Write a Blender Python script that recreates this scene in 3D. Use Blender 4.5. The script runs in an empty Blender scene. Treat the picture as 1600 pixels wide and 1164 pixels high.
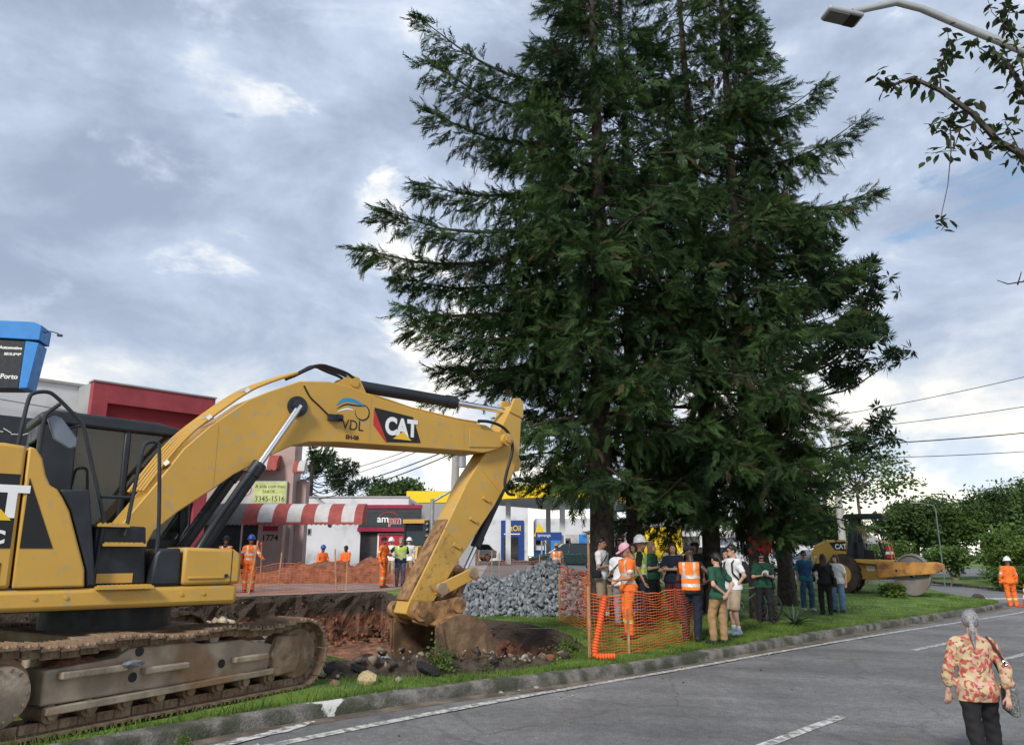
import bpy, bmesh, math, random
import numpy as np
from mathutils import Vector, Matrix
random.seed(7); RNG=np.random.default_rng(7)
SC=bpy.context.scene; COL=SC.collection
R=math.radians
# ---------------------------------------------------------------- camera
cd=bpy.data.cameras.new('camera'); cam=bpy.data.objects.new('camera',cd); COL.objects.link(cam)
cd.sensor_width=36; cd.lens=27.0; cd.clip_start=.1; cd.clip_end=3000
cam.location=(0,0,1.7); cam.rotation_euler=(R(90)+math.atan(284/1200),0,0); SC.camera=cam
# ---------------------------------------------------------------- sky, sun, exposure
SUN_EL,SUN_AZ=R(36),R(205)          # azimuth measured clockwise from +Y (behind the viewer, to the left)
W=bpy.data.worlds.new('World'); SC.world=W; W.use_nodes=True
def build_world():
    nt=W.node_tree; N=nt.nodes; N.clear(); L=nt.links
    out=N.new('ShaderNodeOutputWorld'); bg=N.new('ShaderNodeBackground'); L.new(bg.outputs[0],out.inputs[0])
    sky=N.new('ShaderNodeTexSky'); sky.sky_type='NISHITA'; sky.sun_disc=False
    sky.sun_elevation=SUN_EL; sky.sun_rotation=SUN_AZ; sky.air_density=1.2; sky.dust_density=1.5
    sk=N.new('ShaderNodeVectorMath'); sk.operation='SCALE'; sk.inputs['Scale'].default_value=.085; L.new(sky.outputs[0],sk.inputs[0])
    tc=N.new('ShaderNodeTexCoord'); sep=N.new('ShaderNodeSeparateXYZ'); L.new(tc.outputs['Generated'],sep.inputs[0])
    def math_(op,a,b=None,c=None):
        n=N.new('ShaderNodeMath'); n.operation=op
        for i,v in enumerate((a,b,c)):
            if v is None: continue
            if isinstance(v,(int,float)): n.inputs[i].default_value=v
            else: L.new(v,n.inputs[i])
        return n.outputs[0]
    def mr(v,a,b,c=0,d=1):
        n=N.new('ShaderNodeMapRange'); n.interpolation_type='SMOOTHSTEP'
        L.new(v,n.inputs[0]); n.inputs[1].default_value=a; n.inputs[2].default_value=b; n.inputs[3].default_value=c; n.inputs[4].default_value=d
        return n.outputs[0]
    def noise(scale,det,off,dist=0,rough=.55):
        mp=N.new('ShaderNodeMapping'); mp.inputs['Location'].default_value=off; mp.inputs['Scale'].default_value=(1,1,1.7); L.new(tc.outputs['Generated'],mp.inputs[0])
        n=N.new('ShaderNodeTexNoise'); n.inputs['Scale'].default_value=scale; n.inputs['Detail'].default_value=det
        n.inputs['Roughness'].default_value=rough; n.inputs['Distortion'].default_value=dist; L.new(mp.outputs[0],n.inputs[0]); return n.outputs[0]
    def mix(f,a,b):
        n=N.new('ShaderNodeMix'); n.data_type='RGBA'
        if isinstance(f,(int,float)): n.inputs[0].default_value=f
        else: L.new(f,n.inputs[0])
        for i,v in ((6,a),(7,b)):
            if isinstance(v,tuple): n.inputs[i].default_value=(*v,1)
            else: L.new(v,n.inputs[i])
        return n.outputs[2]
    big=noise(2.1,7,(3.1,1.7,.4),.35); puff=noise(4.6,9,(8.2,4.4,2.0),.25,.58); wisp=noise(3.0,8,(1.3,9.1,5.),.6,.6)
    body=mix(mr(puff,.34,.66),(.215,.258,.345),(.35,.41,.51))
    body=mix(mr(big,.54,.70),body,(.185,.222,.30))          # heavier grey undersides
    body=mix(mr(wisp,.54,.72),body,(.46,.51,.59))
    brk=math_('MULTIPLY',mr(puff,.55,.67),mr(big,.56,.45))
    lit=mix(math_('MULTIPLY',brk,.8),body,(.74,.71,.65))
    c=mix(mr(wisp,.27,.37),sk.outputs[0],lit)
    low=mr(sep.outputs[2],.0,.32,1,0)
    warm=mix(mr(puff,.42,.62),(.50,.57,.64),(.98,.88,.66))
    c=mix(math_('MULTIPLY',low,.9),c,warm)
    L.new(c,bg.inputs[0]); bg.inputs[1].default_value=1.0
build_world()
sd=bpy.data.lights.new('sun','SUN'); sd.energy=2.0; sd.angle=R(12); sd.color=(1,.95,.87)
sun=bpy.data.objects.new('sun',sd); COL.objects.link(sun)
_d=Vector((math.sin(SUN_AZ)*math.cos(SUN_EL),math.cos(SUN_AZ)*math.cos(SUN_EL),math.sin(SUN_EL)))
sun.rotation_euler=_d.to_track_quat('Z','Y').to_euler(); sun.location=(0,0,40)
VS=SC.view_settings; VS.view_transform='Standard'; VS.look='None'; VS.exposure=.8; VS.gamma=1; VS.use_curve_mapping=False
# ---------------------------------------------------------------- helpers
MATS={}
def M(name,col=(.5,.5,.5),rough=.7,metal=0,var=.14,scale=4,bump=0,bscale=30,col2=None,spec=.4,stain=None,stain_amt=.5,stain_scale=1.5,trans=0,alpha=1):
    if name in MATS: return MATS[name]
    m=bpy.data.materials.new(name); m.use_nodes=True; nt=m.node_tree; N=nt.nodes; L=nt.links
    b=N['Principled BSDF']; b.inputs['Roughness'].default_value=rough; b.inputs['Metallic'].default_value=metal
    b.inputs['Specular IOR Level'].default_value=spec
    if trans: b.inputs['Transmission Weight'].default_value=trans
    if alpha<1: b.inputs['Alpha'].default_value=alpha
    tc=N.new('ShaderNodeTexCoord')
    def noise(s,d=5):
        n=N.new('ShaderNodeTexNoise'); n.inputs['Scale'].default_value=s; n.inputs['Detail'].default_value=d; L.new(tc.outputs['Object'],n.inputs[0]); return n
    def mix(f,a,bb):
        x=N.new('ShaderNodeMix'); x.data_type='RGBA'; L.new(f,x.inputs[0])
        for i,v in ((6,a),(7,bb)):
            if isinstance(v,tuple): x.inputs[i].default_value=(*v,1)
            else: L.new(v,x.inputs[i])
        return x.outputs[2]
    def ramp(v,a,c):
        r=N.new('ShaderNodeMapRange'); r.interpolation_type='SMOOTHSTEP'; r.inputs[1].default_value=a; r.inputs[2].default_value=c; L.new(v,r.inputs[0]); return r.outputs[0]
    lo=tuple(max(0,c*(1-var)) for c in col); hi=col2 or tuple(min(1,c*(1+var)) for c in col)
    c=mix(ramp(noise(scale).outputs[0],.32,.68),lo,hi)
    if stain: c=mix_s(N,L,c,stain,ramp(noise(stain_scale,8).outputs[0],.62-.3*stain_amt,.78-.2*stain_amt))
    L.new(c,b.inputs['Base Color'])
    if .2<rough<.7 and not trans:
        rm=N.new('ShaderNodeMapRange'); rm.inputs[3].default_value=rough-.12; rm.inputs[4].default_value=rough+.16; rm.inputs[1].default_value=.3; rm.inputs[2].default_value=.7; L.new(noise(scale*2.7,7).outputs[0],rm.inputs[0]); L.new(rm.outputs[0],b.inputs['Roughness'])
    if bump:
        n=noise(bscale,6); bp=N.new('ShaderNodeBump'); bp.inputs['Strength'].default_value=min(1,bump); bp.inputs['Distance'].default_value=.02*max(1,bump)
        L.new(n.outputs[0],bp.inputs['Height']); L.new(bp.outputs[0],b.inputs['Normal'])
    MATS[name]=m; return m
def mix_s(N,L,a,b,f):
    x=N.new('ShaderNodeMix'); x.data_type='RGBA'; L.new(f,x.inputs[0]); L.new(a,x.inputs[6]); x.inputs[7].default_value=(*b,1); return x.outputs[2]
def EM(name,col,s):
    if name in MATS: return MATS[name]
    m=bpy.data.materials.new(name); m.use_nodes=True; b=m.node_tree.nodes['Principled BSDF']
    b.inputs['Base Color'].default_value=(*col,1); b.inputs['Emission Color'].default_value=(*col,1); b.inputs['Emission Strength'].default_value=s
    MATS[name]=m; return m
def rotz(a): return Matrix.Rotation(a,3,'Z')
class MB:
    """collects shapes; build() links them as ONE mesh object"""
    def __init__(s): s.v=[]; s.f=[]; s.m=[]
    def add(s,vs,fs,mi=0):
        o=len(s.v); s.v.extend(tuple(map(float,v)) for v in vs); s.f.extend(tuple(o+i for i in f) for f in fs); s.m.extend([mi]*len(fs)); return s
    def box(s,c,d,rot=None,mi=0):
        x,y,z=d[0]/2,d[1]/2,d[2]/2
        P=[Vector(p) for p in ((-x,-y,-z),(x,-y,-z),(x,y,-z),(-x,y,-z),(-x,-y,z),(x,-y,z),(x,y,z),(-x,y,z))]
        if rot is not None: P=[rot@p for p in P]
        return s.add([p+Vector(c) for p in P],[(3,2,1,0),(4,5,6,7),(0,1,5,4),(1,2,6,5),(2,3,7,6),(3,0,4,7)],mi)
    def b2(s,a,b,mi=0):
        return s.box([(p+q)/2 for p,q in zip(a,b)],[abs(q-p) for p,q in zip(a,b)],None,mi)
    def prism(s,poly,a,b,ax='y',mi=0):
        """poly of 2D points extruded from a to b along ax; x:(y,z) y:(x,z) z:(x,y)"""
        ar=sum(poly[i][0]*poly[(i+1)%len(poly)][1]-poly[(i+1)%len(poly)][0]*poly[i][1] for i in range(len(poly)))
        if ar<0: poly=poly[::-1]
        f={'x':lambda p,t:(t,p[0],p[1]),'y':lambda p,t:(p[0],t,p[1]),'z':lambda p,t:(p[0],p[1],t)}[ax]
        n=len(poly); V=[f(p,a) for p in poly]+[f(p,b) for p in poly]
        F=[tuple(range(n)),tuple(range(2*n-1,n-1,-1))]+[(i+n,(i+1)%n+n,(i+1)%n,i) for i in range(n)]
        if (ax=='y')==(b<a): F=[q[::-1] for q in F]
        if ax!='y': pass
        return s.add(V,F,mi)
    def cyl(s,p0,p1,r0,r1=None,n=14,mi=0,caps=True): return s.tube([p0,p1],[r0,r0 if r1 is None else r1],n,caps,mi)
    def tube(s,pts,r,n=8,caps=True,mi=0):
        pts=[Vector(p) for p in pts]; k=len(pts)
        if not isinstance(r,(list,tuple)): r=[r]*k
        V=[]; up=None
        for i in range(k):
            d=(pts[min(i+1,k-1)]-pts[max(i-1,0)]).normalized()
            if up is None: up=d.orthogonal().normalized()
            a=(up-d*up.dot(d)); a=a.normalized() if a.length>1e-6 else d.orthogonal().normalized(); up=a; b=d.cross(a)
            for j in range(n):
                t=2*math.pi*j/n; V.append(pts[i]+(a*math.cos(t)+b*math.sin(t))*r[i])
        F=[(i*n+j,i*n+(j+1)%n,(i+1)*n+(j+1)%n,(i+1)*n+j) for i in range(k-1) for j in range(n)]
        if caps: F+= [tuple(range(n-1,-1,-1)),tuple((k-1)*n+j for j in range(n))]
        return s.add(V,F,mi)
    def lathe(s,prof,c=(0,0,0),n=24,rot=None,mi=0):
        """prof (r,h) round local Z"""
        V=[];k=len(prof)
        for r,h in prof:
            for j in range(n):
                t=2*math.pi*j/n; p=Vector((r*math.cos(t),r*math.sin(t),h))
                if rot is not None: p=rot@p
                V.append(p+Vector(c))
        F=[(i*n+j,i*n+(j+1)%n,(i+1)*n+(j+1)%n,(i+1)*n+j) for i in range(k-1) for j in range(n)]
        return s.add(V,F,mi)
    def mesh(s,name,mats,smooth=40):
        me=bpy.data.meshes.new(name); me.from_pydata(s.v,[],s.f)
        for m in (mats if isinstance(mats,(list,tuple)) else [mats]): me.materials.append(m)
        if any(s.m): me.polygons.foreach_set('material_index',s.m)
        me.update(); fix_normals(me)
        if smooth:
            me.polygons.foreach_set('use_smooth',[True]*len(me.polygons)); me.set_sharp_from_angle(angle=R(smooth))
        return me
    def build(s,name,mats,parent=None,smooth=40,bevel=0,loc=None,rz=0):
        return link(name,s.mesh(name,mats,smooth),parent,bevel,loc,rz)
def fix_normals(me):
    bm=bmesh.new(); bm.from_mesh(me); bmesh.ops.recalc_face_normals(bm,faces=bm.faces); bm.to_mesh(me); bm.free()
def link(name,me,parent=None,bevel=0,loc=None,rz=0):
    o=bpy.data.objects.new(name,me); COL.objects.link(o)
    if parent: o.parent=parent
    if loc is not None: o.location=loc
    if rz: o.rotation_euler=(0,0,rz)
    if bevel:
        b=o.modifiers.new('bevel','BEVEL'); b.width=bevel; b.segments=2; b.limit_method='ANGLE'; b.angle_limit=R(40)
    return o
def npmesh(name,V,F,mats,smooth=False,mi=None):
    """V (n,3) array, F (m,k) array"""
    me=bpy.data.meshes.new(name); V=np.asarray(V,np.float32); F=np.asarray(F,np.int32); k=F.shape[1]
    me.vertices.add(len(V)); me.vertices.foreach_set('co',V.ravel())
    me.loops.add(F.size); me.loops.foreach_set('vertex_index',F.ravel())
    me.polygons.add(len(F)); me.polygons.foreach_set('loop_start',np.arange(len(F),dtype=np.int32)*k)
    for m in (mats if isinstance(mats,(list,tuple)) else [mats]): me.materials.append(m)
    if mi is not None: me.polygons.foreach_set('material_index',np.asarray(mi,np.int32))
    if smooth: me.polygons.foreach_set('use_smooth',np.ones(len(F),bool))
    me.update(calc_edges=True); me.validate(); return me
def tag(o,label=None,cat=None,group=None,kind=None):
    if label: o['label']=label
    if cat: o['category']=cat
    if group: o['group']=group
    if kind: o['kind']=kind
    return o
def thing(name,label,cat,loc=(0,0,0),rz=0,group=None):
    o=bpy.data.objects.new(name,None); COL.objects.link(o); o.location=loc; o.rotation_euler=(0,0,rz); o.empty_display_size=.2
    return tag(o,label,cat,group)
def text_mesh(s,size=1,ext=.002,bold=0,align='CENTER'):
    cu=bpy.data.curves.new('lettering','FONT'); cu.body=s; cu.size=size; cu.extrude=ext; cu.offset=bold; cu.align_x=align; cu.align_y='CENTER'
    o=bpy.data.objects.new('lettering',cu); COL.objects.link(o); dg=bpy.context.evaluated_depsgraph_get(); dg.update()
    me=bpy.data.meshes.new_from_object(o.evaluated_get(dg)); bpy.data.objects.remove(o); return me
def lettering(s,mat,parent,origin,xdir,updir,size=1,ext=.003,bold=0,sx=1,align='CENTER',name='lettering'):
    me=text_mesh(s,size,ext,bold,align); me.materials.clear(); me.materials.append(mat)
    x=Vector(xdir).normalized(); u=Vector(updir).normalized(); n=x.cross(u)
    mt=Matrix((x*sx,u,n)).transposed().to_4x4(); mt.translation=Vector(origin); me.transform(mt)
    return link(name,me,parent)
def sm(a,b,t):
    t=np.clip((t-a)/(b-a),0,1); return t*t*(3-2*t)
def vnoise(x,y,s=1.0,seed=0):
    """cheap smooth 2-D value noise, -1..1"""
    x=np.asarray(x,float)*s+seed*17.3; y=np.asarray(y,float)*s+seed*9.1
    return (np.sin(x*1.7+1.3*np.sin(y*1.1+seed))+np.sin(y*2.1+1.7*np.sin(x*.9-seed))+.6*np.sin(x*4.3+y*3.7+2*np.sin(x-y)))/2.6
# ================================================================ SETTING
KERB=[(-11.75, -0.78), (-9.3, 1.86), (-5.87, 5.48), (-3.62, 8.17), (-2.25, 9.69), (-0.85, 10.92), (0.61, 11.99), (1.91, 13.02), (3.33, 14.44), (4.8, 15.96), (7.44, 18.7), (10.57, 21.73), (13.95, 24.96), (16.64, 27.61), (17.62, 28.68), (18.3, 30.2), (18.1, 31.4), (18.6, 34), (20, 38), (22, 45)]
def dense(poly,step,closed=False):
    out=[]; n=len(poly)
    for i in range(n if closed else n-1):
        a=Vector(poly[i]); b=Vector(poly[(i+1)%n]); k=max(1,int((b-a).length/step))
        out+= [tuple(a.lerp(b,j/k)) for j in range(k)]
    if not closed: out.append(tuple(poly[-1]))
    return out
def chaikin(p,it=2):
    for _ in range(it):
        q=[p[0]]
        for a,b in zip(p[:-1],p[1:]):
            q+=[(.75*a[0]+.25*b[0],.75*a[1]+.25*b[1]),(.25*a[0]+.75*b[0],.25*a[1]+.75*b[1])]
        p=q+[p[-1]]
    return p
KS=chaikin(KERB,2)
KA=np.array(KS); KD=KA[1:]-KA[:-1]; KL=(KD**2).sum(1)
def S(x,y):
    """signed distance inside the median kerb"""
    x=np.asarray(x,float); y=np.asarray(y,float); sh=x.shape; p=np.stack([x.ravel(),y.ravel()],1); out=np.empty(len(p))
    for i in range(0,len(p),20000):
        q=p[i:i+20000,None,:]-KA[None,:-1]; t=np.clip((q*KD).sum(2)/KL,0,1); r=q-t[...,None]*KD; d=np.hypot(r[...,0],r[...,1]); j=d.argmin(1); a=np.arange(len(j)); cr=KD[j,0]*q[a,j,1]-KD[j,1]*q[a,j,0]; out[i:i+20000]=d[a,j]*np.where(cr<0,-1,1)
    return out.reshape(sh)
def T(x,y):
    s=S(x,y)
    return (.30*sm(.3,4.2,s)*(1-.55*sm(3.5,9,x))*(1-.9*sm(15,18.5,x)*sm(36,28,y)) + .65*sm(24,60,y)*sm(27,14,x) + .22*sm(8,15,s)*sm(2,-4,x))
def RZ(x,y): return T(x,y)-.16-.055*np.clip(-S(x,y)-.5,0,5)*sm(26,15,y)
def tz(x,y): return float(T(x,y))
def sheet(name,poly,off,res,mat,hole=None,zf=T,kind='structure'):
    bm=bmesh.new(); es=[]
    for lp in [poly]+([hole] if hole else []):
        vs=[bm.verts.new((p[0],p[1],0)) for p in lp]
        es+=[bm.edges.new((vs[i],vs[(i+1)%len(vs)])) for i in range(len(vs))]
    bmesh.ops.triangle_fill(bm,edges=es,use_beauty=True,use_dissolve=False)
    if res:
        xs=[p[0] for p in poly]; ys=[p[1] for p in poly]
        for ax,lo,hi in ((0,min(xs),max(xs)),(1,min(ys),max(ys))):
            t=math.ceil(lo/res)*res
            while t<hi:
                co=[0,0,0]; co[ax]=t; no=[0,0,0]; no[ax]=1
                bmesh.ops.bisect_plane(bm,geom=bm.verts[:]+bm.edges[:]+bm.faces[:],plane_co=co,plane_no=no,dist=1e-5); t+=res
    for v in bm.verts: v.co.z=float(zf(v.co.x,v.co.y))+off
    bmesh.ops.recalc_face_normals(bm,faces=bm.faces)
    for f in bm.faces:
        if f.normal.z<0: f.normal_flip()
    me=bpy.data.meshes.new(name); bm.to_mesh(me); bm.free(); me.materials.append(mat)
    me.polygons.foreach_set('use_smooth',[True]*len(me.polygons))
    o=link(name,me); return tag(o,kind=kind)
m_asph=M('asphalt',(.175,.173,.172),.85,var=.16,scale=.7,bump=.5,bscale=160,stain=(.175,.16,.14),stain_amt=.2,stain_scale=.8)
m_asph2=M('asphalt_back',(.15,.15,.15),.9,var=.1,scale=.8)
m_grassg=M('grass_ground',(.085,.15,.024),.95,var=.35,scale=1.3,bump=1,bscale=30,col2=(.14,.22,.035))
m_kerb=M('kerb_concrete',(.17,.16,.145),.92,var=.3,scale=5,bump=.8,bscale=45,stain=(.06,.065,.045),stain_amt=.8,stain_scale=3)
m_white=M('road_paint',(.55,.55,.51),.8,var=.15,scale=9,stain=(.2,.195,.19),stain_amt=.75,stain_scale=14)
def speckle(m,scale,amt):
    nt=m.node_tree;N=nt.nodes;L=nt.links;b=N['Principled BSDF'];src=b.inputs['Base Color'].links[0].from_socket;tc=[n for n in N if n.type=='TEX_COORD'][0]
    n=N.new('ShaderNodeTexNoise');n.inputs['Scale'].default_value=scale;n.inputs['Detail'].default_value=3;L.new(tc.outputs['Object'],n.inputs[0])
    r=N.new('ShaderNodeMapRange');r.inputs[1].default_value=.35;r.inputs[2].default_value=.65;r.inputs[3].default_value=1-amt;r.inputs[4].default_value=1+amt;L.new(n.outputs[0],r.inputs[0])
    v=N.new('ShaderNodeVectorMath');v.operation='SCALE';L.new(src,v.inputs[0]);L.new(r.outputs[0],v.inputs['Scale']);L.new(v.outputs[0],b.inputs['Base Color'])

def asphalt_wear(m):
    nt=m.node_tree;N=nt.nodes;L=nt.links;b=N['Principled BSDF'];src=b.inputs['Base Color'].links[0].from_socket;tc=[n for n in N if n.type=='TEX_COORD'][0]
    mp=N.new('ShaderNodeMapping');mp.inputs['Rotation'].default_value=(0,0,R(-45));mp.inputs['Scale'].default_value=(.12,1.5,1);L.new(tc.outputs['Object'],mp.inputs[0])
    n=N.new('ShaderNodeTexNoise');n.inputs['Scale'].default_value=1.0;n.inputs['Detail'].default_value=5;L.new(mp.outputs[0],n.inputs[0])
    r=N.new('ShaderNodeMapRange');r.inputs[1].default_value=.35;r.inputs[2].default_value=.65;r.inputs[3].default_value=.80;r.inputs[4].default_value=1.14;L.new(n.outputs[0],r.inputs[0])
    v=N.new('ShaderNodeVectorMath');v.operation='SCALE';L.new(src,v.inputs[0]);L.new(r.outputs[0],v.inputs['Scale'])
    d=N.new('ShaderNodeTexNoise');d.inputs['Scale'].default_value=2.5;d.inputs['Detail'].default_value=4;L.new(tc.outputs['Object'],d.inputs[0])
    mx=N.new('ShaderNodeMix');mx.data_type='VECTOR';mx.inputs[0].default_value=.25;L.new(tc.outputs['Object'],mx.inputs[4]);L.new(d.outputs[1],mx.inputs[5])
    vo=N.new('ShaderNodeTexVoronoi');vo.feature='DISTANCE_TO_EDGE';vo.inputs['Scale'].default_value=.45;L.new(mx.outputs[1],vo.inputs[0])
    cr=N.new('ShaderNodeMapRange');cr.inputs[1].default_value=.004;cr.inputs[2].default_value=.010;cr.inputs[3].default_value=.28;cr.inputs[4].default_value=0;L.new(vo.outputs['Distance'],cr.inputs[0])
    L.new(mix_s(N,L,v.outputs[0],(.05,.05,.05),cr.outputs[0]),b.inputs['Base Color'])
asphalt_wear(m_asph);speckle(m_asph,55,.3);speckle(m_asph,9,.12);speckle(m_grassg,40,.25);speckle(m_kerb,30,.2)
m_conc=M('concrete',(.36,.35,.33),.9,var=.12,scale=2,bump=.2)
# --- far ground to the horizon
xs=np.concatenate([-np.geomspace(700,40,14),np.linspace(-36,60,49),np.geomspace(65,700,14)])
ys=np.concatenate([np.linspace(-30,110,71),np.geomspace(118,900,14)])
XX,YY=np.meshgrid(xs,ys); ZZ=np.minimum(T(XX,YY)-.32,RZ(XX,YY)-.22)
# leave room for the dig: the sheet drops below the pit
ZZ=np.where((XX>-14)&(XX<4)&(YY>8)&(YY<30),-2.2,ZZ)
nx,ny=len(xs),len(ys); idx=np.arange(nx*ny).reshape(ny,nx)
Fg=np.stack([idx[:-1,:-1],idx[:-1,1:],idx[1:,1:],idx[1:,:-1]],-1).reshape(-1,4)
tag(link('ground',npmesh('ground',np.stack([XX,YY,ZZ],-1).reshape(-1,3),Fg,m_grassg,True)),kind='structure')
# --- roads
park=[(23.6,33.5),(24.2,36.5),(26.8,48),(30,62),(60,75),(90,70),(90,42),(40,33.5),(28,31.2),(24.6,31.6)]
road_poly=[(-14,-30),(-14,-2.5)]+KS+[(25,60),(30,62),(26.8,48),(24.2,36.5),(23.6,33.5),(24.6,31.6),(28,31.2),(40,33.5),(90,42),(90,-30)]
sheet('road',road_poly,0,1.5,m_asph,zf=RZ)
sheet('back_street',[(22,45),(25,60),(30,62),(60,75),(60,110),(-2,110),(-1.5,36),(4,36.5),(12,41)],-.06,4,m_asph2)
sheet('park_lawn',park,-.06,3,m_grassg)
sheet('forecourt',[(-2,110),(-1.5,36),(-3,31.5),(-22,31.5),(-30,45),(-40,110)],-.05,3,M('forecourt_paving',(.30,.29,.28),.9,var=.15,scale=.6,stain=(.2,.18,.16),stain_amt=.3,stain_scale=.3))
# --- pit, median, plaza
PIT0=[(1.35,14.55),(1.15,15.7),(.3,16.9),(-.75,18.2),(-2.3,21.8),(-4.3,26.5),(-8.1,23.1),(-12.5,19.0),(-10.5,15.6),(-7.6,14.2),(-4.9,13.3),(-3.0,12.5),(-1.6,12.2),(-.5,12.5),(.4,13.3),(1.0,13.9)]
PIT=dense(PIT0,.22,True)
PIT=[(x+.07*float(vnoise(x,y,3.1,1)),y+.09*float(vnoise(x,y,2.7,2))) for x,y in PIT]
inner=[(x+d*-.69,y+d*.70) for (x,y),d in ((p,.15) for p in KS)]
# median ring: pit cut out (shared far edge with plaza)
i0=min(range(len(PIT)),key=lambda i:(PIT[i][0]+4.3)**2+(PIT[i][1]-26.5)**2); i1=min(range(len(PIT)),key=lambda i:(PIT[i][0]+12.5)**2+(PIT[i][1]-19)**2)
near_side=[PIT[(i0-k)%len(PIT)] for k in range((i0-i1)%len(PIT)+1)]      # from far right corner round the near side to the far left corner
far_side=PIT[i0:i1+1]
med=[(-14,-2.2)]+inner+[(12,41),(4,36.5),(-1.5,36),(-3,31.5)]+near_side+[(-22,10.5)]
med_o=sheet('median',med,0,.8,m_grassg)
m_cob=M('plaza_paving',(.25,.19,.17),.9,var=.25,scale=1.2,bump=.9,bscale=9,stain=(.33,.17,.12),stain_amt=.6,stain_scale=.5)
sheet('plaza',far_side+[(-22,10.5),(-30,31.5),(-3,31.5)],0,1.2,m_cob)
def soil_mat():
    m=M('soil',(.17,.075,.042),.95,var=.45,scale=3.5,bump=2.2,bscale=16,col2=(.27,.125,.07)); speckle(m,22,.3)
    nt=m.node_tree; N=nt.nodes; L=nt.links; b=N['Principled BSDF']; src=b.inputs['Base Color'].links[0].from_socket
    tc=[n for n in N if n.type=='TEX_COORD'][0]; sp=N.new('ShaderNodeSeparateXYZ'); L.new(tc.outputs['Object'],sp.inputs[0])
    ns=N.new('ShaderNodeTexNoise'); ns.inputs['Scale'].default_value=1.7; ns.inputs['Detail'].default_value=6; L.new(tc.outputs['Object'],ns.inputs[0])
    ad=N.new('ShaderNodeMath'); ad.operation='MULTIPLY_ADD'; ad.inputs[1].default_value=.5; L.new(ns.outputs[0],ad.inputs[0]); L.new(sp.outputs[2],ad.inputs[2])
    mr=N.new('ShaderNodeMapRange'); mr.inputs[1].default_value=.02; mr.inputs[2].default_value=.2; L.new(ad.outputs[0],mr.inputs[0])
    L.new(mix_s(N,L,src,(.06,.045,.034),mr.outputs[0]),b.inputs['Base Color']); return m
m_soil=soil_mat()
def build_pit():
    n=len(PIT); lv=[0,.05,.14,.3,.5,.72,.9,1.0]; V=[];cx,cy=-4.2,18
    for k,t in enumerate(lv):
        for i,(x,y) in enumerate(PIT):
            z0=tz(x,y); far=1 if S(x,y)>4 else 0
            d=math.hypot(cx-x,cy-y); ix,iy=(cx-x)/d,(cy-y)/d
            ins=(.0 if k==0 else .04+.10*t+.09*float(vnoise(x*2+t*9,y*2-t*5,2.2,3))+.06*random.random())*(1 if far else 1+1.3*t)
            z=z0+(-.95-z0)*t + (.05*(random.random()-.5) if 0<k<len(lv)-1 else 0)
            V.append((x+ix*ins,y+iy*ins,z-(.001 if k==0 else 0)))
    F=[(k*n+i,k*n+(i+1)%n,(k+1)*n+(i+1)%n,(k+1)*n+i) for k in range(len(lv)-1) for i in range(n)]
    bm=bmesh.new(); vs=[bm.verts.new(v) for v in V]; 
    for f in F: bm.faces.new([vs[i] for i in f])
    last=vs[-n:]; es=[bm.edges.get((last[i],last[(i+1)%n])) for i in range(n)]
    g=bmesh.ops.triangle_fill(bm,edges=es,use_beauty=True); fl=[f for f in g['geom'] if isinstance(f,bmesh.types.BMFace)]
    for ax in (0,1):
        for t in np.arange(-13,28,.45):
            co=[0,0,0]; co[ax]=t; no=[0,0,0]; no[ax]=1
            fl=[f for f in bm.faces if f.is_valid and all(abs(v.co.z+.95)<1e-4 for v in f.verts)]
            ge=set(fl); 
            for f in fl: ge.update(f.verts); ge.update(f.edges)
            bmesh.ops.bisect_plane(bm,geom=list(ge),plane_co=co,plane_no=no,dist=1e-5)
    for v in bm.verts:
        if abs(v.co.z+.95)<1e-4 and not any(e.is_boundary for e in v.link_edges):
            x,y=v.co.x,v.co.y; v.co.z+= .10*float(vnoise(x,y,1.3,5))+.05*float(vnoise(x,y,4,6))
    bmesh.ops.recalc_face_normals(bm,faces=bm.faces)
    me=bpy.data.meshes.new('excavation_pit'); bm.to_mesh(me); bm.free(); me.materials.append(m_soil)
    tag(link('excavation_pit',me),kind='structure')
build_pit()
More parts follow.
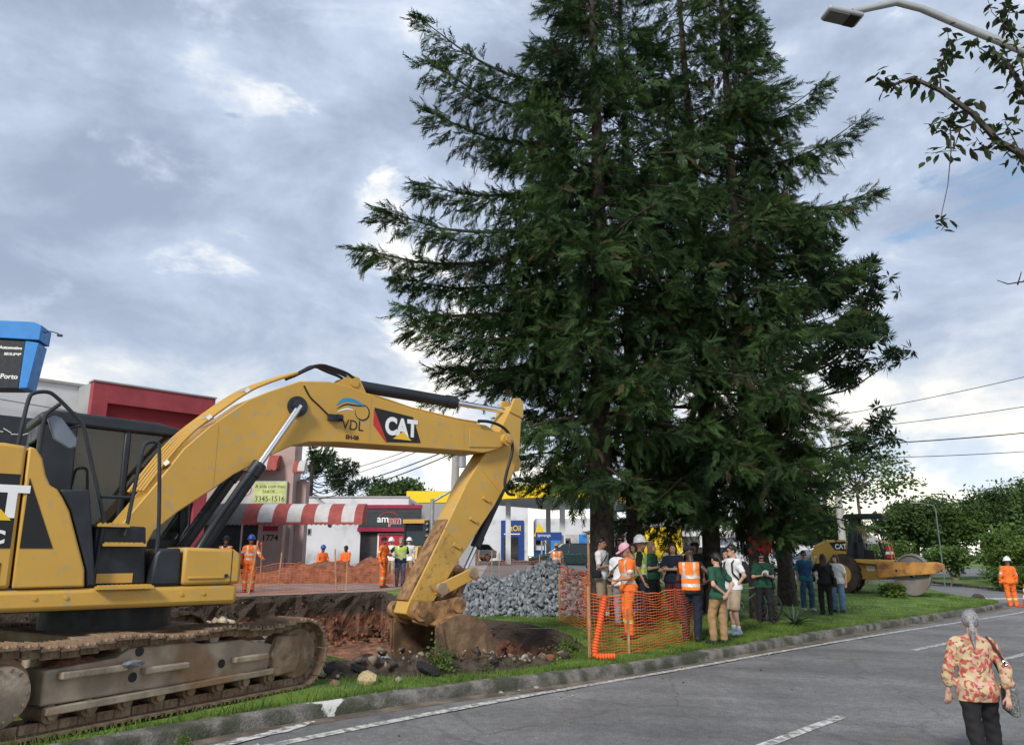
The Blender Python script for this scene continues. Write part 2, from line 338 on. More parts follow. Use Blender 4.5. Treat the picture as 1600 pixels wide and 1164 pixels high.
# --- kerb: one extruded profile following the median edge, with pour joints
def build_kerb():
    pts=dense(KS,.35); prof=[(0,-.28),(.0,-.15),(.012,-.04),(.03,-.012),(.12,0.004),(.165,.006),(.18,-.28)]; V=[];F=[];n=len(prof)
    for i,(x,y) in enumerate(pts):
        a=Vector(pts[max(i-1,0)]); b=Vector(pts[min(i+1,len(pts)-1)]); d=(b-a).normalized(); nx_,ny_=-d.y,d.x; zb=tz(x,y)*0
        for q,(o,z) in enumerate(prof):
            j=.012*float(vnoise(x*3+q,y*3,2.3,4)) if 0<q<n-1 else 0
            jd=(.012*float(vnoise(x+q*3,y,5,8)))
            o2=-.02+o+jd; V.append((x+nx_*o2,y+ny_*o2,z+j+(.05*sm(30,45,y))))
    k=len(pts)
    for i in range(k-1):
        for q in range(n-1): F.append((i*n+q,(i+1)*n+q,(i+1)*n+q+1,i*n+q+1))
    me=bpy.data.meshes.new('kerb'); me.from_pydata(V,[],F); me.materials.append(m_kerb); fix_normals(me)
    me.polygons.foreach_set('use_smooth',[True]*len(me.polygons)); me.set_sharp_from_angle(angle=R(50))
    o=tag(link('kerb',me),kind='structure')
    # pale paint spilled over the kerb: its own colour patch, with an uneven edge
    nt=m_kerb.node_tree;N=nt.nodes;L=nt.links;bs=N['Principled BSDF'];src=bs.inputs['Base Color'].links[0].from_socket;tc=[q for q in N if q.type=='TEX_COORD'][0]
    nz=N.new('ShaderNodeTexNoise');nz.inputs['Scale'].default_value=5;nz.inputs['Detail'].default_value=6;L.new(tc.outputs['Object'],nz.inputs[0])
    ds=N.new('ShaderNodeVectorMath');ds.operation='DISTANCE';L.new(tc.outputs['Object'],ds.inputs[0]);ds.inputs[1].default_value=(-2.2,9.80,0)
    ad=N.new('ShaderNodeMath');ad.operation='MULTIPLY_ADD';L.new(nz.outputs[0],ad.inputs[0]);ad.inputs[1].default_value=-.85;L.new(ds.outputs['Value'],ad.inputs[2])
    mr=N.new('ShaderNodeMapRange');L.new(ad.outputs[0],mr.inputs[0]);mr.inputs[1].default_value=-.22;mr.inputs[2].default_value=-.28
    L.new(mix_s(N,L,src,(.66,.66,.64),mr.outputs[0]),bs.inputs['Base Color'])
build_kerb()
def strip(name,pts,w,off,mat):
    pts=[Vector(p) for p in pts]; V=[];k=len(pts)
    for i,p in enumerate(pts):
        d=(pts[min(i+1,k-1)]-pts[max(i-1,0)]).normalized(); n=Vector((-d.y,d.x))*w/2
        for q in (p-n,p+n): V.append((q.x,q.y,float(RZ(q.x,q.y))+off))
    me=bpy.data.meshes.new(name); me.from_pydata(V,[],[(2*i,2*i+2,2*i+3,2*i+1) for i in range(k-1)]); me.materials.append(mat)
    return tag(link(name,me),kind='structure')
EL=chaikin([(-9,.8),(-5.3,5.0),(-2.3,8.55),(-1.14,9.8),(.6,11.5),(2.45,13.2),(4.85,15.55),(7.05,17.65),(10.26,20.61),(16.08,25.73),(17.3,26.9)],2)
strip('gutter_dirt',dense([(x+.69*.12,y-.70*.12) for x,y in KS[6:58]],.5),.30,.003,M('gutter_dirt',(.15,.12,.09),.95,var=.4,scale=4,bump=.6,bscale=60,stain=(.1,.085,.07),stain_amt=.5,stain_scale=3))
strip('edge_line',dense(EL,.5),.13,.006,m_white)
def splash(pts,wid,seed):
    rr=random.Random(seed); V=[];p=dense(pts,.09); n=len(p)
    for i,(x,y) in enumerate(p):
        w=wid*math.sin(math.pi*(i+.5)/n)**.5
        for sg in (-1,1): q=(x-sg*.7*w*rr.uniform(.4,1.1),y+sg*.7*w*rr.uniform(.4,1.1)); V.append((q[0],q[1],float(RZ(*q))+.009))
    me=bpy.data.meshes.new('paint_splash'); me.from_pydata(V,[],[(2*i,2*i+2,2*i+3,2*i+1) for i in range(n-1)]); me.materials.append(M('spilt_paint',(.66,.66,.64),.8,var=.1,scale=8,stain=(.2,.19,.18),stain_amt=.85,stain_scale=11)); tag(link('paint_splash',me),kind='structure')
splash([(-3.0,8.15),(-2.6,8.85),(-2.25,9.45)],.13,1); splash([(-2.9,7.9),(-2.55,8.4)],.08,2)
strip('lane_dash',dense([(1.7,8.0),(2.77,9.12),(4.21,10.56)],.4),.13,.006,m_white); strip('lane_dash',dense([(8.31,16.8),(9.98,18.29),(10.8,19.0)],.4),.13,.006,m_white)
strip('lane_dash',dense([(9.74,16.08),(10.62,16.85),(11.8,17.85)],.4),.13,.006,m_white); strip('lane_dash',dense([(13.9,21.7),(15.7,23.3)],.4),.13,.006,m_white)
strip('give_way_bar',[(19.4,33.2),(21.8,34.0)],.9,.005,m_white)
# park kerb on the far side of the cross street
pk=dense([(40,33.4),(28,31.1),(24.7,31.5),(23.7,33.4),(24.3,36.5),(26.9,48),(30,61)],1.0); mb=MB()
for a,b in zip(pk[:-1],pk[1:]):
    d=(Vector(b)-Vector(a)); m=(Vector(a)+Vector(b))/2; mb.box((m.x,m.y,tz(m.x,m.y)-.12),(d.length+.02,.18,.2),rotz(math.atan2(d.y,d.x)))
tag(mb.build('park_kerb',m_kerb,smooth=0),kind='structure')
# ================================================================ EXCAVATOR
m_cat=M('machine_yellow',(.53,.31,.06),.42,var=.06,scale=1.2,stain=(.42,.30,.13),stain_amt=.3,stain_scale=8,bump=.05,bscale=12)
m_catworn=M('machine_yellow_worn',(.49,.295,.065),.55,var=.12,scale=2,stain=(.27,.16,.075),stain_amt=.3,stain_scale=14,bump=.3,bscale=18)
m_rusty=M('worn_pin_steel',(.30,.165,.07),.7,.1,var=.3,scale=6,stain=(.13,.075,.04),stain_amt=.5,stain_scale=9,bump=.4,bscale=25)
m_dark=M('machine_dark_grey',(.018,.023,.03),.45,var=.25,scale=3)
m_black=M('rubber_black',(.012,.013,.015),.5,var=.2)
m_chrome=M('chrome',(.75,.76,.78),.16,1,var=.04)
m_steel=M('track_steel',(.25,.18,.12),.75,.2,var=.35,scale=6,stain=(.22,.13,.08),stain_amt=.6,stain_scale=4,bump=.7,bscale=30)
m_frame=M('dusty_frame',(.33,.27,.20),.85,var=.3,scale=3,stain=(.26,.15,.08),stain_amt=.5,stain_scale=1.8,bump=.5,bscale=25)
m_glass=M('tinted_glass',(.015,.022,.026),.06,var=.05,spec=.6)
m_glass_cl=M('clear_glass',(.13,.155,.16),.03,var=.02,trans=.92)
m_wht=M('white_print',(.8,.8,.8),.6,var=.03); m_blk=M('black_print',(.012,.012,.014),.5,var=.05); m_red=M('red_print',(.5,.03,.03),.5,var=.05)
m_yel=M('yellow_print',(.8,.5,.03),.5,var=.03); m_blue=M('blue_print',(.02,.25,.5),.5,var=.05)
def excavator():
    B=R(40); A=R(59)
    t=thing('excavator','large yellow tracked excavator with its bucket lowered at the pit edge','excavator',(-4.9,9.7,0),B)
    Y=lambda lat:lat
    def ext(name,poly,a,b,mat,bevel=.012,par=t): 
        mb=MB(); mb.prism(poly,a,b,'y'); return mb.build(name,mat,par,30,bevel)
    # ---- upper structure
    h=ext('hood',[(-3.0,1.37),(-1.225,1.37),(-1.25,2.78),(-1.45,2.80),(-2.85,2.74),(-3.0,2.5)],-1.38,1.36,m_cat,.035)
    ext('hood_side',[(-1.205,1.37),(-.56,1.37),(-.58,1.55),(-.79,2.14),(-.87,2.28),(-.93,2.36),(-1.0,2.4),(-1.05,2.5),(-1.1,2.67),(-1.17,2.765),(-1.235,2.78)],-1.38,-.5,m_cat,.02)
    c=ext('counterweight',[(-3.25,1.15),(-2.7,1.10),(-2.7,2.35),(-3.1,2.4),(-3.3,1.9)],-1.40,1.4,m_dark,.06)
    d=ext('decal',[(-2.2,2.49),(-1.27,2.49),(-1.27,1.76),(-2.2,1.76)],-1.386,-1.381,m_blk,0)
    lettering('CAT',m_wht,d,(-1.62,-1.389,2.2),(1,0,0),(0,0,1),.42,.002,.02,1.05)
    lettering('320GC',m_wht,d,(-1.58,-1.389,1.86),(1,0,0),(0,0,1),.17,.002,.008,1.0)
    mb=MB(); mb.prism([(-1.50,2.03),(-1.30,2.03),(-1.40,2.14)],-1.3915,-1.3905,'y'); mb.build('triangle',m_yel,d,0)
    ext('decal',[(-1.19,2.46),(-.90,1.76),(-1.19,1.76)],-1.386,-1.381,m_blk,0)
    ext('vent',[(-1.55,1.42),(-1.33,1.42),(-1.33,1.62),(-1.55,1.62)],-1.386,-1.381,m_blk,0)
    mb=MB(); mb.b2((-2.95,-1.37,1.14),(1.06,-1.15,1.36)); mb.build('side_rail',m_cat,t,30,.05)
    mb=MB(); mb.b2((-2.95,1.15,1.14),(1.06,1.37,1.36)); mb.build('side_rail',m_cat,t,30,.05)
    mb=MB(); mb.b2((-2.9,-1.14,1.12),(.95,1.14,1.33)); mb.build('deck',m_dark,t,30,.01)
    for x in (-1.0,-.72,.42,.66): mb=MB(); mb.cyl((x,-1.368,1.27),(x,-1.382,1.27),.02,n=10); mb.build('bolt',m_cat,t)
    ext('dark_column',[(-.90,2.36),(-.62,2.37),(-.45,1.375),(-.545,1.375),(-.565,1.55),(-.775,2.14),(-.86,2.29)],-1.36,-.55,m_dark,.02)
    ext('step_panel',[(-.46,1.375),(.08,1.375),(.02,2.0),(-.5,2.02)],-1.22,-.5,m_dark,.02)
    ext('dark_box',[(.085,1.365),(.40,1.365),(.375,1.77),(.15,1.76),(.11,1.7)],-1.37,-.55,m_dark,.03)
    fb=ext('tool_box',[(.41,1.365),(1.075,1.365),(1.07,1.70),(.98,1.76),(.41,1.78)],-1.375,-.6,m_cat,.035)
    mb=MB(); mb.b2((.955,-1.379,1.37),(.962,-1.3755,1.755)); mb.build('seam',m_blk,fb,0)
    mb=MB(); mb.b2((.47,-1.392,1.43),(.88,-1.376,1.455)); mb.build('grip',m_cat,fb,30,.006)
    mb=MB(); mb.cyl((.905,-1.376,1.46),(.905,-1.388,1.46),.022,n=12); mb.build('lock',m_dark,fb)
    for (x0,x1,z,lat) in ((-.5,-.18,2.02,-1.34),(-.42,0,1.815,-1.38),(-.46,.1,1.372,-1.46)):
        mb=MB(); mb.b2((x0,lat,z-.03),(x1,lat+.24,z)); 
        for k in range(int((x1-x0)/.05)): mb.box((x0+.03+k*.05,lat+.12,z+.006),(.02,.2,.012))
        mb.build('step',m_cat,t,0)
    mb=MB(); mb.b2((-.43,-1.235,1.40),(-.07,-1.221,1.5)); mb.build('step_plate',m_cat,t,0)
    def rail(pts,lat,r=.021): mb=MB(); mb.tube([(x,lat,z) for x,z in chaikin(pts,2)],r,8); return mb.build('handrail',m_dark,t)
    rail([(-1.32,2.74),(-1.29,3.30),(-1.25,3.36),(-1.13,3.39),(-1.05,3.36),(-.78,3.11),(-.74,3.05),(-.69,2.89),(-.45,2.15),(-.42,2.02),(-.47,1.45),(-.45,1.36)],-1.26)
    rail([(-1.12,2.74),(-1.12,3.08),(-1.1,3.16),(-.99,3.27)],-1.25)
    rail([(-.21,1.9),(-.19,2.15),(-.13,2.85),(-.11,2.92),(-.04,2.95),(.03,2.94),(.05,2.88),(.12,2.16),(.14,1.79),(.10,1.36)],-1.3)
    rail([(-.49,2.31),(-.19,2.31)],-1.28,.018)
    mb=MB(); mb.prism([(-1.08,3.10),(-1.02,3.15),(-.95,3.13),(-.77,2.92),(-.77,2.83),(-.84,2.8),(-1.0,2.9)],-1.22,-1.17,'y')
    mi=mb.build('mirror',M('mirror_housing',(.16,.19,.24),.3,var=.1),t,30,.015)
    mb=MB(); mb.tube([(-.9,-1.17,3.0),(-.8,-1.15,3.06),(-.74,-1.25,3.07)],.014,6); mb.build('bracket',m_dark,mi)
    # ---- cab (left side)
    cabp=[(-.9,1.37),(.78,1.37),(1.0,2.1),(.86,3.3),(.55,3.42),(-.75,3.46),(-.9,3.35)]
    mb=MB(); la,lb=.45,1.36
    # pillars, sills and roof as an open frame; panes between
    mb.prism([(-.9,1.37),(.78,1.37),(.93,1.9),(-.9,1.9)],la,lb,'y')
    for lat in (la,lb-.09):
        mb.prism([(-.9,1.9),(-.45,1.9),(-.48,3.3),(-.9,3.3)],lat,lat+.09,'y'); mb.prism([(.10,1.9),(.18,1.9),(.16,3.3),(.08,3.3)],lat,lat+.09,'y'); mb.prism([(.90,1.9),(1.0,2.1),(.88,3.3),(.79,3.3)],lat,lat+.09,'y')
    mb.b2((-.9,la+.09,1.9),(-.84,lb-.09,2.4)); mb.b2((-.9,la+.09,3.1),(-.84,lb-.09,3.3))
    cab=mb.build('cab',m_dark,t,30,.02)
    mb=MB(); mb.prism([(-.93,3.30),(.90,3.26),(.88,3.36),(.5,3.44),(-.8,3.48),(-.93,3.42)],la-.03,lb+.03,'y'); mb.build('roof',m_dark,cab,30,.04)
    for lat in (la+.03,lb-.05):
        mb=MB(); mb.prism([(-.45,1.9),(.10,1.9),(.08,3.3),(-.48,3.3)],lat,lat+.008,'y'); mb.build('pane',m_glass_cl,cab,0)
        mb=MB(); mb.prism([(.18,1.9),(.92,1.9),(.79,3.3),(.16,3.3)],lat,lat+.008,'y'); mb.build('pane',m_glass_cl,cab,0)
    mb=MB(); mb.add([(.97,la+.09,2.0),(.97,lb-.09,2.0),(.85,lb-.09,3.28),(.85,la+.09,3.28)],[(0,1,2,3)]); mb.build('windscreen',m_glass_cl,cab,0)
    mb=MB(); mb.prism([(-.45,1.9),(.05,1.9),(.05,2.15),(-.2,2.2),(-.28,2.75),(-.33,3.0),(-.5,3.0),(-.52,2.3)],.65,1.15,'y'); mb.build('seat',m_black,cab,30,.04)
    mb=MB(); mb.b2((-.92,.42,1.9),(-.90,.1,2.6)); mb.build('rear_panel',m_dark,cab)
    # ---- swing bearing, car body
    mb=MB(); mb.cyl((0,0,.86),(0,0,1.12),.72,n=40); mb.build('swing_ring',m_dark,t)
    # ---- boom
    boom=[(-.12,1.72),(.08,1.62),(.28,1.78),(.36,1.98),(.62,2.22),(1.1,2.58),(1.3,2.74),(1.54,2.88),(1.85,3.07),(2.1,3.2),(2.34,3.27),(2.8,3.31),(4.0,3.345),(5.18,3.38),(5.5,3.375),(5.82,3.46),(5.93,3.62),(5.84,3.74),(5.57,3.86),(4.99,3.88),(4.11,3.96),(3.44,4.06),(2.95,4.17),(2.6,4.20),(2.14,4.14),(1.7,3.93),(1.41,3.77),(.93,3.36),(.62,3.03),(.33,2.57),(.0,2.08)]
    bo=ext('boom',boom,-.30,.30,m_cat,.014)
    for lat in (-.305,.305):
        s=-1 if lat<0 else 1
        mb=MB(); mb.cyl((5.98,lat-.0*s,3.64),(5.98,lat+.09*s,3.64),.11,n=18); mb.cyl((5.98,lat+.09*s,3.64),(5.98,lat+.12*s,3.64),.06,n=14); mb.build('pin_boss',m_catworn,bo)
    mb=MB()
    for lat in (-.15,.15): mb.prism([(2.72,4.16),(3.34,4.05),(3.16,4.36),(3.04,4.38),(2.94,4.34)],lat-.03,lat+.03,'y')
    mb.cyl((3.08,-.2,4.27),(3.08,.2,4.27),.07,n=14); mb.build('cylinder_lug',m_cat,bo,30)
    mb=MB(); mb.cyl((2.12,-.44,3.76),(2.12,.44,3.76),.085,n=18); mb.cyl((2.12,-.33,3.76),(2.12,.33,3.76),.15,n=20); mb.build('cylinder_pin',m_dark,bo)
    mb=MB()
    for lat in (-.24,.24): mb.prism([(5.2,3.45),(5.86,3.5),(6.02,3.62),(5.9,3.76),(5.6,3.78),(5.2,3.74)],lat-.075 if lat<0 else lat+.065,lat-.065 if lat<0 else lat+.075,'y')
    mb.build('reinforcement_plate',m_cat,bo,30,.006)
    for (x,z0,z1) in ((1.02,2.54,3.42),(3.30,3.325,4.08),(5.08,3.38,3.87)):
        mb=MB(); mb.b2((x,-.304,z0+.04),(x+.015,-.301,z1-.04)); mb.build('weld_seam',m_cat,bo,0)
    mb=MB(); mb.box((2.66,-.335,3.66),(.12,.07,.09)); mb.cyl((2.72,-.37,3.66),(2.80,-.37,3.66),.055,n=12); mb.build('work_light',m_dark,bo,30)
    # boom hoses and hard lines on top
    top=[(.20,2.42),(.35,2.68),(.64,3.13),(.95,3.44),(1.42,3.86),(1.72,4.03),(2.12,4.22)]
    for k,lat in enumerate((-.24,-.16,-.08,.02,.12)):
        mb=MB(); mb.tube([(x-.02*k,lat,z+.05) for x,z in chaikin(top,2)],.022,8); mb.build('hydraulic_line',m_cat,bo)
    for (x,z) in ((.42,2.80),(.90,3.44),(1.38,3.87)):
        mb=MB(); mb.box((x,-.06,z+.03),(.07,.5,.05),Matrix.Rotation(-.78,3,'Y')); mb.build('line_clamp',m_chrome,bo,0)
    for k,lat in enumerate((-.18,-.06,.08)):
        mb=MB(); mb.tube([(x,lat,z) for x,z in chaikin([(2.08,4.22),(2.3,4.36),(2.5,4.47+.02*k),(2.72,4.44),(2.95,4.40),(3.06,4.34)],2)],.024,8); mb.build('hose',m_black,bo)
    for lat in (-.2,-.1,.1): mb=MB(); mb.tube([(x,lat,z) for x,z in [(3.2,4.12),(3.5,4.10),(4.1,4.0),(5.0,3.92),(5.5,3.91)]],.016,6); mb.build('hydraulic_line',m_cat,bo)
    mb=MB(); mb.tube([(x,-.36,z) for x,z in chaikin([(5.35,3.9),(5.6,3.92),(5.9,3.86),(6.08,3.7),(6.12,3.45),(5.98,3.1),(5.92,2.86),(6.0,2.7),(6.15,2.70)],2)],.027,8); mb.build('hose',m_black,bo)
    mb=MB(); mb.tube([(x,-.31,z) for x,z in chaikin([(2.2,4.08),(2.3,3.92),(2.42,3.84),(2.6,3.70)],2)],.012,6); mb.build('cable',m_black,bo)
    # stick cylinder on top of the boom
    def cyl2(name,a,b,frac,r,rr,lat,par):
        a=Vector((a[0],lat,a[1])); b=Vector((b[0],lat,b[1])); m=a.lerp(b,frac)
        mb=MB(); mb.cyl(a,m,r,n=20); d=(b-a).normalized(); mb.cyl(m-d*.16,m+d*.03,r*1.18,n=20); mb.cyl(a-Vector((0,.1,0)),a+Vector((0,.1,0)),r*1.05,n=16)
        o=mb.build(name,m_dark,par); mb=MB(); mb.cyl(m,b,rr,n=16); mb.build('piston_rod',m_chrome,o); return o
    cyl2('stick_cylinder',(3.09,4.27),(6.42,4.22),.60,.095,.05,0,t)
    for lat in (-.40,.40):
        o=cyl2('boom_cylinder',(.62,1.28),(2.12,3.76),.64,.085,.048,lat,t)
        mb=MB(); mb.tube([(x,lat-.1,z) for x,z in chaikin([(.75,1.5),(.85,1.75),(1.15,2.3),(1.52,2.86)],2)],.018,6); mb.build('feed_pipe',m_dark,o)
    # ---- stick
    stick=[(6.24,4.30),(6.36,4.34),(6.48,4.2),(6.47,4.08),(6.42,3.42),(6.26,3.05),(6.05,2.80),(5.85,2.5),(4.9,1.35),(4.62,.98),(4.5,.78),(4.3,.72),(4.13,.82),(4.2,1.02),(4.69,1.86),(5.28,2.9),(5.66,3.42),(5.95,3.8)]
    st=ext('stick',stick,-.18,.18,m_cat,.014)
    mb=MB()
    for lat in (-.17,.17): mb.prism([(6.18,4.18),(6.3,4.44),(6.42,4.46),(6.5,4.36),(6.49,4.1)],lat-.03,lat+.03,'y')
    mb.build('cylinder_lug',m_cat,st,30)
    ext('wear_patch',[(4.22,1.02),(4.64,.99),(5.1,1.61),(4.9,2.1),(4.70,1.83)],-.1845,.1845,m_catworn,0,st)
    mb=MB(); mb.prism([(4.19,1.0),(4.9,2.22),(4.89,2.26),(4.16,1.02)],-.16,.16,'y'); mb.build('wear_plate',m_rusty,st,0)
    for (x,z) in ((5.12,1.75),(5.45,2.18),(5.72,2.53)):
        mb=MB(); mb.box((x-.05,-.195,z+.08),(.15,.03,.05),Matrix.Rotation(.4,3,'Y')); mb.build('hose_bracket',m_cat,st,0)
    for (z,x) in ((2.95,5.75),(1.95,5.02)):
        mb=MB(); mb.box((x,-.182,z),(.55,.006,.012),Matrix.Rotation(.72,3,'Y')); mb.build('weld_seam',m_cat,st,0)
    cyl2('bucket_cylinder',(6.40,3.25),(5.35,1.41),.76,.075,.045,0,t)
    mb=MB(); mb.prism([(6.25,3.1),(6.42,3.45),(6.52,3.3),(6.46,3.15)],-.12,.12,'y'); mb.build('cylinder_lug',m_cat,st,30)
    for lat in (-.23,.23):
        mb=MB(); mb.prism([(4.64,1.10),(4.76,1.06),(5.40,1.32),(5.44,1.42),(5.36,1.49),(4.70,1.25)],lat-.03,lat+.03,'y'); lk=mb.build('linkage_arm',m_cat,t,30,.008)
        mb=MB(); s=-1 if lat<0 else 1
        mb.cyl((4.72,lat,1.17),(4.72,lat+.09*s,1.17),.095,n=16); mb.cyl((5.35,lat,1.41),(5.35,lat+.07*s,1.41),.085,n=16); mb.build('pin',m_frame,lk)
    mb=MB(); mb.prism([(5.28,1.36),(5.42,1.44),(5.10,.86),(4.95,.88)],-.16,.16,'y'); mb.cyl((5.02,-.27,.92),(5.02,.27,.92),.10,n=16); mb.cyl((5.35,-.25,1.41),(5.35,.25,1.41),.07,n=12); mb.build('bucket_link',m_rusty,t,30,.01)
    # ---- bucket: curved wrapper, side plates, ears, teeth
    prof=[(4.46,.66),(4.75,.80),(5.08,.80),(5.36,.64),(5.55,.34),(5.60,.0),(5.50,-.32),(5.25,-.50),(4.92,-.55),(4.62,-.50)]
    pr=chaikin(prof,2); n=len(pr); V=[];F=[]; cx,cz=4.95,.12
    for (x,z) in pr:
        d=math.hypot(x-cx,z-cz); ix,iz=x-(x-cx)/d*.035,z-(z-cz)/d*.035
        V+=[(x,-.58,z),(x,.58,z),(ix,.58,iz),(ix,-.58,iz)]
    for i in range(n-1):
        for j in range(4): F.append((4*i+j,4*i+(j+1)%4,4*i+4+(j+1)%4,4*i+4+j))
    F+=[(0,1,2,3),(4*n-4,4*n-3,4*n-2,4*n-1)]
    mb=MB(); mb.add(V,F); bk=mb.build('bucket',m_rusty,t,35)
    m_bk=M('bucket_steel',(.20,.125,.07),.8,.1,var=.3,scale=5,stain=(.12,.07,.045),stain_amt=.6,stain_scale=3,bump=.5,bscale=25)
    for lat in (-.615,.58):
        mb=MB(); mb.prism([(4.40,.62),(4.46,.70)]+pr[1:-1]+[(4.60,-.53),(4.50,-.2),(4.42,.2)],lat,lat+.035,'y'); mb.build('side_plate',m_bk,bk,0)
        mb=MB(); mb.prism([(4.38,.64),(4.50,.64),(4.60,.2),(4.72,-.5),(4.56,-.56),(4.46,-.2),(4.38,.2)],lat-.03 if lat<0 else lat+.03,lat if lat<0 else lat+.065,'y'); mb.build('side_cutter',m_bk,bk,0)
    for k in range(5):
        y=-.5+.25*k; mb=MB(); mb.prism([(4.70,-.57),(4.70,-.47),(4.50,-.50),(4.36,-.60)],y-.05,y+.05,'y'); mb.build('tooth',m_bk,bk,0)
    for lat in (-.27,.27):
        s=-1 if lat<0 else 1
        mb=MB(); mb.prism([(4.16,.92),(4.28,1.0),(4.6,.98),(4.98,1.03),(5.14,.95),(5.12,.76),(4.78,.78),(4.46,.62),(4.22,.7)],lat-.035,lat+.035,'y'); mb.cyl((4.28,lat-.02*s,.85),(4.28,lat+.13*s,.85),.135,n=18); mb.cyl((4.28,lat+.13*s,.85),(4.28,lat+.155*s,.85),.075,n=14); mb.cyl((5.02,lat,.92),(5.02,lat+.1*s,.92),.12,n=16); mb.build('ear',m_rusty,bk,30)
    # ---- decals on the boom
    Ld=-.3015
    d=ext('decal',[(3.38,3.90),(4.08,3.83),(4.24,3.43),(3.61,3.385),(3.38,3.62)],Ld-.003,Ld,m_blk,0,bo)
    mb=MB(); mb.prism([(3.37,3.63),(3.37,3.88),(3.62,3.384),(3.60,3.380)],Ld-.0045,Ld-.0032,'y'); mb.build('red_wedge',m_red,d,0)
    lettering('CAT',m_wht,d,(3.87,Ld-.006,3.63),(1,0,0),(0,0,1),.36,.0015,.018,.82)
    mb=MB(); mb.prism([(3.72,3.45),(4.06,3.45),(3.90,3.58)],Ld-.0095,Ld-.008,'y'); mb.build('triangle',m_yel,d,0)
    lettering('VDL',m_blk,bo,(3.02,Ld-.002,3.58),(1,0,0),(0,0,1),.22,.001,0,.9)
    lettering('EH-08',m_blk,bo,(3.02,Ld-.002,3.40),(1,0,0),(0,0,1),.085,.001,.003,1)
    def arc(pts,w,mat,name):
        V=[];k=len(pts)
        for i,(x,z) in enumerate(pts):
            a=Vector(pts[max(i-1,0)]);b=Vector(pts[min(i+1,k-1)]);q=(b-a).normalized(); ww=w*math.sin(math.pi*(i+.4)/(k))
            V+=[(x-q.y*ww,Ld-.002,z+q.x*ww),(x+q.y*ww,Ld-.002,z-q.x*ww)]
        mb=MB(); mb.add(V,[(2*i,2*i+2,2*i+3,2*i+1) for i in range(k-1)]); return mb.build(name,mat,bo,0)
    arc(chaikin([(2.74,3.86),(2.86,3.97),(3.05,3.96),(3.2,3.9)],3),.028,m_blue,'swoosh'); arc(chaikin([(2.74,3.80),(2.88,3.90),(3.05,3.89),(3.22,3.90)],3),.012,m_blk,'swoosh'); arc(chaikin([(2.75,3.76),(2.9,3.83),(3.02,3.82)],3),.012,m_wht,'swoosh')
    arc([(3.17+.12*math.cos(a),3.80+.12*math.sin(a)) for a in np.linspace(1.9,-3.4,24)],.012,m_blk,'swoosh')
    # ---- undercarriage
    rz=A-B
    mb=MB(); mb.b2((-.9,-1.0,.42),(.9,1.0,.86)); mb.b2((-1.3,-1.0,.45),(1.3,-.7,.75)); mb.b2((-1.3,.7,.45),(1.3,1.0,.75)); mb.build('car_body',m_frame,t,30,.03,(0,0,0),rz)
    shoe=MB(); shoe.box((0,0,0),(.176,.6,.022)); 
    for x in (-.07,0,.07): shoe.prism([(x-.012,.011),(x+.012,.011),(x+.006,.036),(x-.006,.036)],-.3,.3,'y')
    shoe_me=shoe.mesh('shoe',m_steel,0)
    Rr=.40; zc=.455; Lh=1.83
    def path(s):   # s in [0,1) round the track, counted over the top
        P_=2*2*Lh+2*math.pi*Rr; d=(s%1)*P_
        if d<2*Lh: x=-Lh+d; sag=.05*math.sin(math.pi*min(1,max(0,(x+Lh)/(2*Lh)))*3)**2; return (x,zc+Rr-sag,0.0)
        d-=2*Lh
        if d<math.pi*Rr: a=d/Rr; return (Lh+Rr*math.sin(a),zc+Rr*math.cos(a),a)
        d-=math.pi*Rr
        if d<2*Lh: return (Lh-d,zc-Rr,math.pi)
        d-=2*Lh; a=math.pi+d/Rr; return (-Lh+Rr*math.sin(a),zc+Rr*math.cos(a),a)
    for side in (-1,1):
        lat=1.19*side
        mb=MB(); nl=52
        for k in range(nl):
            x,z,a=path((k+.5)/nl); rot=Matrix.Rotation(a,3,'Y'); off=rot@Vector((0,0,-.055))
            for yy in (-.12,.12): mb.box((x+off.x,lat+yy,z+off.z),(.21,.045,.085),rot)
            mb.cyl((x+off.x,lat-.15,z+off.z),(x+off.x,lat+.15,z+off.z),.028,n=6)
        tr=mb.build('track_chain',m_steel,t,0,0,(0,0,0),rz)
        for k in range(nl):
            x,z,a=path(k/nl); o=link('track_shoe',shoe_me,tr); o.location=(x,lat,z); o.rotation_euler=(random.uniform(-.01,.01),a,0)
        s=side; yo=lat+.2*s
        mb=MB(); mb.prism([(-1.42,.30),(1.30,.30),(1.42,.40),(1.42,.60),(1.1,.66),(.9,.70),(.35,.70),(.2,.74),(-.55,.74),(-.7,.66),(-1.42,.62)],lat-.19,lat+.19,'y'); fr=mb.build('track_frame',m_frame,t,30,.02,(0,0,0),rz)
        mb=MB(); mb.prism([(-1.40,.22),(1.36,.26),(1.36,.33),(-1.40,.29)],lat+.19*s,lat+.27*s,'y'); mb.build('guard_rail',m_frame,fr,0,.01)
        for (x0,x1,z) in ((-1.3,-.62,.58),(-.42,.12,.52),(.75,1.25,.5)):
            mb=MB(); mb.b2((x0,lat+.19*s,z-.05),(x1,lat+.29*s,z+.02)); mb.build('step_bar',m_frame,fr,0,.015)
        for (x,z) in ((-.5,.45),(.62,.46),(-.45,.7)):
            mb=MB(); mb.cyl((x,lat+.19*s,z),(x,lat+.196*s,z),.05,n=12); mb.build('hole',m_blk,fr,0)
        for x in np.linspace(-1.32,1.35,8):
            mb=MB(); mb.cyl((x,lat-.2,.22),(x,lat+.2,.22),.085,n=14); mb.cyl((x,lat-.24,.22),(x,lat+.24,.22),.05,n=10); mb.build('roller',m_steel,t,30,0,(0,0,0),rz)
        for x in (-.55,.55):
            mb=MB(); mb.cyl((x,lat-.12,.74),(x,lat+.24,.74),.065,n=14); mb.cyl((x,lat+.24,.74),(x,lat+.27,.74),.075,n=14); mb.build('carrier_roller',m_frame,t,30,0,(0,0,0),rz)
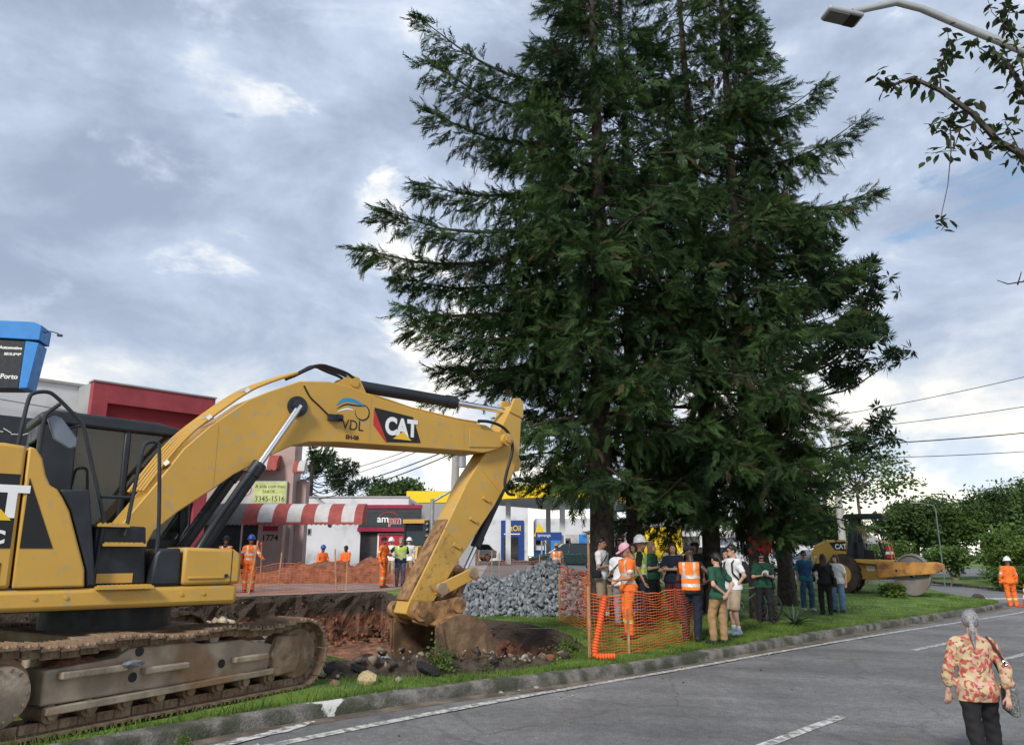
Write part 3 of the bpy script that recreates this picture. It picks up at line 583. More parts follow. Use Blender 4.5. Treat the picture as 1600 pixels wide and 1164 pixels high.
        mb=MB(); mb.lathe([(0,-.17),(.30,-.17),(.33,-.1),(.33,.1),(.30,.17),(0,.17)],(Lh,lat,zc),28,Matrix.Rotation(R(90),3,'X')); mb.build('idler',m_steel,t,30,0,(0,0,0),rz)
        mb=MB(); mb.prism([(1.36,.22),(1.72,.24),(1.80,.36),(1.78,.68),(1.40,.70),(1.33,.5)],lat+.17*s,lat+.26*s,'y'); mb.build('idler_guard',m_steel,t,30,.02,(0,0,0),rz)
        mb=MB(); mb.lathe([(0,-.2),(.33,-.2),(.36,0),(.33,.12),(.27,.13),(.26,.27),(.22,.29),(0,.29)] if s>0 else [(0,.2),(.33,.2),(.36,0),(.33,-.12),(.27,-.13),(.26,-.27),(.22,-.29),(0,-.29)],(-Lh,lat,zc),28,Matrix.Rotation(R(-90),3,'X')); sp=mb.build('sprocket',m_frame,t,30,0,(0,0,0),rz)
        for k in range(14):
            a=2*math.pi*k/14; mb=MB(); mb.cyl((-Lh+.225*math.cos(a),lat+.28*s,zc+.225*math.sin(a)),(-Lh+.225*math.cos(a),lat+.305*s,zc+.225*math.sin(a)),.018,n=6); mb.build('bolt',m_steel,sp,0)
        if s<0:
            for (x0,x1,z) in ((-1.35,-.75,.64),(.66,1.4,.68)):
                mb=MB(); k=9; V=[];F=[]
                for i in range(k):
                    for j in range(6):
                        x=x0+(x1-x0)*i/(k-1); y=lat-.17+.34*j/5; e=math.sin(math.pi*i/(k-1))*math.sin(math.pi*(j+.4)/5.8); V.append((x,y,z-.03+.13*e*(.7+.6*random.random())))
                for i in range(k-1):
                    for j in range(5): F.append((i*6+j,i*6+6+j,i*6+7+j,i*6+j+1))
                mb.add(V,F); mb.build('packed_earth',M('red_earth',(.15,.065,.038),.95,var=.4,scale=9,bump=1.5,bscale=30),fr,40)
    return t
excavator()
# ================================================================ TREES
m_bark=M('conifer_bark',(.045,.034,.027),.95,var=.4,scale=9,bump=1.5,bscale=22)
m_bark2=M('pale_bark',(.16,.13,.10),.95,var=.35,scale=7,bump=1,bscale=25)
def leafmat(name,col,col2,tr=.25):
    m=M(name,col,.75,var=.3,scale=.9,col2=col2,spec=.25); nt=m.node_tree; N=nt.nodes; L=nt.links; b=N['Principled BSDF']
    t=N.new('ShaderNodeBsdfTranslucent'); L.new(b.inputs['Base Color'].links[0].from_socket,t.inputs[0]); mx=N.new('ShaderNodeMixShader'); mx.inputs[0].default_value=tr
    L.new(b.outputs[0],mx.inputs[1]); L.new(t.outputs[0],mx.inputs[2]); L.new(mx.outputs[0],N['Material Output'].inputs[0]); return m
m_cyp=leafmat('cypress_foliage',(.018,.046,.018),(.05,.096,.024),.2)
m_cyp_b=leafmat('cypress_foliage_brown',(.05,.045,.018),(.075,.06,.025),.2)
m_ara=leafmat('araucaria_foliage',(.014,.034,.014),(.03,.06,.02),.15)
m_leafA=leafmat('broad_leaf_a',(.065,.12,.028),(.12,.20,.045),.3)
m_leafB=leafmat('broad_leaf_b',(.055,.10,.035),(.105,.17,.05),.35)
m_leafC=leafmat('broad_leaf_c',(.085,.15,.03),(.14,.22,.05),.3)
def frames(D,up=None):
    """rows of unit directions -> rotation matrices whose X axis is D"""
    D=D/np.linalg.norm(D,axis=1,keepdims=True); u=np.tile(np.array([0,0,1.]),(len(D),1)) if up is None else up
    Yv=np.cross(u,D); n=np.linalg.norm(Yv,axis=1,keepdims=True); Yv=np.where(n<1e-3,np.array([[0,1.,0]]),Yv/np.maximum(n,1e-6)); Z=np.cross(D,Yv)
    return np.stack([D,Yv,Z],2)
def scatter(tv,tf,P_,D,S_,roll=None):
    """copies of a template (verts tv, faces tf) at points P_ along directions D, scaled by S_"""
    Rm=frames(D)
    if roll is not None:
        c,s=np.cos(roll),np.sin(roll); Y2=Rm[:,:,1]*c[:,None]+Rm[:,:,2]*s[:,None]; Z2=-Rm[:,:,1]*s[:,None]+Rm[:,:,2]*c[:,None]; Rm=np.stack([Rm[:,:,0],Y2,Z2],2)
    V=np.einsum('nij,kj->nki',Rm,tv)*np.asarray(S_)[:,None,None]+P_[:,None,:]
    F=tf[None]+(np.arange(len(P_))*len(tv))[:,None,None]
    return V.reshape(-1,3),F.reshape(-1,tf.shape[1])
def spray_template(n=13,seed=1,droop=.25):
    """a feathery flat spray of scale foliage, unit length along X: quads, a spine and side fronds"""
    r=np.random.default_rng(seed); V=[];F=[]
    def blade(a,b,w):
        a=np.array(a);b=np.array(b);d=b-a; p=np.array([-d[1],d[0],.3*d[0]]); p=p/np.linalg.norm(p)*w; m=a+d*.45
        o=len(V); V.extend([a-p*.25,m-p,b,m+p]); F.append((o,o+1,o+2,o+3))
    for i in range(n):
        t=.1+.85*i/(n-1); z=-droop*t*t; s=1 if i%2 else -1; L=.42*(1-.55*t)*(.7+.6*r.random())
        blade((t-.06,0,z),(t+L*.75,s*L*.6,z-.18*L+.08*(r.random()-.5)),.036*(1.2-.5*t))
    blade((0,0,0),(.5,0,-droop*.3),.03); blade((.45,0,-droop*.25),(1.05,.02,-droop*1.0),.05)
    return np.array(V),np.array(F)
SPR=[spray_template(13,s,d) for s,d in ((1,.2),(2,.35),(3,.5))]
def tree_trunk(mb,base,h,r0,r1,lean=(0,0),n=10,wob=.08,seed=0):
    rr=random.Random(seed); pts=[];rad=[]
    for i in range(13):
        t=i/12; pts.append((base[0]+lean[0]*t*h+wob*math.sin(t*5+seed),base[1]+lean[1]*t*h+wob*math.cos(t*4+seed),base[2]-.15+t*h)); rad.append((r0+(r1-r0)*t)*(1.35 if i==0 else 1.1 if i==1 and False else 1))
    mb.tube(pts,rad,n); return pts
def conifer(name,label,base,h,r0,prof,z0,nl,seed,heroes=(),dens=1.0,brown=.06,azbias=None,drape=.5,front=16,lim=None,low=0):
    """cypress: trunk, limbs that rise then bow, hanging branchlets with sprays. prof(t)->limb length"""
    rr=random.Random(seed); g=np.random.default_rng(seed)
    root=thing(name,label,'tree',base); mb=MB(); mb_t=tree_trunk(mb,(0,0,0),h,r0,.05,seed=seed); mb.build('trunk',m_bark,root,60)
    PP=[];DD=[];SS=[]; lm=MB(); BP=[];BD=[];BS=[]
    limbs=[]
    for i in range(nl):
        t=(i+rr.random())/nl; z=z0+(h-z0-.3)*t; az=rr.uniform(0,2*math.pi) if azbias is None or rr.random()<.45 else rr.gauss(azbias,1.0)
        L=prof((z-z0)/(h-z0))*rr.uniform(.55,1.12); L=min(L,lim(z,az)) if lim else L; limbs.append((z,az,L,rr.uniform(.0,.35),None))
    for i in range(low): limbs.append((rr.uniform(2.6,4.8),rr.uniform(0,6.28),rr.uniform(.9,2.1),-.1,None))
    for (z,tip) in heroes: limbs.append((z,0,0,0,tip))
    for i in range(front): z=z0+.8+(h-z0-4)*(i+rr.random())/front; limbs.append((z,rr.gauss(-1.57,.6),prof((z-z0)/(h-z0))*rr.uniform(.3,.6),rr.uniform(0,.2),None))
    for (z,az,L,rise,tip) in limbs:
        if tip is None: d=np.array([math.cos(az),math.sin(az)])
        else:
            v=np.array(tip)-np.array(base); L=math.hypot(v[0],v[1]); d=v[:2]/L; z=z if z else v[2]+.15*L; endz=v[2]
        k=max(5,int(L/.45)); pts=[]
        for j in range(k+1):
            s=j/k
            zz=z+L*(rise*s-.42*s*s*(1-.25*s)) if tip is None else z+(endz-z)*s**1.3-.10*L*math.sin(math.pi*s)
            pts.append(np.array([d[0]*L*s+.12*math.sin(3*s+seed)*s,d[1]*L*s+.12*math.cos(4*s)*s,zz+(.12*L*max(0,s-.75))]))
        lm.tube([tuple(p) for p in pts],[max(.008,.014*L*(1-.93*j/k)+.006) for j in range(k+1)],5)
        nb=int(L*13*dens*(1 if tip is None else 2.1))+6
        for q in range(nb):
            s=.14+.86*(q+rr.random())/nb; f=s*k; j=min(k-1,int(f)); p=pts[j]*(1-(f-j))+pts[j+1]*(f-j)
            side=rr.choice((-1,1)); a2=rr.uniform(.35,1.25)*side; dd=np.array([d[0]*math.cos(a2)-d[1]*math.sin(a2),d[0]*math.sin(a2)+d[1]*math.cos(a2),0])
            bl=(.30+.95*(1-s)*min(1,L/3.5))*rr.uniform(.6,1.25); hang=rr.uniform(.1,.5)+drape*(1-s)*rr.uniform(.4,1.8)
            br=rr.random()<brown; tp,td,ts=(BP,BD,BS) if br else (PP,DD,SS)
            n2=max(2,int(bl/.17)); cur=p.copy(); dv=dd+np.array([0,0,-.05])
            for m in range(n2):
                dv=dv+np.array([0,0,-hang*.45]); dv/=np.linalg.norm(dv); cur=cur+dv*(bl/n2)
                tp.append(cur.copy()); jit=g.normal(0,.35,3); td.append(dv+jit); ts.append(rr.uniform(.26,.47))
        # leading tip sprays
        for m in range(5):
            PP.append(pts[-1]-np.array([d[0],d[1],0])*.12*m); DD.append(np.array([d[0],d[1],.15])+g.normal(0,.25,3)); SS.append(rr.uniform(.3,.5))
    tag(lm.build('limbs',m_bark,root,60),kind='stuff')
    for nm,(A,Bd,Sc),mt in (('crown',(PP,DD,SS),m_cyp),('dry_foliage',(BP,BD,BS),m_cyp_b)):
        if not A: continue
        A=np.array(A);Bd=np.array(Bd);Sc=np.array(Sc); Vs=[];Fs=[];o=0; pick=g.integers(0,3,len(A))
        for kk in range(3):
            m=pick==kk
            if not m.any(): continue
            v,f=scatter(*SPR[kk],A[m],Bd[m],Sc[m],g.uniform(0,6.28,m.sum())); Vs.append(v);Fs.append(f+o);o+=len(v)
        link(nm,npmesh(nm,np.concatenate(Vs),np.concatenate(Fs),mt),root)
    return root
pA=lambda t:.6+5.0*max(0,(1-t))**.62*(.5+.5*min(1,t*5))
conifer('cypress_tree','tall dark cypress with the thick bare trunk left of the crowd',(2.22,18.7,tz(2.2,18.7)),19.5,.33,lambda t:.45+5.0*(1-t)**1.05*(.5+.5*min(1,t*4)),3.0,118,11,
  heroes=[(9.6,(-3.75,17.2,8.6)),(10.2,(-3.1,16.6,9.3)),(11.3,(-2.5,17.9,10.7)),(8.2,(-2.6,17.4,7.2)),(6.8,(-1.7,17.9,5.9)),(14.0,(-2.45,17.6,15.2)),(13.2,(-2.2,16.9,13.5)),(12.4,(-2.2,17.2,12.3)),(7.4,(-2.3,16.5,6.5)),(9.0,(-2.9,18.4,8.3))],azbias=R(190),dens=.95,front=15,drape=.65)
conifer('cypress_tree','slimmer dark cypress standing just behind the thick bare trunk',(3.3,20.6,tz(3.3,20.6)),19,.25,lambda t:1.1+3.0*(1-t)**.9*(.5+.5*min(1,t*4)),4.2,70,23,dens=.9,front=13)
conifer('cypress_tree','dark cypress in the middle of the clump with drooping low foliage',(5.3,20.8,tz(5.3,20.8)),20,.26,lambda t:1.0+4.0*(1-t)**1.0*(.6+.4*min(1,t*5)),2.2,96,37,dens=.95,drape=.7,low=16)
conifer('cypress_tree','broad dark cypress with a red cloth tied round its trunk',(6.45,20.6,tz(6.4,20.6)),20,.28,lambda t:.4+5.2*(1-t)**1.1*(.7+.3*min(1,t*5)),1.9,122,41,
  heroes=[(11.8,(10.5,20.8,11.9)),(12.8,(10.1,20.2,13.9)),(14.2,(9.3,20.6,15.4)),(9.2,(9.6,19.9,9.4)),(8.0,(9.3,20.4,8.2))],azbias=R(-10),dens=1.1,drape=.7,lim=lambda z,az: 1.3+.25*max(0,z-7.5) if math.cos(az)>.1 and z<11 else 9,low=16)
# --- araucarias
def tuft_template(n=26,seed=3):
    r=np.random.default_rng(seed); V=[];F=[]
    for i in range(n):
        a=r.uniform(0,6.28); e=r.uniform(-.35,1.2); d=np.array([math.cos(a)*math.cos(e),math.sin(a)*math.cos(e),math.sin(e)]); L=r.uniform(.7,1.0)
        p=np.cross(d,[.3,.2,1]); p/=np.linalg.norm(p); b=d*.12; m=d*L*.5; o=len(V); V.extend([b-p*.04,m-p*.075,d*L,m+p*.075]); F.append((o,o+1,o+2,o+3))
    return np.array(V),np.array(F)
TUFT=tuft_template()
def araucaria(name,label,base,h,r0,zlow,nb,rad,seed,tuft=.42,azlist=None,extra=()):
    rr=random.Random(seed); g=np.random.default_rng(seed); root=thing(name,label,'tree',base)
    mb=MB(); tree_trunk(mb,(0,0,0),h,r0,r0*.45,seed=seed,wob=.04); mb.build('trunk',m_bark,root,60); lm=MB(); PP=[];DD=[];SS=[]
    for i in range(nb+len(extra)):
        t=min(1,i/nb); z=zlow+(h-zlow)*t; az=(rr.uniform(0,6.28) if azlist is None else rr.choice(azlist)+rr.gauss(0,.45)); L=rad*(.62+.38*math.sin(math.pi*min(1,.25+.75*t)))*rr.uniform(.75,1.1)*(1-.35*t*t)
        if i>=nb: z,az,L=extra[i-nb]
        d=np.array([math.cos(az),math.sin(az),0]); pts=[d*L*s+np.array([0,0,z+L*(-.16*math.sin(math.pi*s*.9)+.26*s*s)]) for s in np.linspace(0,1,8)]
        lm.tube([tuple(p) for p in pts],[.05*(1-.7*s)*r0/.25 for s in np.linspace(0,1,8)],5)
        for q in range(int(11*rad/2.5)):
            s=rr.uniform(.76,1.03); p=d*L*s+np.array([0,0,z+L*(-.16*math.sin(math.pi*s*.9)+.26*s*s)]); sp=.5*tuft/.42*(1.25-s*.5)
            PP.append(p+g.normal(0,sp*.6,3)*np.array([1,1,.6])+np.array([0,0,.1])); DD.append(d*.6+g.normal(0,.5,3)); SS.append(tuft*rr.uniform(.7,1.2))
    tag(lm.build('limbs',m_bark,root,60),kind='stuff')
    v,f=scatter(*TUFT,np.array(PP),np.array(DD),np.array(SS),g.uniform(0,6.28,len(PP))); link('crown',npmesh('crown',v,f,m_ara),root); return root
araucaria('araucaria_tree','dark araucaria with layered tufted branches right of the cypresses',(8.75,25.3,tz(8.7,25.3)),12.2,.26,7.0,34,3.6,5,.42,[0,-.35,.3,-.9,.1,-.6,2.8],[(5.3,-.1,3.6),(4.6,-.25,3.5),(7.1,-.2,3.9),(8.2,0,3.9),(9.3,-.15,3.7),(8.8,.2,3.5),(10.3,-.05,3.2)])
araucaria('araucaria_tree','distant flat-topped araucaria above the white convenience store',(-19.5,75,1.1),9.9,.35,5.2,16,5.2,9,.75)
# --- broadleaf
def leaf_template(seed=5,n=7):
    r=np.random.default_rng(seed); V=[];F=[]
    for i in range(n):
        c=r.normal(0,.45,3); d=r.normal(0,1,3); d/=np.linalg.norm(d); p=np.cross(d,r.normal(0,1,3)); p/=np.linalg.norm(p); L=r.uniform(.35,.6); w=L*.33; o=len(V)
        V.extend([c-d*L*.5,c-p*w,c+d*L*.5,c+p*w]); F.append((o,o+1,o+2,o+3))
    return np.array(V),np.array(F)
LEAF=leaf_template()
def broadleaf(name,label,base,h,r0,rx,rz,mat,n,leaf,seed,crown_z=None,sparse=0,group=None,cat='tree'):
    rr=random.Random(seed); g=np.random.default_rng(seed); root=thing(name,label,cat,base,group=group); cz=crown_z or h-rz*.9
    mb=MB(); k=tree_trunk(mb,(0,0,0),max(.4,cz),r0,r0*.55,seed=seed,wob=.12); lm=MB(); nl=9; blobs=[]
    top=np.array(k[-1])
    for i in range(nl):
        az=6.28*i/nl+rr.uniform(-.4,.4); e=rr.uniform(-.1,1.2); L=rr.uniform(.5,.95); p=np.array([rx*L*math.cos(az)*math.cos(e),rx*L*math.sin(az)*math.cos(e),cz+rz*L*math.sin(e)])
        m=(top*.6+p*.4)+g.normal(0,.15,3)*rx*.3; lm.tube([tuple(top*.98),tuple(m),tuple(p)],[r0*.4,r0*.25,r0*.06],5); blobs.append((p,rr.uniform(.28,.5)))
    for i in range(14):
        d=g.normal(0,1,3); d/=np.linalg.norm(d); d[2]=d[2]*.8+.1; blobs.append((np.array([rx*d[0],rx*d[1],rz*d[2]])*rr.uniform(.35,.8)+np.array([0,0,cz+rz*.15]),rr.uniform(.25,.5)))
    mb.build('trunk',m_bark2,root,60); tag(lm.build('limbs',m_bark2,root,60),kind='stuff')
    PP=[]
    for p,s in blobs:
        q=g.normal(0,1,(n//len(blobs),3)); q/=np.linalg.norm(q,axis=1,keepdims=True); q*=(g.random((len(q),1))**(.45))*np.array([[rx*s,rx*s,rz*s*.8]]); PP.append(p+q)
    PP=np.concatenate(PP); PP[:,2]=np.maximum(PP[:,2],.05); DD=g.normal(0,1,PP.shape); v,f=scatter(*LEAF,PP,DD,g.uniform(.6,1.3,len(PP))*leaf)
    link('crown',npmesh('crown',v,f,mat),root); return root
broadleaf('park_tree','loose feathery tree rising just behind the road roller',(17.9,40,.3),7.0,.12,2.9,2.4,m_leafB,620,.40,51)
PT=[(28.6,56,6.9,2.7,2.5,m_leafB,'dark tree at the left end of the park edge'),(31.4,56,6.6,2.6,2.6,m_leafA,'mid green tree behind the thin lamp post in the park'),(35.4,57,7.6,3.4,3.0,m_leafB,'largest dark spreading tree at the right of the park'),(38.6,56,8.2,3.6,3.2,m_leafB,'dark tree at the right picture edge of the park'),
    (31.0,49,4.6,2.0,1.9,m_leafA,'small rounded tree standing before the big park trees'),(27,68,7,3.5,3,m_leafB,'distant park tree seen between the lamp post and roller'),(44,66,9.5,5,4.0,m_leafB,'far tall tree closing the view on the right'),(34,66,8,4,3.4,m_leafB,'far dark tree behind the middle of the park')]
for i,(x,y,h,rx,rz,mt,lb) in enumerate(PT): broadleaf('park_tree',lb,(x,y,tz(x,y)-.06),h-1.5,.18,rx*.92,rz*.85,mt,1250,.55,60+i,group='trees in the park')
BU=[(27.8,44,2.9,1.5,1.3,m_leafC,'bright green rounded bush before the park trees'),(25.9,41,1.0,1.2,.55,m_leafC,'low flowering bush near the right worker'),(25.9,47,2.2,1.4,1.0,m_leafA,'green bush right of the lamp post foot'),(25.6,54,2.6,2.0,1.2,m_leafA,'wide bush behind the roller drum')]
for i,(x,y,h,rx,rz,mt,lb) in enumerate(BU): broadleaf('bush',lb,(x,y,tz(x,y)-.06),h,.05,rx,rz,mt,900,.34,80+i,crown_z=h-rz*.9,cat='bush',group='bushes in the park')
for x,y,h,rx,lb in ((7.4,33.5,1.5,2.2,'bright green shrub behind the white car bonnet'),(14.1,29.6,.42,.36,'leafy yellow green shrub under the road roller')): broadleaf('shrub',lb,(x,y,tz(x,y)),h,.03,rx,h*.5,m_leafC,500,.22,int(90+x),crown_z=h*.5,cat='shrub')
broadleaf('street_tree','far round dark tree peeping over the yellow canopy roof',(-13.6,92,1.1),9.2,.2,4.2,1.8,m_leafB,900,.8,131)
broadleaf('street_tree','light green tree seen between the cypress trunks',(9.5,48,.9),8.2,.15,2.6,3.0,m_leafA,900,.5,133)
# ================================================================ BUILDINGS, STATION, STREET FURNITURE
m_pl_white=M('white_render',(.62,.63,.66),.85,var=.06,scale=.6,stain=(.45,.45,.45),stain_amt=.3,stain_scale=.7)
m_pl_pink=M('pink_render',(.42,.30,.28),.85,var=.08,scale=1,stain=(.3,.22,.2),stain_amt=.3)
m_pl_red=M('crimson_render',(.33,.055,.07),.8,var=.12,scale=1.2,stain=(.26,.05,.06),stain_amt=.4)
m_pl_red2=M('deep_crimson_render',(.22,.02,.03),.8,var=.1,scale=1.2)
m_pl_grey=M('grey_render',(.33,.33,.33),.85,var=.1,scale=.8)
m_glassd=M('shop_glass',(.02,.022,.025),.08,var=.2,spec=.6)
m_fas=M('charcoal_cladding',(.035,.042,.05),.5,var=.1); m_mag=M('crimson_trim',(.30,.012,.05),.5,var=.05)
m_yw=M('station_yellow',(.80,.55,.012),.5,var=.04); m_bl=M('station_blue',(.012,.05,.23),.5,var=.06); m_lbl=M('light_blue',(.03,.22,.6),.5,var=.06)
m_grey=M('galvanised',(.33,.34,.35),.5,.4,var=.1); m_concp=M('pole_concrete',(.36,.35,.33),.9,var=.12,scale=2)
m_awr=M('awning_red',(.30,.06,.05),.7,var=.15); m_aww=M('awning_white',(.5,.48,.47),.7,var=.08,stain=(.45,.42,.4),stain_amt=.3); m_awg=M('awning_grey',(.13,.13,.13),.7,var=.15)
m_redp=M('poster_red',(.45,.02,.04),.5,var=.1)
def box_part(name,a,b,mat,par,bevel=0): mb=MB(); mb.b2(a,b); return mb.build(name,mat,par,0,bevel)
# --- crimson shop, seen over the excavator
def crimson_shop():
    A=Vector((-15.6,28.0,0)); Bv=Vector((-12.35,31.4,0)); d=(Bv-A); L=d.length; rz=math.atan2(d.y,d.x)
    t=thing('crimson_shop','crimson fronted shop whose parapet rises above the excavator cab','building',(A.x,A.y,.3),rz)
    z1=7.7; box_part('wall',(0,.35,0),(L,6,z1),m_pl_grey,t); 
    f=box_part('facade_pier',(0,0,0),(.55,.34,z1-.005),m_pl_red,t); box_part('facade_pier',(L-.5,0,0),(L,.34,z1-.005),m_pl_red,t)
    box_part('parapet',(.552,0,z1-.75),(L-.502,.34,z1-.005),m_pl_red,t); box_part('recess_panel',(.552,.22,4.3),(L-.502,.33,z1-.752),m_pl_red2,t); box_part('coping',(-.04,-.04,z1),(L+.04,.5,z1+.06),m_pl_grey,t)
    box_part('fascia',(.552,.0,3.4),(L-.502,.33,4.29),m_pl_red,t); box_part('shop_window',(.6,.15,.4),(L-.55,.2,3.38),m_glassd,t)
    mb=MB(); mb.tube([(.6,.18,4.75),(1.6,.2,4.68),(2.6,.19,4.72),(L-.55,.2,4.6)],.012,5); mb.build('cable',m_black,t)
crimson_shop()
t=thing('white_shop','white shop building behind the blue sign at the left edge','building',(-16.2,29.6,.3),R(46))
box_part('wall',(-9,.2,0),(-.3,7,7.75),m_pl_white,t); box_part('coping',(-9,.1,7.75),(-.3,.5,7.85),m_pl_grey,t); box_part('dark_fascia',(-9,.05,5.3),(-1.6,.19,6.3),m_fas,t)
mb=MB()
for k in range(6): mb.box((-3.2+.28*k,.04,5.7+.06*math.sin(k*2)),(.3,.012,.03),Matrix.Rotation(.5*math.sin(k*1.7),3,'Y'))
mb.build('line_graphic',m_wht,t,0); box_part('shop_window',(-8,.1,.3),(-1,.18,4.2),m_glassd,t)
mb=MB(); mb.tube([(-9,.05,7.05),(-5,.03,6.95),(-.4,.04,6.7)],.014,5); mb.build('cable',m_black,t)
# --- blue totem sign
t=thing('blue_sign','blue and black box sign with white lettering at the left edge','sign',(-12.15,18.2,0.2),R(12))
mb=MB(); mb.prism([(-2.6,5.33),(.16,5.42),(.17,6.62),(-2.6,6.62)],0,.55,'y'); sb=mb.build('panel',M('sign_black',(.012,.016,.022),.4,var=.05),t,0,.01)
mb=MB(); mb.prism([(.172,5.42),(.36,5.44),(.47,6.58),(.172,6.62)],-.01,.56,'y'); mb.build('side_return',m_lbl,t,0,.01)
mb=MB(); mb.prism([(-2.6,6.66),(.49,6.64),(.5,7.02),(.3,7.10),(-2.6,7.05)],-.06,.62,'y'); mb.build('cap',m_lbl,t,0,.015)
for s,z,sz,sx in (('Automotivo',6.42,.102,1),('3015-5848',6.26,.088,1),('Porto',5.70,.165,1)): lettering(s,m_wht,sb,(.12,-.004,z),(1,0,0),(0,0,1),sz,.002,.004,sx,'RIGHT')
mb=MB(); mb.box((-.40,-.005,5.71),(.11,.006,.13)); mb.build('emblem',m_wht,sb,0); mb=MB(); mb.tube([(-.49,-.006,6.29),(-.51,-.006,6.24),(-.49,-.006,6.19),(-.46,-.006,6.18)],.014,5); mb.build('phone_icon',m_wht,sb,0)
mb=MB(); mb.cyl((-1.2,.3,-.2),(-1.2,.3,5.4),.12,n=12); mb.build('post',m_grey,t)
mb=MB(); mb.tube([(.49,.2,6.9),(.65,.1,6.92),(.9,-.05,6.83)],.012,6); fl=mb.build('lamp_arm',m_black,t); mb=MB(); mb.box((.94,-.07,6.78),(.11,.08,.05)); mb.build('floodlight',m_dark,fl,0)
# --- pink shop with the striped awning
t=thing('pink_shop','pink rendered two storey shop with a signboard over its awning','building',(-13.9,40,.5))
box_part('wall',(-5.2,.25,0),(2.5,1.6,7.2),m_pl_pink,t); box_part('corner_block',(2.51,1.0,0),(3.0,1.7,5.0),m_pl_pink,t)
sb=box_part('signboard',(-1.1,.05,3.75),(2.25,.22,4.9),m_aww,t); box_part('green_panel',(.55,.035,3.8),(2.22,.049,4.85),M('pale_green_print',(.52,.58,.24),.6,var=.15,scale=2),sb)
for s,z,sz in (('A vida com mais',4.62,.25),('SABOR...',4.35,.22),('3345-1516',3.98,.38)): lettering(s,m_blk,sb,(1.4,.03,z),(1,0,0),(0,0,1),sz,.002,0,.95)
mb=MB(); mb.lathe([(.30,-.004),(.33,-.004),(.33,.004),(.30,.004),(.30,-.004)],(.1,.04,4.45),24,Matrix.Rotation(R(90),3,'X')); mb.build('ring_emblem',m_redp,sb,0); lettering('da',m_redp,sb,(.1,.03,4.42),(1,0,0),(0,0,1),.3)
box_part('shop_window',(-4.6,.12,.2),(1.0,.2,2.8),m_glassd,t); box_part('upper_window',(-.6,.2,5.4),(.7,.24,6.6),m_glassd,t)
pr=box_part('portal',(1.05,-.35,0),(2.30,.24,2.75),m_pl_pink,t); lettering('1774',m_blk,pr,(1.68,-.362,2.0),(1,0,0),(0,0,1),.42,.004,.008); box_part('plate',(1.3,-.37,2.35),(2.05,-.352,2.6),m_mag,pr)
def awning(name,label,loc,stripes,w,rise,dep,drop,post=None):
    t=thing(name,label,'awning',loc); x=0
    pr=[(dep*math.sin(a)*-1,rise*math.cos(a)) for a in np.linspace(0,math.pi/2,8)]
    for k,m in enumerate(stripes):
        V=[];n=len(pr)
        for xx in (x,x+w[k]):
            for (y,z) in pr: V.append((xx,y,z))
        F=[(i,i+1,n+i+1,n+i) for i in range(n-1)]; mb=MB(); mb.add(V,F)
        mb.build('stripe',m,t,60); mb=MB(); q=max(2,int(w[k]/.22)); sw=w[k]/q
        for j in range(q): mb.add([(x+sw*j,-dep,0),(x+sw*(j+1),-dep,0),(x+sw*(j+1),-dep-.01,-drop*.55),(x+sw*(j+.5),-dep-.01,-drop),(x+sw*j,-dep-.01,-drop*.55)],[(0,1,2,3,4)])
        mb.build('valance',m_awr if m is m_aww else m,t,0); x+=w[k]
    for xx in (0,x):
        mb=MB(); mb.add([(xx,y,z) for y,z in pr]+[(xx,0,0)],[tuple(range(len(pr)+1))]); mb.build('end_panel',stripes[0] if xx==0 else stripes[-1],t,0)
    mb=MB(); mb.b2((0,-.02,-.06),(x,.06,.0)); mb.build('rear_beam',m_grey,t,0)
    for px in post or []: mb=MB(); mb.cyl((px,-dep+.05,-loc[2]+.4),(px,-dep+.05,.05),.045,n=8); mb.build('post',m_pl_pink,t)
    return t
awning('shop_awning','long curved red and white striped awning with scalloped edge',(-16.35,39.0,3.22),[m_awg,m_awr,m_aww,m_awr,m_aww,m_awr,m_aww,m_awr,m_aww,m_awr],[3.3,.72,.72,.70,.68,.66,.66,.64,.62,.4],.95,1.2,.16,[3.3])
awning('window_awning','small red and white awning over the upper window of the pink shop',(-14.6,40.2,6.0),[m_awr,m_aww,m_awr,m_aww,m_awr],[.5,.5,.5,.5,.5],.75,.7,.12)
awning('window_awning','small pale awning on the right corner of the pink shop',(-11.35,40.4,5.9),[m_awr,m_aww],[.25,.35],.6,.6,.1)
# --- white store building
t=thing('white_store','long white store building with charcoal fascia and crimson trim','building',(-15.4,50,.8))
box_part('wall',(0,0,0),(8.75,8,4.45),m_pl_white,t); box_part('coping',(-.05,-.06,4.45),(8.8,.3,4.55),m_pl_grey,t); box_part('rear_wall',(8.76,1.6,0),(13,8,4.2),m_pl_grey,t)
fa=box_part('fascia',(5.65,-.35,2.55),(9.6,-.01,3.75),m_fas,t)
for k in range(5): box_part('slat',(5.66,-.362,2.66+.2*k),(9.59,-.351,2.80+.2*k),m_fas,fa)
box_part('trim',(5.6,-.40,3.752),(9.65,-.01,3.98),m_mag,t); box_part('trim',(5.6,-.40,2.32),(9.65,-.01,2.548),m_mag,t)
lg=lettering('am',m_wht,fa,(7.2,-.37,3.08),(1,0,0),(0,0,1),.62,.006,.012,1.0); lettering('pm',m_redp,fa,(7.95,-.37,3.0),(1,0,0),(0,0,1),.62,.008,.012,1.0); lettering('pm',m_wht,fa,(7.96,-.366,3.0),(1,0,0),(0,0,1),.64,.004,.03,1.0)
mb=MB(); mb.tube([(7.58+.62*math.cos(a),-.37,3.12+.38*math.sin(a)) for a in np.linspace(.25,2.9,12)],[.03]*12,6); mb.build('logo_arc',m_awr,fa,0)
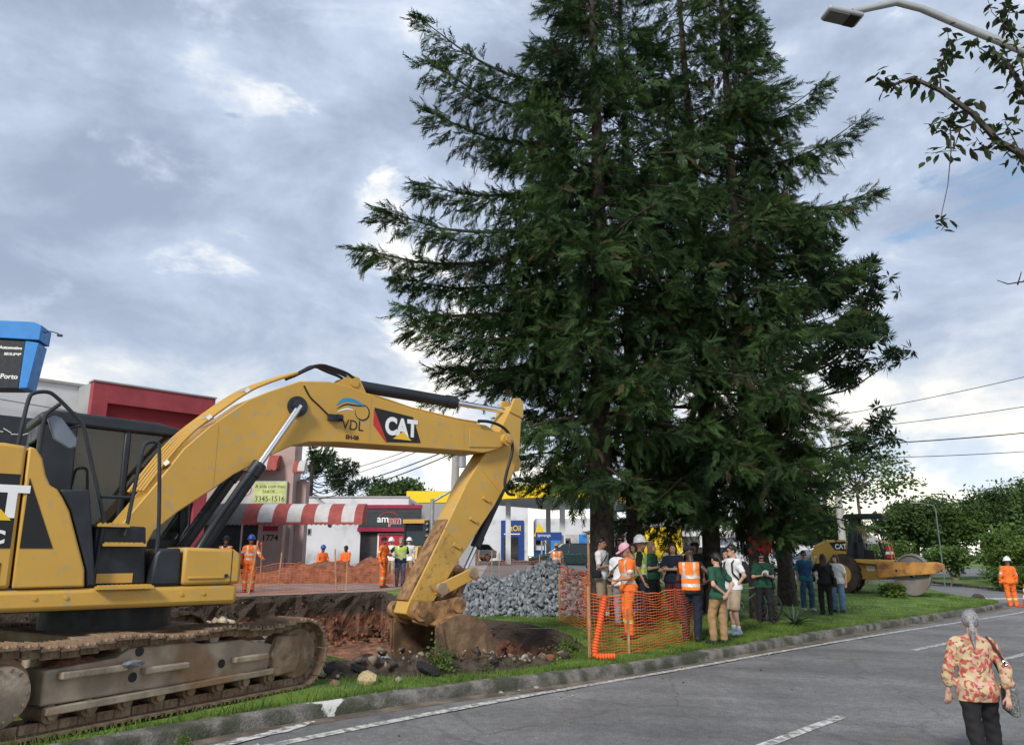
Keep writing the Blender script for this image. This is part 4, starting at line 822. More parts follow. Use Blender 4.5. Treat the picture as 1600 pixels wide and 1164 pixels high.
box_part('shop_window',(5.75,-.05,.1),(9.5,-.01,2.3),m_glassd,t); box_part('poster',(6.95,-.09,.5),(8.9,-.055,2.15),m_redp,t); box_part('poster_frame',(6.85,-.075,.45),(9.0,-.052,2.2),m_wht,t); box_part('door_post',(9.0,-.12,.1),(9.2,-.06,2.3),m_wht,t)
for (x,z,w,h) in ((1.5,1.85,.42,.75),(2.35,2.1,.25,.42)): 
    wn=box_part('window',(x,-.04,z),(x+w,.0,z+h),m_grey,t); box_part('pane',(x+.05,-.052,z+.05),(x+w-.05,-.041,z+h-.05),m_glassd,wn)
mb=MB(); mb.cyl((3.75,-.02,2.72),(3.75,-.05,2.72),.13,n=16); mb.build('round_vent',m_blk,t)
box_part('garage_band',(.0,-.12,2.35),(1.3,-.005,2.6),m_grey,t); box_part('garage_door',(.02,-.06,0),(1.25,-.005,2.34),m_lbl if False else m_aww,t)
# --- filling station
t=thing('station_canopy','big yellow filling station canopy on white columns','canopy',(0,0,0))
cp=[(3.6,57),(-4.6,62.5),(4,75),(13.6,66.5)]
mb=MB(); mb.prism(cp,5.86,6.85,'z'); mb.build('fascia',m_yw,t,0); mb=MB(); mb.prism([(3.6,57.3),(-4.2,62.6),(4,74.6),(13.2,66.5)],5.80,5.855,'z'); mb.build('soffit',M('soffit_white',(.6,.6,.6),.6,var=.03),t,0)
for x,y in ((-.3,62),(3.9,60.5),(8.4,64),(3.2,69)): mb=MB(); mb.b2((x-.2,y-.2,.9),(x+.2,y+.2,5.8)); mb.build('column',m_pl_white,t,0)
mb=MB(); mb.prism([(3.3,56.9),(4.2,57.4),(4.1,57.6),(3.2,57.1)],6.86,8.1,'z'); fn=mb.build('corner_fin',m_yw,t,0); mb=MB(); mb.prism([(3.6,56.95),(3.9,57.1),(3.88,57.13),(3.58,56.99)],7.0,7.6,'z'); mb.build('blue_mark',m_bl,fn,0)
t=thing('canopy_annex','lower yellow roof band behind the convenience store','canopy',(-8.3,61,0)); box_part('fascia',(0,0,5.65),(4.2,8,6.55),m_yw,t); box_part('wall',(.3,.5,1),(4.0,8,5.64),m_pl_grey,t)
t=thing('oil_shop','white workshop with a blue oil change doorway','building',(-3.6,78,1.1)); box_part('wall',(0,0,0),(5.2,9,5.6),m_pl_white,t); bp=box_part('blue_panel',(2.5,-.2,0),(4.75,-.01,3.9),m_bl,t); box_part('doorway',(2.75,-.22,0),(4.2,-.205,2.3),m_glassd,bp)
lettering('JetOil',m_yel,bp,(3.75,-.22,3.1),(1,0,0),(0,0,1),.75,.01,.015,.85); box_part('small_print',(2.8,-.212,2.52),(4.4,-.206,2.62),m_wht,bp)
t=thing('station_shop','white low station kiosk with poster panels behind the pumps','building',(2.4,80,1.1)); box_part('wall',(0,0,0),(9,8,4.2),m_pl_white,t)
for k,(x,w,m) in enumerate(((1.2,1.2,m_lbl),(2.6,1.6,m_aww),(4.4,1.0,m_lbl),(5.6,1.4,m_aww))): box_part('poster',(x,-.1,.3),(x+w,-.01,2.6),m,t)
for x,y,lb in ((2.3,66,'nearer fuel pump with a blue base'),(4.6,68,'farther fuel pump beside the advertising panels')):
    t=thing('fuel_pump',lb,'fuel pump',(x,y,1.05),group='fuel pumps'); box_part('base',(-.45,-.3,0),(.45,.3,1.0),m_lbl,t); box_part('head',(-.45,-.25,1.35),(.45,.25,2.0),m_pl_white,t); box_part('display',(-.3,-.262,1.45),(.3,-.251,1.8),m_blk,t)
    for xx in (-.42,.42): box_part('side_post',(xx-.04,-.2,1.001),(xx+.04,.2,1.349),m_grey,t)
    mb=MB(); mb.tube(chaikin([(.46,-.1,1.7),(.6,-.15,1.2),(.55,-.15,.7),(.46,-.1,.9)],2) if False else [(.46,-.1,1.7),(.58,-.14,1.3),(.58,-.14,.8),(.46,-.1,.95)],.025,6); mb.build('hose',m_black,t)
t=thing('station_sign','yellow triangular brand sign with a blue price board','sign',(2.1,60,1.0)); mb=MB(); mb.prism([(-.45,2.0),(.5,2.2),(-.05,3.1)],-.06,.06,'y'); mb.build('triangle',m_yw,t,0,.02); box_part('price_board',(-.3,-.08,1.75),(1.7,.04,2.35),m_bl,t); lettering('Ipiranga',m_wht,t,(.35,-.09,2.12),(1,0,0),(0,0,1),.32); box_part('post',(.1,-.05,0),(.22,.05,1.74),m_grey,t)
t=thing('yellow_hoarding','bright yellow hoarding panel behind the crowd','hoarding',(7.2,46,.9)); box_part('panel',(0,0,.1),(2.75,.08,2.35),m_yw,t); box_part('post',(.05,.09,0),(.13,.17,2.3),m_grey,t); box_part('post',(2.6,.09,0),(2.68,.17,2.3),m_grey,t)
t=thing('grey_roof_house','white house with a low grey roof behind the yellow hoarding','building',(9.0,62,.9)); box_part('wall',(0,0,0),(7,7,2.9),m_pl_white,t); mb=MB(); mb.prism([(-.5,2.9),(7.5,2.9),(3.5,4.6)],-.4,7.4,'y'); mb.build('roof',m_pl_grey,t,0)
box_part('window',(1.2,-.05,1.0),(2.6,-.01,2.2),m_glassd,t); box_part('window',(4.4,-.05,1.0),(5.8,-.01,2.2),m_glassd,t)
t=thing('dark_parasol','dark green flat parasol hanging behind the cypress trunks','parasol',(6.6,42,.7)); mb=MB(); mb.prism([(-.9,3.25),(.85,3.3),(.9,3.6),(.75,3.78),(-.9,3.62)],-.8,.8,'y'); mb.build('canopy',M('dark_green_cloth',(.01,.025,.02),.8,var=.15),t,0,.03); mb=MB(); mb.cyl((0,0,0),(0,0,3.3),.04,n=8); mb.build('pole',m_grey,t)
t=thing('glass_tower','grey tower block with dark glass panels on the skyline','building',(36.2,95,.3)); box_part('wall',(0,.3,0),(2.4,4,8.9),m_concp,t); box_part('frame_column',(-.25,0,0),(-.01,.9,9.05),m_pl_white,t); box_part('frame_column',(1.55,0,0),(1.75,.9,9.05),m_pl_white,t); box_part('top_beam',(-.008,0,8.75),(1.548,.9,9.05),m_pl_white,t)
for i in range(3):
    for j in range(8): box_part('pane',(.02+.51*i,.2,.4+1.03*j),(.49+.51*i,.28,1.36+1.03*j),m_glassd,t)
for j in range(8): box_part('pane',(1.78,.2,.4+1.03*j),(2.36,.28,1.36+1.03*j),m_glassd,t)
for k,(x,y,w,h,rh,lb) in enumerate(((38.5,92,5,2.6,1.6,'white gabled house left of the concrete pole'),(31.5,84,4.2,2.4,1.3,'low white house right of the glass tower'),(22,78,9,2.5,1.2,'long low white house behind the parked cars'))):
    t=thing('far_house',lb,'house',(x,y,.3+.5*(x<30))); box_part('wall',(0,0,0),(w,6,h),m_pl_white,t); mb=MB(); mb.prism([(-.4,h),(w+.4,h),(w*.5,h+rh)],-.4,6.4,'y'); mb.build('roof',m_pl_grey,t,0)
    for q in range(2): box_part('window',(.6+q*w*.5,-.04,.9),(1.5+q*w*.5,-.005,1.9),m_glassd,t)
# --- cars
def car(label,loc,rz,L,W_,H_,paint,cat='car',taxi=False):
    t=thing('parked_car',label,cat,loc,rz,'cars on the back street'); h=W_/2
    mb=MB(); mb.prism([(-L/2+.05,.28),(L/2-.05,.28),(L/2,.45),(L/2-.03,.66),(L/2-.35,.80),(L*.22,.95),(-L*.36,1.0),(-L/2+.04,.96),(-L/2,.6)],-h,h,'y'); body=mb.build('body',paint,t,35,.09)
    gz=.94; top=H_-.06; q=[(-L*.44,gz),(L*.24,gz),(L*.05,top),(-L*.34,top)]; V=[]
    for (x,z),hw in zip(q,(h-.06,h-.06,h-.2,h-.2)): V+=[(x,-hw,z),(x,hw,z)]
    mb=MB(); mb.add(V,[(0,1,3,2),(2,3,5,4),(4,5,7,6),(6,7,1,0),(0,2,4,6),(1,7,5,3)]); mb.build('greenhouse',m_glass,t,35,.04)
    mb=MB(); mb.prism([(-L*.35,top-.02),(L*.06,top-.02),(L*.02,top+.05),(-L*.30,top+.06)],-h+.2,h-.2,'y'); mb.build('roof',paint,t,35,.03)
    for s in (-1,1):
        for (xa,xb) in ((L*.24,L*.05),(-L*.02,-L*.04),(-L*.44,-L*.34)): mb=MB(); mb.tube([(xa,s*(h-.055),gz),(xb,s*(h-.19),top)],.035,6); mb.build('pillar',paint,t)
        for x in (L*.31,-L*.30):
            mb=MB(); mb.cyl((x,s*(h-.2),.32),(x,s*(h+.01),.32),.32,n=20); w=mb.build('wheel',m_black,t); mb=MB(); mb.cyl((x,s*(h+.005),.32),(x,s*(h+.02),.32),.2,n=14); mb.build('rim',m_grey,w)
        mb=MB(); mb.box((L/2-.10,s*(h-.3),.68),(.18,.34,.13)); mb.build('headlight',m_chrome,t,0,.03); mb=MB(); mb.box((-L/2+.04,s*(h-.22),.82),(.1,.3,.16)); mb.build('tail_light',m_redp,t,0,.02)
        mb=MB(); mb.box((L*.17,s*(h+.07),1.0),(.12,.16,.11)); mb.build('wing_mirror',paint,t,0,.02)
    box_part('grille',(L/2-.03,-.45,.42),(L/2+.012,.45,.56),m_blk,t); return t
m_silver=M('paint_silver',(.42,.43,.44),.3,.5,var=.04); m_dgreen=M('paint_dark_green',(.012,.03,.03),.25,var=.05); m_cwhite=M('paint_white',(.68,.69,.7),.3,var=.03); m_cdark=M('paint_dark',(.03,.035,.04),.2,.3,var=.05)
car('silver hatchback parked under the station beside the oil shop',(-3.6,70,1.1),R(195),4.2,1.75,1.5,m_silver)
car('dark green estate car passing behind the gravel heap',(3.3,46.5,.82),R(172),4.5,1.8,1.52,m_dgreen)
car('white car facing the viewer beyond the red cloth tree',(18.8,55,.5),R(262),4.2,1.76,1.5,m_cwhite)
car('dark patrol car with a yellow green roof stripe behind the roller',(19.3,50.5,.5),R(200),4.4,1.8,1.5,m_cdark)
car('white car bonnet showing behind the green shirted woman',(10.4,44,.68),R(185),4.3,1.76,1.48,m_cwhite)
# --- road roller
def roller():
    t=thing('road_roller','yellow road roller with a big smooth steel drum and open canopy','road roller',(14.75,31.7,tz(14.8,31.7)-.02),R(-30))
    def ext(name,poly,a,b,mat,bevel=.02,par=t): mb=MB(); mb.prism(poly,a,b,'y'); return mb.build(name,mat,par,30,bevel)
    hd=ext('engine_hood',[(-3.0,.95),(-1.35,.95),(-1.3,1.95),(-1.5,2.06),(-2.2,2.06),(-2.75,1.85),(-3.0,1.5)],-.75,.75,m_cat,.06); ext('rear_grille',[(-3.05,.9),(-3.0,.9),(-3.0,1.5),(-3.05,1.45)],-.6,.6,m_blk,0)
    d=ext('decal',[(-2.1,1.95),(-1.36,1.99),(-1.36,1.62),(-1.85,1.66)],-.756,-.752,m_blk,0,hd); lettering('CAT',m_wht,d,(-1.58,-.76,1.79),(1,0,0),(0,0,1),.26,.002,.01); 
    ext('chassis',[(-2.6,.55),(.35,.55),(.5,.9),(.2,1.25),(-1.3,1.25),(-2.6,1.0)],-.55,.55,m_cat); ext('platform',[(-1.35,1.22),(.62,1.05),(.7,1.28),(-1.35,1.33)],-.85,.85,m_cat)
    dl=ext('plate',[(-.55,.88),(-.2,.88),(-.2,1.05),(-.55,1.05)],-.556,-.552,m_wht,0); lettering('FG',m_blue,dl,(-.38,-.56,.96),(1,0,0),(0,0,1),.16)
    for s in (-1,1):
        mb=MB(); mb.prism([(-1.35,1.3),(-.85,1.3),(-.78,2.3),(-.72,2.88),(-1.1,2.88)],s*.74-.06,s*.74+.06,'y'); mb.build('canopy_post',m_dark,t,30,.02); mb=MB(); mb.tube([(.35,s*.72,1.3),(.15,s*.7,2.0),(-.1,s*.7,2.9)],.03,6); mb.build('canopy_brace',m_dark,t)
        ext('side_fender',[(-1.1,1.3),(-.6,1.3),(-.55,1.9),(-1.0,2.0)],s*.78-.02,s*.78+.02,m_dark)
        mb=MB(); mb.lathe([(0,-.28),(.45,-.3),(.70,-.27),(.76,-.15),(.76,.15),(.70,.27),(.45,.3),(0,.28)],(-1.55,s*.82,.74),30,Matrix.Rotation(R(90),3,'X')); w=mb.build('wheel',M('tyre_dusty',(.06,.042,.034),.9,var=.3,scale=4),t,40)
        mb=MB(); mb.cyl((-1.55,s*1.10,.74),(-1.55,s*1.125,.74),.36,n=20); mb.cyl((-1.55,s*1.12,.74),(-1.55,s*1.16,.74),.12,n=12); mb.build('rim',m_cat,w)
        for k in range(18):
            a=k/18*6.283; mb=MB(); mb.box((-1.55+.755*math.cos(a),s*.82,.74+.755*math.sin(a)),(.05,.5,.09),Matrix.Rotation(-a,3,'Y')@Matrix.Rotation(.4*s,3,'X')); mb.build('tread_lug',MATS['tyre_dusty'],w,0)
        yk=ext('drum_frame',[(-.05,.62),(2.35,.80),(2.62,.98),(2.6,1.14),(2.4,1.2),(-.05,1.22)],s*1.12-.07,s*1.12+.07,M('rusty_yellow',(.42,.2,.045),.7,var=.25,scale=2.5,stain=(.2,.09,.04),stain_amt=.5,stain_scale=3)); 
        mb=MB(); mb.cyl((.75,s*1.19,.9),(.75,s*1.21,.9),.05,n=10); mb.build('bolt',m_blk,yk)
    ext('front_beam',[(2.3,.84),(2.6,.95),(2.62,1.14),(2.36,1.21)],-1.05,1.05,MATS['rusty_yellow'])
    for k in range(9): mb=MB(); mb.box((2.63,-1.0+.25*k,1.0),(.06,.08,.26)); mb.build('scraper_tooth',MATS['rusty_yellow'],t,0,.01)
    t.scale=(.84,.9,1.02)
    mb=MB(); mb.lathe([(.70,-1.03),(.76,-1.03),(.76,1.03),(.70,1.03),(.70,.95),(.12,.9),(.12,-.9),(.70,-.95),(.70,-1.03)],(1.35,0,.76),44,Matrix.Rotation(R(90),3,'X')); mb.build('drum',M('drum_steel',(.20,.19,.18),.5,.5,var=.15,scale=3,stain=(.15,.11,.085),stain_amt=.35),t,40)
    ext('canopy_roof',[(-1.35,2.88),(.35,2.88),(.45,2.95),(.3,3.05),(-1.2,3.06),(-1.35,2.98)],-.85,.85,m_dark,.03)
    ext('seat',[(-.7,1.3),(-.2,1.3),(-.2,1.65),(-.55,1.7),(-.65,2.15),(-.78,2.15)],-.28,.28,m_black,.04); mb=MB(); mb.tube([(.2,0,1.3),(.05,0,1.95)],.04,8); mb.lathe([(.17,-.015),(.2,0),(.17,.015)],(.04,0,1.97),18,Matrix.Rotation(.4,3,'Y')); mb.build('steering_wheel',m_black,t)
    for s in (-1,1): mb=MB(); mb.tube([(.62,s*.8,1.25),(.5,s*.8,1.9),(.1,s*.8,2.05)],.022,6); mb.build('handrail',m_cat,t)
    for k,y in enumerate((-.45,.45)): mb=MB(); mb.b2((.36,y-.15,1.34),(.56,y+.15,1.8)); mb.build('red_barrier_board',m_redp,t,0,.02); mb=MB(); mb.b2((.34,y-.155,1.5),(.565,y+.155,1.6)); mb.build('reflective_band',m_wht,t,0)
roller()
# --- backhoe in the distance
t=thing('backhoe_loader','small yellow and black loader standing before the store','loader',(-5.1,43.5,.85),R(80))
box_part('chassis',(-1.2,-.6,.5),(1.6,.6,1.25),m_cat,t); box_part('bonnet',(.4,-.5,1.26),(1.8,.5,1.75),m_cat,t)
mb=MB()
for x in (-.8,.35):
    for y in (-.62,.62): mb.b2((x-.05,y-.05,1.25),(x+.05,y+.05,2.5))
mb.b2((-.85,-.67,1.25),(.4,.67,1.35)); cb=mb.build('cab_frame',m_black,t,0); box_part('cab_roof',(-.9,-.72,2.5),(.5,.72,2.72),m_cat,cb)
for a,b in (((-.79,-.57,1.36),(-.77,.57,2.49)),((.33,-.57,1.36),(.35,.57,2.49)),((-.74,-.61,1.36),(.30,-.59,2.49)),((-.74,.59,1.36),(.30,.61,2.49))): box_part('pane',a,b,m_glass,cb)
for x,r in ((-.8,.62),(1.3,.42)):
    for s in (-1,1): mb=MB(); mb.cyl((x,s*.65,r),(x,s*.95,r),r,n=20); w=mb.build('wheel',m_black,t); mb=MB(); mb.cyl((x,s*.94,r),(x,s*.97,r),r*.5,n=14); mb.build('rim',m_cat,w)
mb=MB(); mb.prism([(1.9,.2),(2.6,.15),(2.7,.3),(2.2,.9),(1.9,.85)],-.95,.95,'y'); mb.build('loader_bucket',m_catworn,t,0); 
for s in (-1,1): mb=MB(); mb.tube([(.6,s*.6,1.3),(1.5,s*.6,1.2),(2.1,s*.6,.6)],.07,6); mb.build('loader_arm',m_cat,t)
mb=MB(); mb.prism([(-2.2,.6),(-1.25,.6),(-1.25,1.3),(-2.0,1.2)],-.5,.5,'y'); mb.build('rear_frame',m_cat,t,0)
# --- poles, signals, wires
def pole(label,x,y,h,r,cross=True,name='utility_pole'):
    t=thing(name,label,'pole',(x,y,tz(x,y)-.1)); mb=MB(); mb.tube([(0,0,0),(0,0,h)],[r,r*.62],12); mb.build('shaft',m_concp,t)
    if cross:
        for z in (h-.35,h-1.2): mb=MB(); mb.box((0,-.12,z),(1.9,.1,.1),rotz(.5)); c=mb.build('cross_arm',m_concp,t,0); 
        for k in (-.8,-.3,.3,.8): mb=MB(); mb.lathe([(0,0),(.05,0),(.03,.06),(.06,.1),(.03,.16),(0,.18)],(k*math.cos(.5),-.12+k*math.sin(.5),h-.3),8); mb.build('insulator',m_dark,t)
        mb=MB(); mb.cyl((.3,0,h-2.3),(.3,0,h-1.55),.2,n=12); mb.build('transformer',m_grey,t)
    return t
pole('concrete utility pole hidden behind the excavator stick',-2.65,36,7.4,.24)
pole('concrete utility pole beside the distant glass tower',20.4,48.5,10.5,.24)
pole('thin far utility pole above the road roller canopy',27.5,66,8.3,.12,False)
def wire(label,a,b,sag,r=.018,group=None):
    a=Vector(a);b=Vector(b); pts=[a.lerp(b,i/16)-Vector((0,0,sag*4*(i/16)*(1-i/16))) for i in range(17)]; mb=MB(); mb.tube([tuple(p-a) for p in pts],r,5); o=mb.build('overhead_wire',m_black,None,0); o.location=a; tag(o,label,'wire',group or 'overhead wires')
W0=[(-16.5,52,6.3),(-17,54,6.0),(-17.5,56,5.6),(-18,58,5.2)]
for k,(e,z) in enumerate(zip(W0,(7.35,7.15,6.6,6.35))): wire(['topmost thin wire under the boom','second thin wire under the boom','thick cable bundle under the boom','lowest cable under the boom'][k],(-2.7,36,z),e,.5,.018 if k<2 else .03)
for k,(p,q) in enumerate((((20.4,48.5,10.3),(48,40,16.8)),((20.4,48.5,9.4),(48,40,13.6)),((20.4,48.5,8.4),(50,40,11.3)),((20.4,48.5,7.6),(50,40,9.6)))): wire(['highest wire running right from the concrete pole','second wire running right from the concrete pole','third heavier wire running right from the concrete pole','lowest wire running right from the concrete pole'][k],p,q,.7,.022 if k!=2 else .035)
for k,(q) in enumerate(((9.5,60,7.5),(27.5,66,7.9))): wire(['wire from the concrete pole into the dark trees','wire from the concrete pole to the thin far pole'][k],(20.4,48.5,8.0),q,.5)
t=thing('traffic_light','grey traffic signal post with an angled mast arm','traffic light',(-4.2,41,.8)); mb=MB(); mb.tube([(0,0,0),(0,0,3.75)],.11,10); mb.build('post',m_grey,t); mb=MB(); mb.tube([(0,0,3.6),(.5,0,3.9),(1.6,0,4.55)],.07,8); mb.build('mast_arm',m_grey,t)
mb=MB(); mb.b2((-.38,-.15,1.75),(-.14,.1,2.65)); hd=mb.build('signal_head',m_dark,t,0,.03)
for k in range(3): mb=MB(); mb.lathe([(0,0),(.09,0),(.1,.12)],(-.26,-.155,1.9+.3*k),14,Matrix.Rotation(R(90),3,'X')); mb.build('lens_hood',m_grey,hd)
t=thing('park_lamp_post','thin grey lamp post on the park lawn','lamp post',(23.6,43.4,0)); mb=MB(); mb.tube([(0,0,-.05),(0,0,4.1),(-.06,0,4.35),(-.9,0,4.5)],.034,8); mb.build('post',M('lamp_post_green',(.10,.15,.15),.5,var=.1),t); mb=MB(); mb.box((-1.1,0,4.5),(.5,.16,.06)); mb.build('lamp_head',m_grey,t,0,.02)
t=thing('no_turn_sign','round red bordered no turning sign at the right edge','road sign',(22.4,33.9,-.05)); mb=MB(); mb.cyl((0,.03,-.1),(0,.03,2.3),.03,n=8); mb.build('post',m_grey,t)
mb=MB(); mb.cyl((0,0,2.05),(0,-.012,2.05),.3,n=28); dsc=mb.build('disc',m_redp,t,0); mb=MB(); mb.cyl((0,-.013,2.05),(0,-.016,2.05),.24,n=28); mb.build('face',m_wht,dsc,0); mb=MB(); mb.box((0,-.02,2.05),(.48,.006,.05),Matrix.Rotation(R(45),3,'Y')); mb.build('slash',m_redp,dsc,0); mb=MB(); mb.tube([(.04,-.02,1.9),(.04,-.02,2.1),(-.1,-.02,2.12)],.022,5); mb.build('arrow',m_blk,dsc,0)
# --- street lamp reaching in at top right, and the tree whose branches hang into the frame
t=thing('street_lamp','grey street lamp with a flat lantern head at the top right','street lamp',(8.3,8.0,-.1))
def PX(px,py,Y):
    f=1200.; p=math.atan(284/f); r=np.array([(px-800)/f,math.cos(p)-(582-py)/f*math.sin(p),math.sin(p)+(582-py)/f*math.cos(p)]); k=Y/r[1]; return np.array([0,0,1.7])+k*r
off=np.array([8.3,8.0,-.1]); arm=[PX(x,y,9)-off for x,y in ((1332,19),(1400,4),(1440,14),(1520,48),(1600,80))]; arm+= [np.array([-.5,.25,arm[-1][2]-.7]),np.array([0,0,arm[-1][2]-1.5]),np.array([0,0,0])]
mb=MB(); mb.tube([tuple(p) for p in arm],[.045,.05,.05,.055,.06,.065,.07,.09],10); mb.build('post',M('lamp_grey',(.36,.37,.38),.45,.3,var=.06),t)
hd=PX(1316,26,9)-off; mb=MB(); rot=rotz(.12)@Matrix.Rotation(.16,3,'Y'); mb.box(tuple(hd),(.50,.26,.07),rot); lh=mb.build('lantern',MATS['lamp_grey'],t,30,.03); mb=MB(); mb.box(tuple(np.array(hd)+np.array(rot@Vector((-.08,0,-.041)))),(.28,.21,.014),rot); mb.build('lens',M('lamp_lens',(.12,.12,.12),.3,var=.05),lh,0); mb=MB(); mb.box(tuple(np.array(hd)+np.array(rot@Vector((.13,0,-.041)))),(.15,.22,.014),rot); mb.build('gear_cover',m_blk,lh,0); mb=MB(); mb.cyl(tuple(np.array(hd)+np.array([-.02,0,.03])),tuple(np.array(hd)+np.array([-.02,0,.1])),.05,n=10); mb.build('photocell',m_grey,lh)
def leaf_mesh(m):
    mb=MB(); o=[(0,0,0),(.25,.17,.03),(.6,.2,.02),(1,0,-.08),(.6,-.2,.02),(.25,-.17,.03)]; mb.add(o+[(.5,0,-.02)],[(0,1,6),(1,2,6),(2,3,6),(3,4,6),(4,5,6),(5,0,6)]); return mb.mesh('leaf',m,60)
def overhang():
    base=np.array([9.2,6.6,-.1]); t=thing('overhanging_tree','leafy tree whose bare dark branches hang in from the right edge','tree',tuple(base))
    mb=MB(); mb.tube([(0,0,0),(.05,0,2.5),(-.1,.1,4.2),(-.3,.2,5.2)],[.2,.16,.13,.1],10); mb.build('trunk',m_bark2,t,60); lm=[leaf_mesh(leafmat('overhang_leaf',(.035,.06,.025),(.07,.10,.035),.25)),leaf_mesh(leafmat('overhang_leaf_dull',(.05,.055,.03),(.08,.08,.04),.25))]
    rr=random.Random(4); J=np.array([-.3,.2,5.2])
    BR=[([(1680,330),(1600,242),(1560,222),(1520,178),(1470,142),(1425,122),(1390,135),(1370,122)],8.0,.055,46),([(1700,240),(1605,150),(1575,100),(1545,72)],7.8,.055,30),([(1510,172),(1480,186),(1455,196)],8.0,.014,14),([(1530,190),(1490,205),(1458,200)],8.02,.012,8),([(1485,200),(1486,235),(1481,290),(1470,340)],8.0,.009,5),([(1470,140),(1468,110),(1485,85),(1480,45)],8.0,.01,22),([(1620,400),(1600,440),(1575,444),(1558,438)],7.9,.014,0),([(1590,445),(1596,425)],7.9,.008,0),([(1500,205),(1490,235),(1455,240)],8.05,.008,12),([(1560,222),(1540,235),(1525,215)],8.1,.008,8),([(1600,110),(1575,35),(1570,0)],7.9,.012,24),([(1560,95),(1530,75),(1515,62)],7.85,.009,12),([(1600,250),(1570,190),(1590,180)],8.0,.01,16),([(1590,60),(1550,20),(1540,-10)],8,.007,4)]
    for pts,Yd,r,n in BR:
        W3=[PX(x,y,Yd+.12*rr.uniform(-1,1))-base for x,y in pts]
        if pts[0][0]>1650: W3=[J*.98]+W3
        k=len(W3); mb=MB(); mb.tube([tuple(p) for p in W3],[max(.004,r*(1-.75*i/(k-1))) for i in range(k)],6); br=mb.build('branch',M('overhang_bark',(.06,.048,.042),.9,var=.3,scale=8),t,60); o0=1 if pts[0][0]>1650 else 0
        for q in range(int(n*2.3)):
            s=rr.uniform(.15 if n>20 else .0,1)*(k-1-o0)+o0; j=min(k-2,int(s)); p=W3[j]+(W3[j+1]-W3[j])*(s-j)
            if n==5: p=W3[-1]+np.array([rr.uniform(-.04,.06),0,rr.uniform(-.1,.02)])
            p=p+np.array([rr.gauss(0,.05),rr.gauss(0,.06),rr.gauss(0,.05)]); o=link('leaf',lm[rr.random()<.25],br); o.location=p; o.rotation_euler=(rr.uniform(-.9,.9),rr.uniform(-.3,1.2),rr.uniform(0,6.28)); o.scale=[rr.uniform(.10,.165)]*3
overhang()
# ================================================================ PEOPLE
def snets(Fv,org,h):
    """surface nets: smooth quad mesh of the zero level of a sampled field (inside < 0)"""
    ins=Fv<0; c=[(i,j,k) for i in (0,1) for j in (0,1) for k in (0,1)]; nx,ny,nz=Fv.shape
    sl=lambda A,o:A[o[0]:nx-1+o[0],o[1]:ny-1+o[1],o[2]:nz-1+o[2]]
    cnt=sum(sl(ins,o).astype(np.int8) for o in c); mask=(cnt>0)&(cnt<8); I=np.argwhere(mask); vid=-np.ones(mask.shape,np.int64); vid[mask]=np.arange(len(I))
    acc=np.zeros((len(I),3)); num=np.zeros(len(I))
    for a in c:
        for ax in range(3):
            if a[ax]: continue
            b=list(a); b[ax]=1; fa=sl(Fv,a)[mask]; fb=sl(Fv,b)[mask]; cr=(fa<0)!=(fb<0); t=np.where(cr,fa/np.where(cr,fa-fb,1),0); p=np.array(a,float)[None].repeat(len(I),0); p[:,ax]+=t; acc[cr]+=p[cr]; num[cr]+=1
    V=org+(I+acc/num[:,None])*h; Q=[]
    for ax in range(3):
        u,v=[(1,2),(2,0),(0,1)][ax]; s0=[slice(1,-1)]*3; s0[ax]=slice(0,-1); s1=list(s0); s1[ax]=slice(1,None)
        A=ins[tuple(s0)]; Bb=ins[tuple(s1)]; e=np.argwhere(A!=Bb); fl=A[tuple(e.T)]; e=e+np.array([0 if k==ax else 1 for k in range(3)])
        def cell(du,dv): q=e.copy(); q[:,u]-=du; q[:,v]-=dv; return vid[tuple(q.T)]
        q=np.stack([cell(1,1),cell(0,1),cell(0,0),cell(1,0)],1); q[~fl]=q[~fl][:,::-1]; Q.append(q)
    return V,np.concatenate(Q)
class Field:
    def __init__(s,lo,hi,h):
        s.h=h; s.lo=np.array(lo,float)-h*2; n=np.ceil((np.array(hi)-s.lo)/h).astype(int)+3
        g=np.meshgrid(*[s.lo[i]+h*np.arange(n[i]) for i in range(3)],indexing='ij'); s.P=np.stack(g,-1); s.X,s.Y,s.Z=g
    def cap(s,a,b,ra,rb,ky=1.0,kx=1.0):
        sc=np.array([1/kx,1/ky,1]); a=np.array(a,float)*sc; b=np.array(b,float)*sc; P_=s.P*sc; d=b-a; L=max(1e-9,float(d@d)); t=np.clip(((P_-a)@d)/L,0,1)
        return np.linalg.norm(P_-a-t[...,None]*d,axis=-1)-(ra+(rb-ra)*t)
    def ell(s,c,r): q=(s.P-np.array(c))/np.array(r); l=np.linalg.norm(q,axis=-1); return (l-1)*min(r)
    def mesh(s,F): return snets(F,s.lo,s.h)
def smin(a,b,k=.03):
    h=np.clip(.5+.5*(b-a)/k,0,1); return b+(a-b)*h-k*h*(1-h)
def smax(a,b,k=.01): return -smin(-a,-b,k)
def un(l,k=.03):
    o=l[0]
    for x in l[1:]: o=smin(o,x,k)
    return o
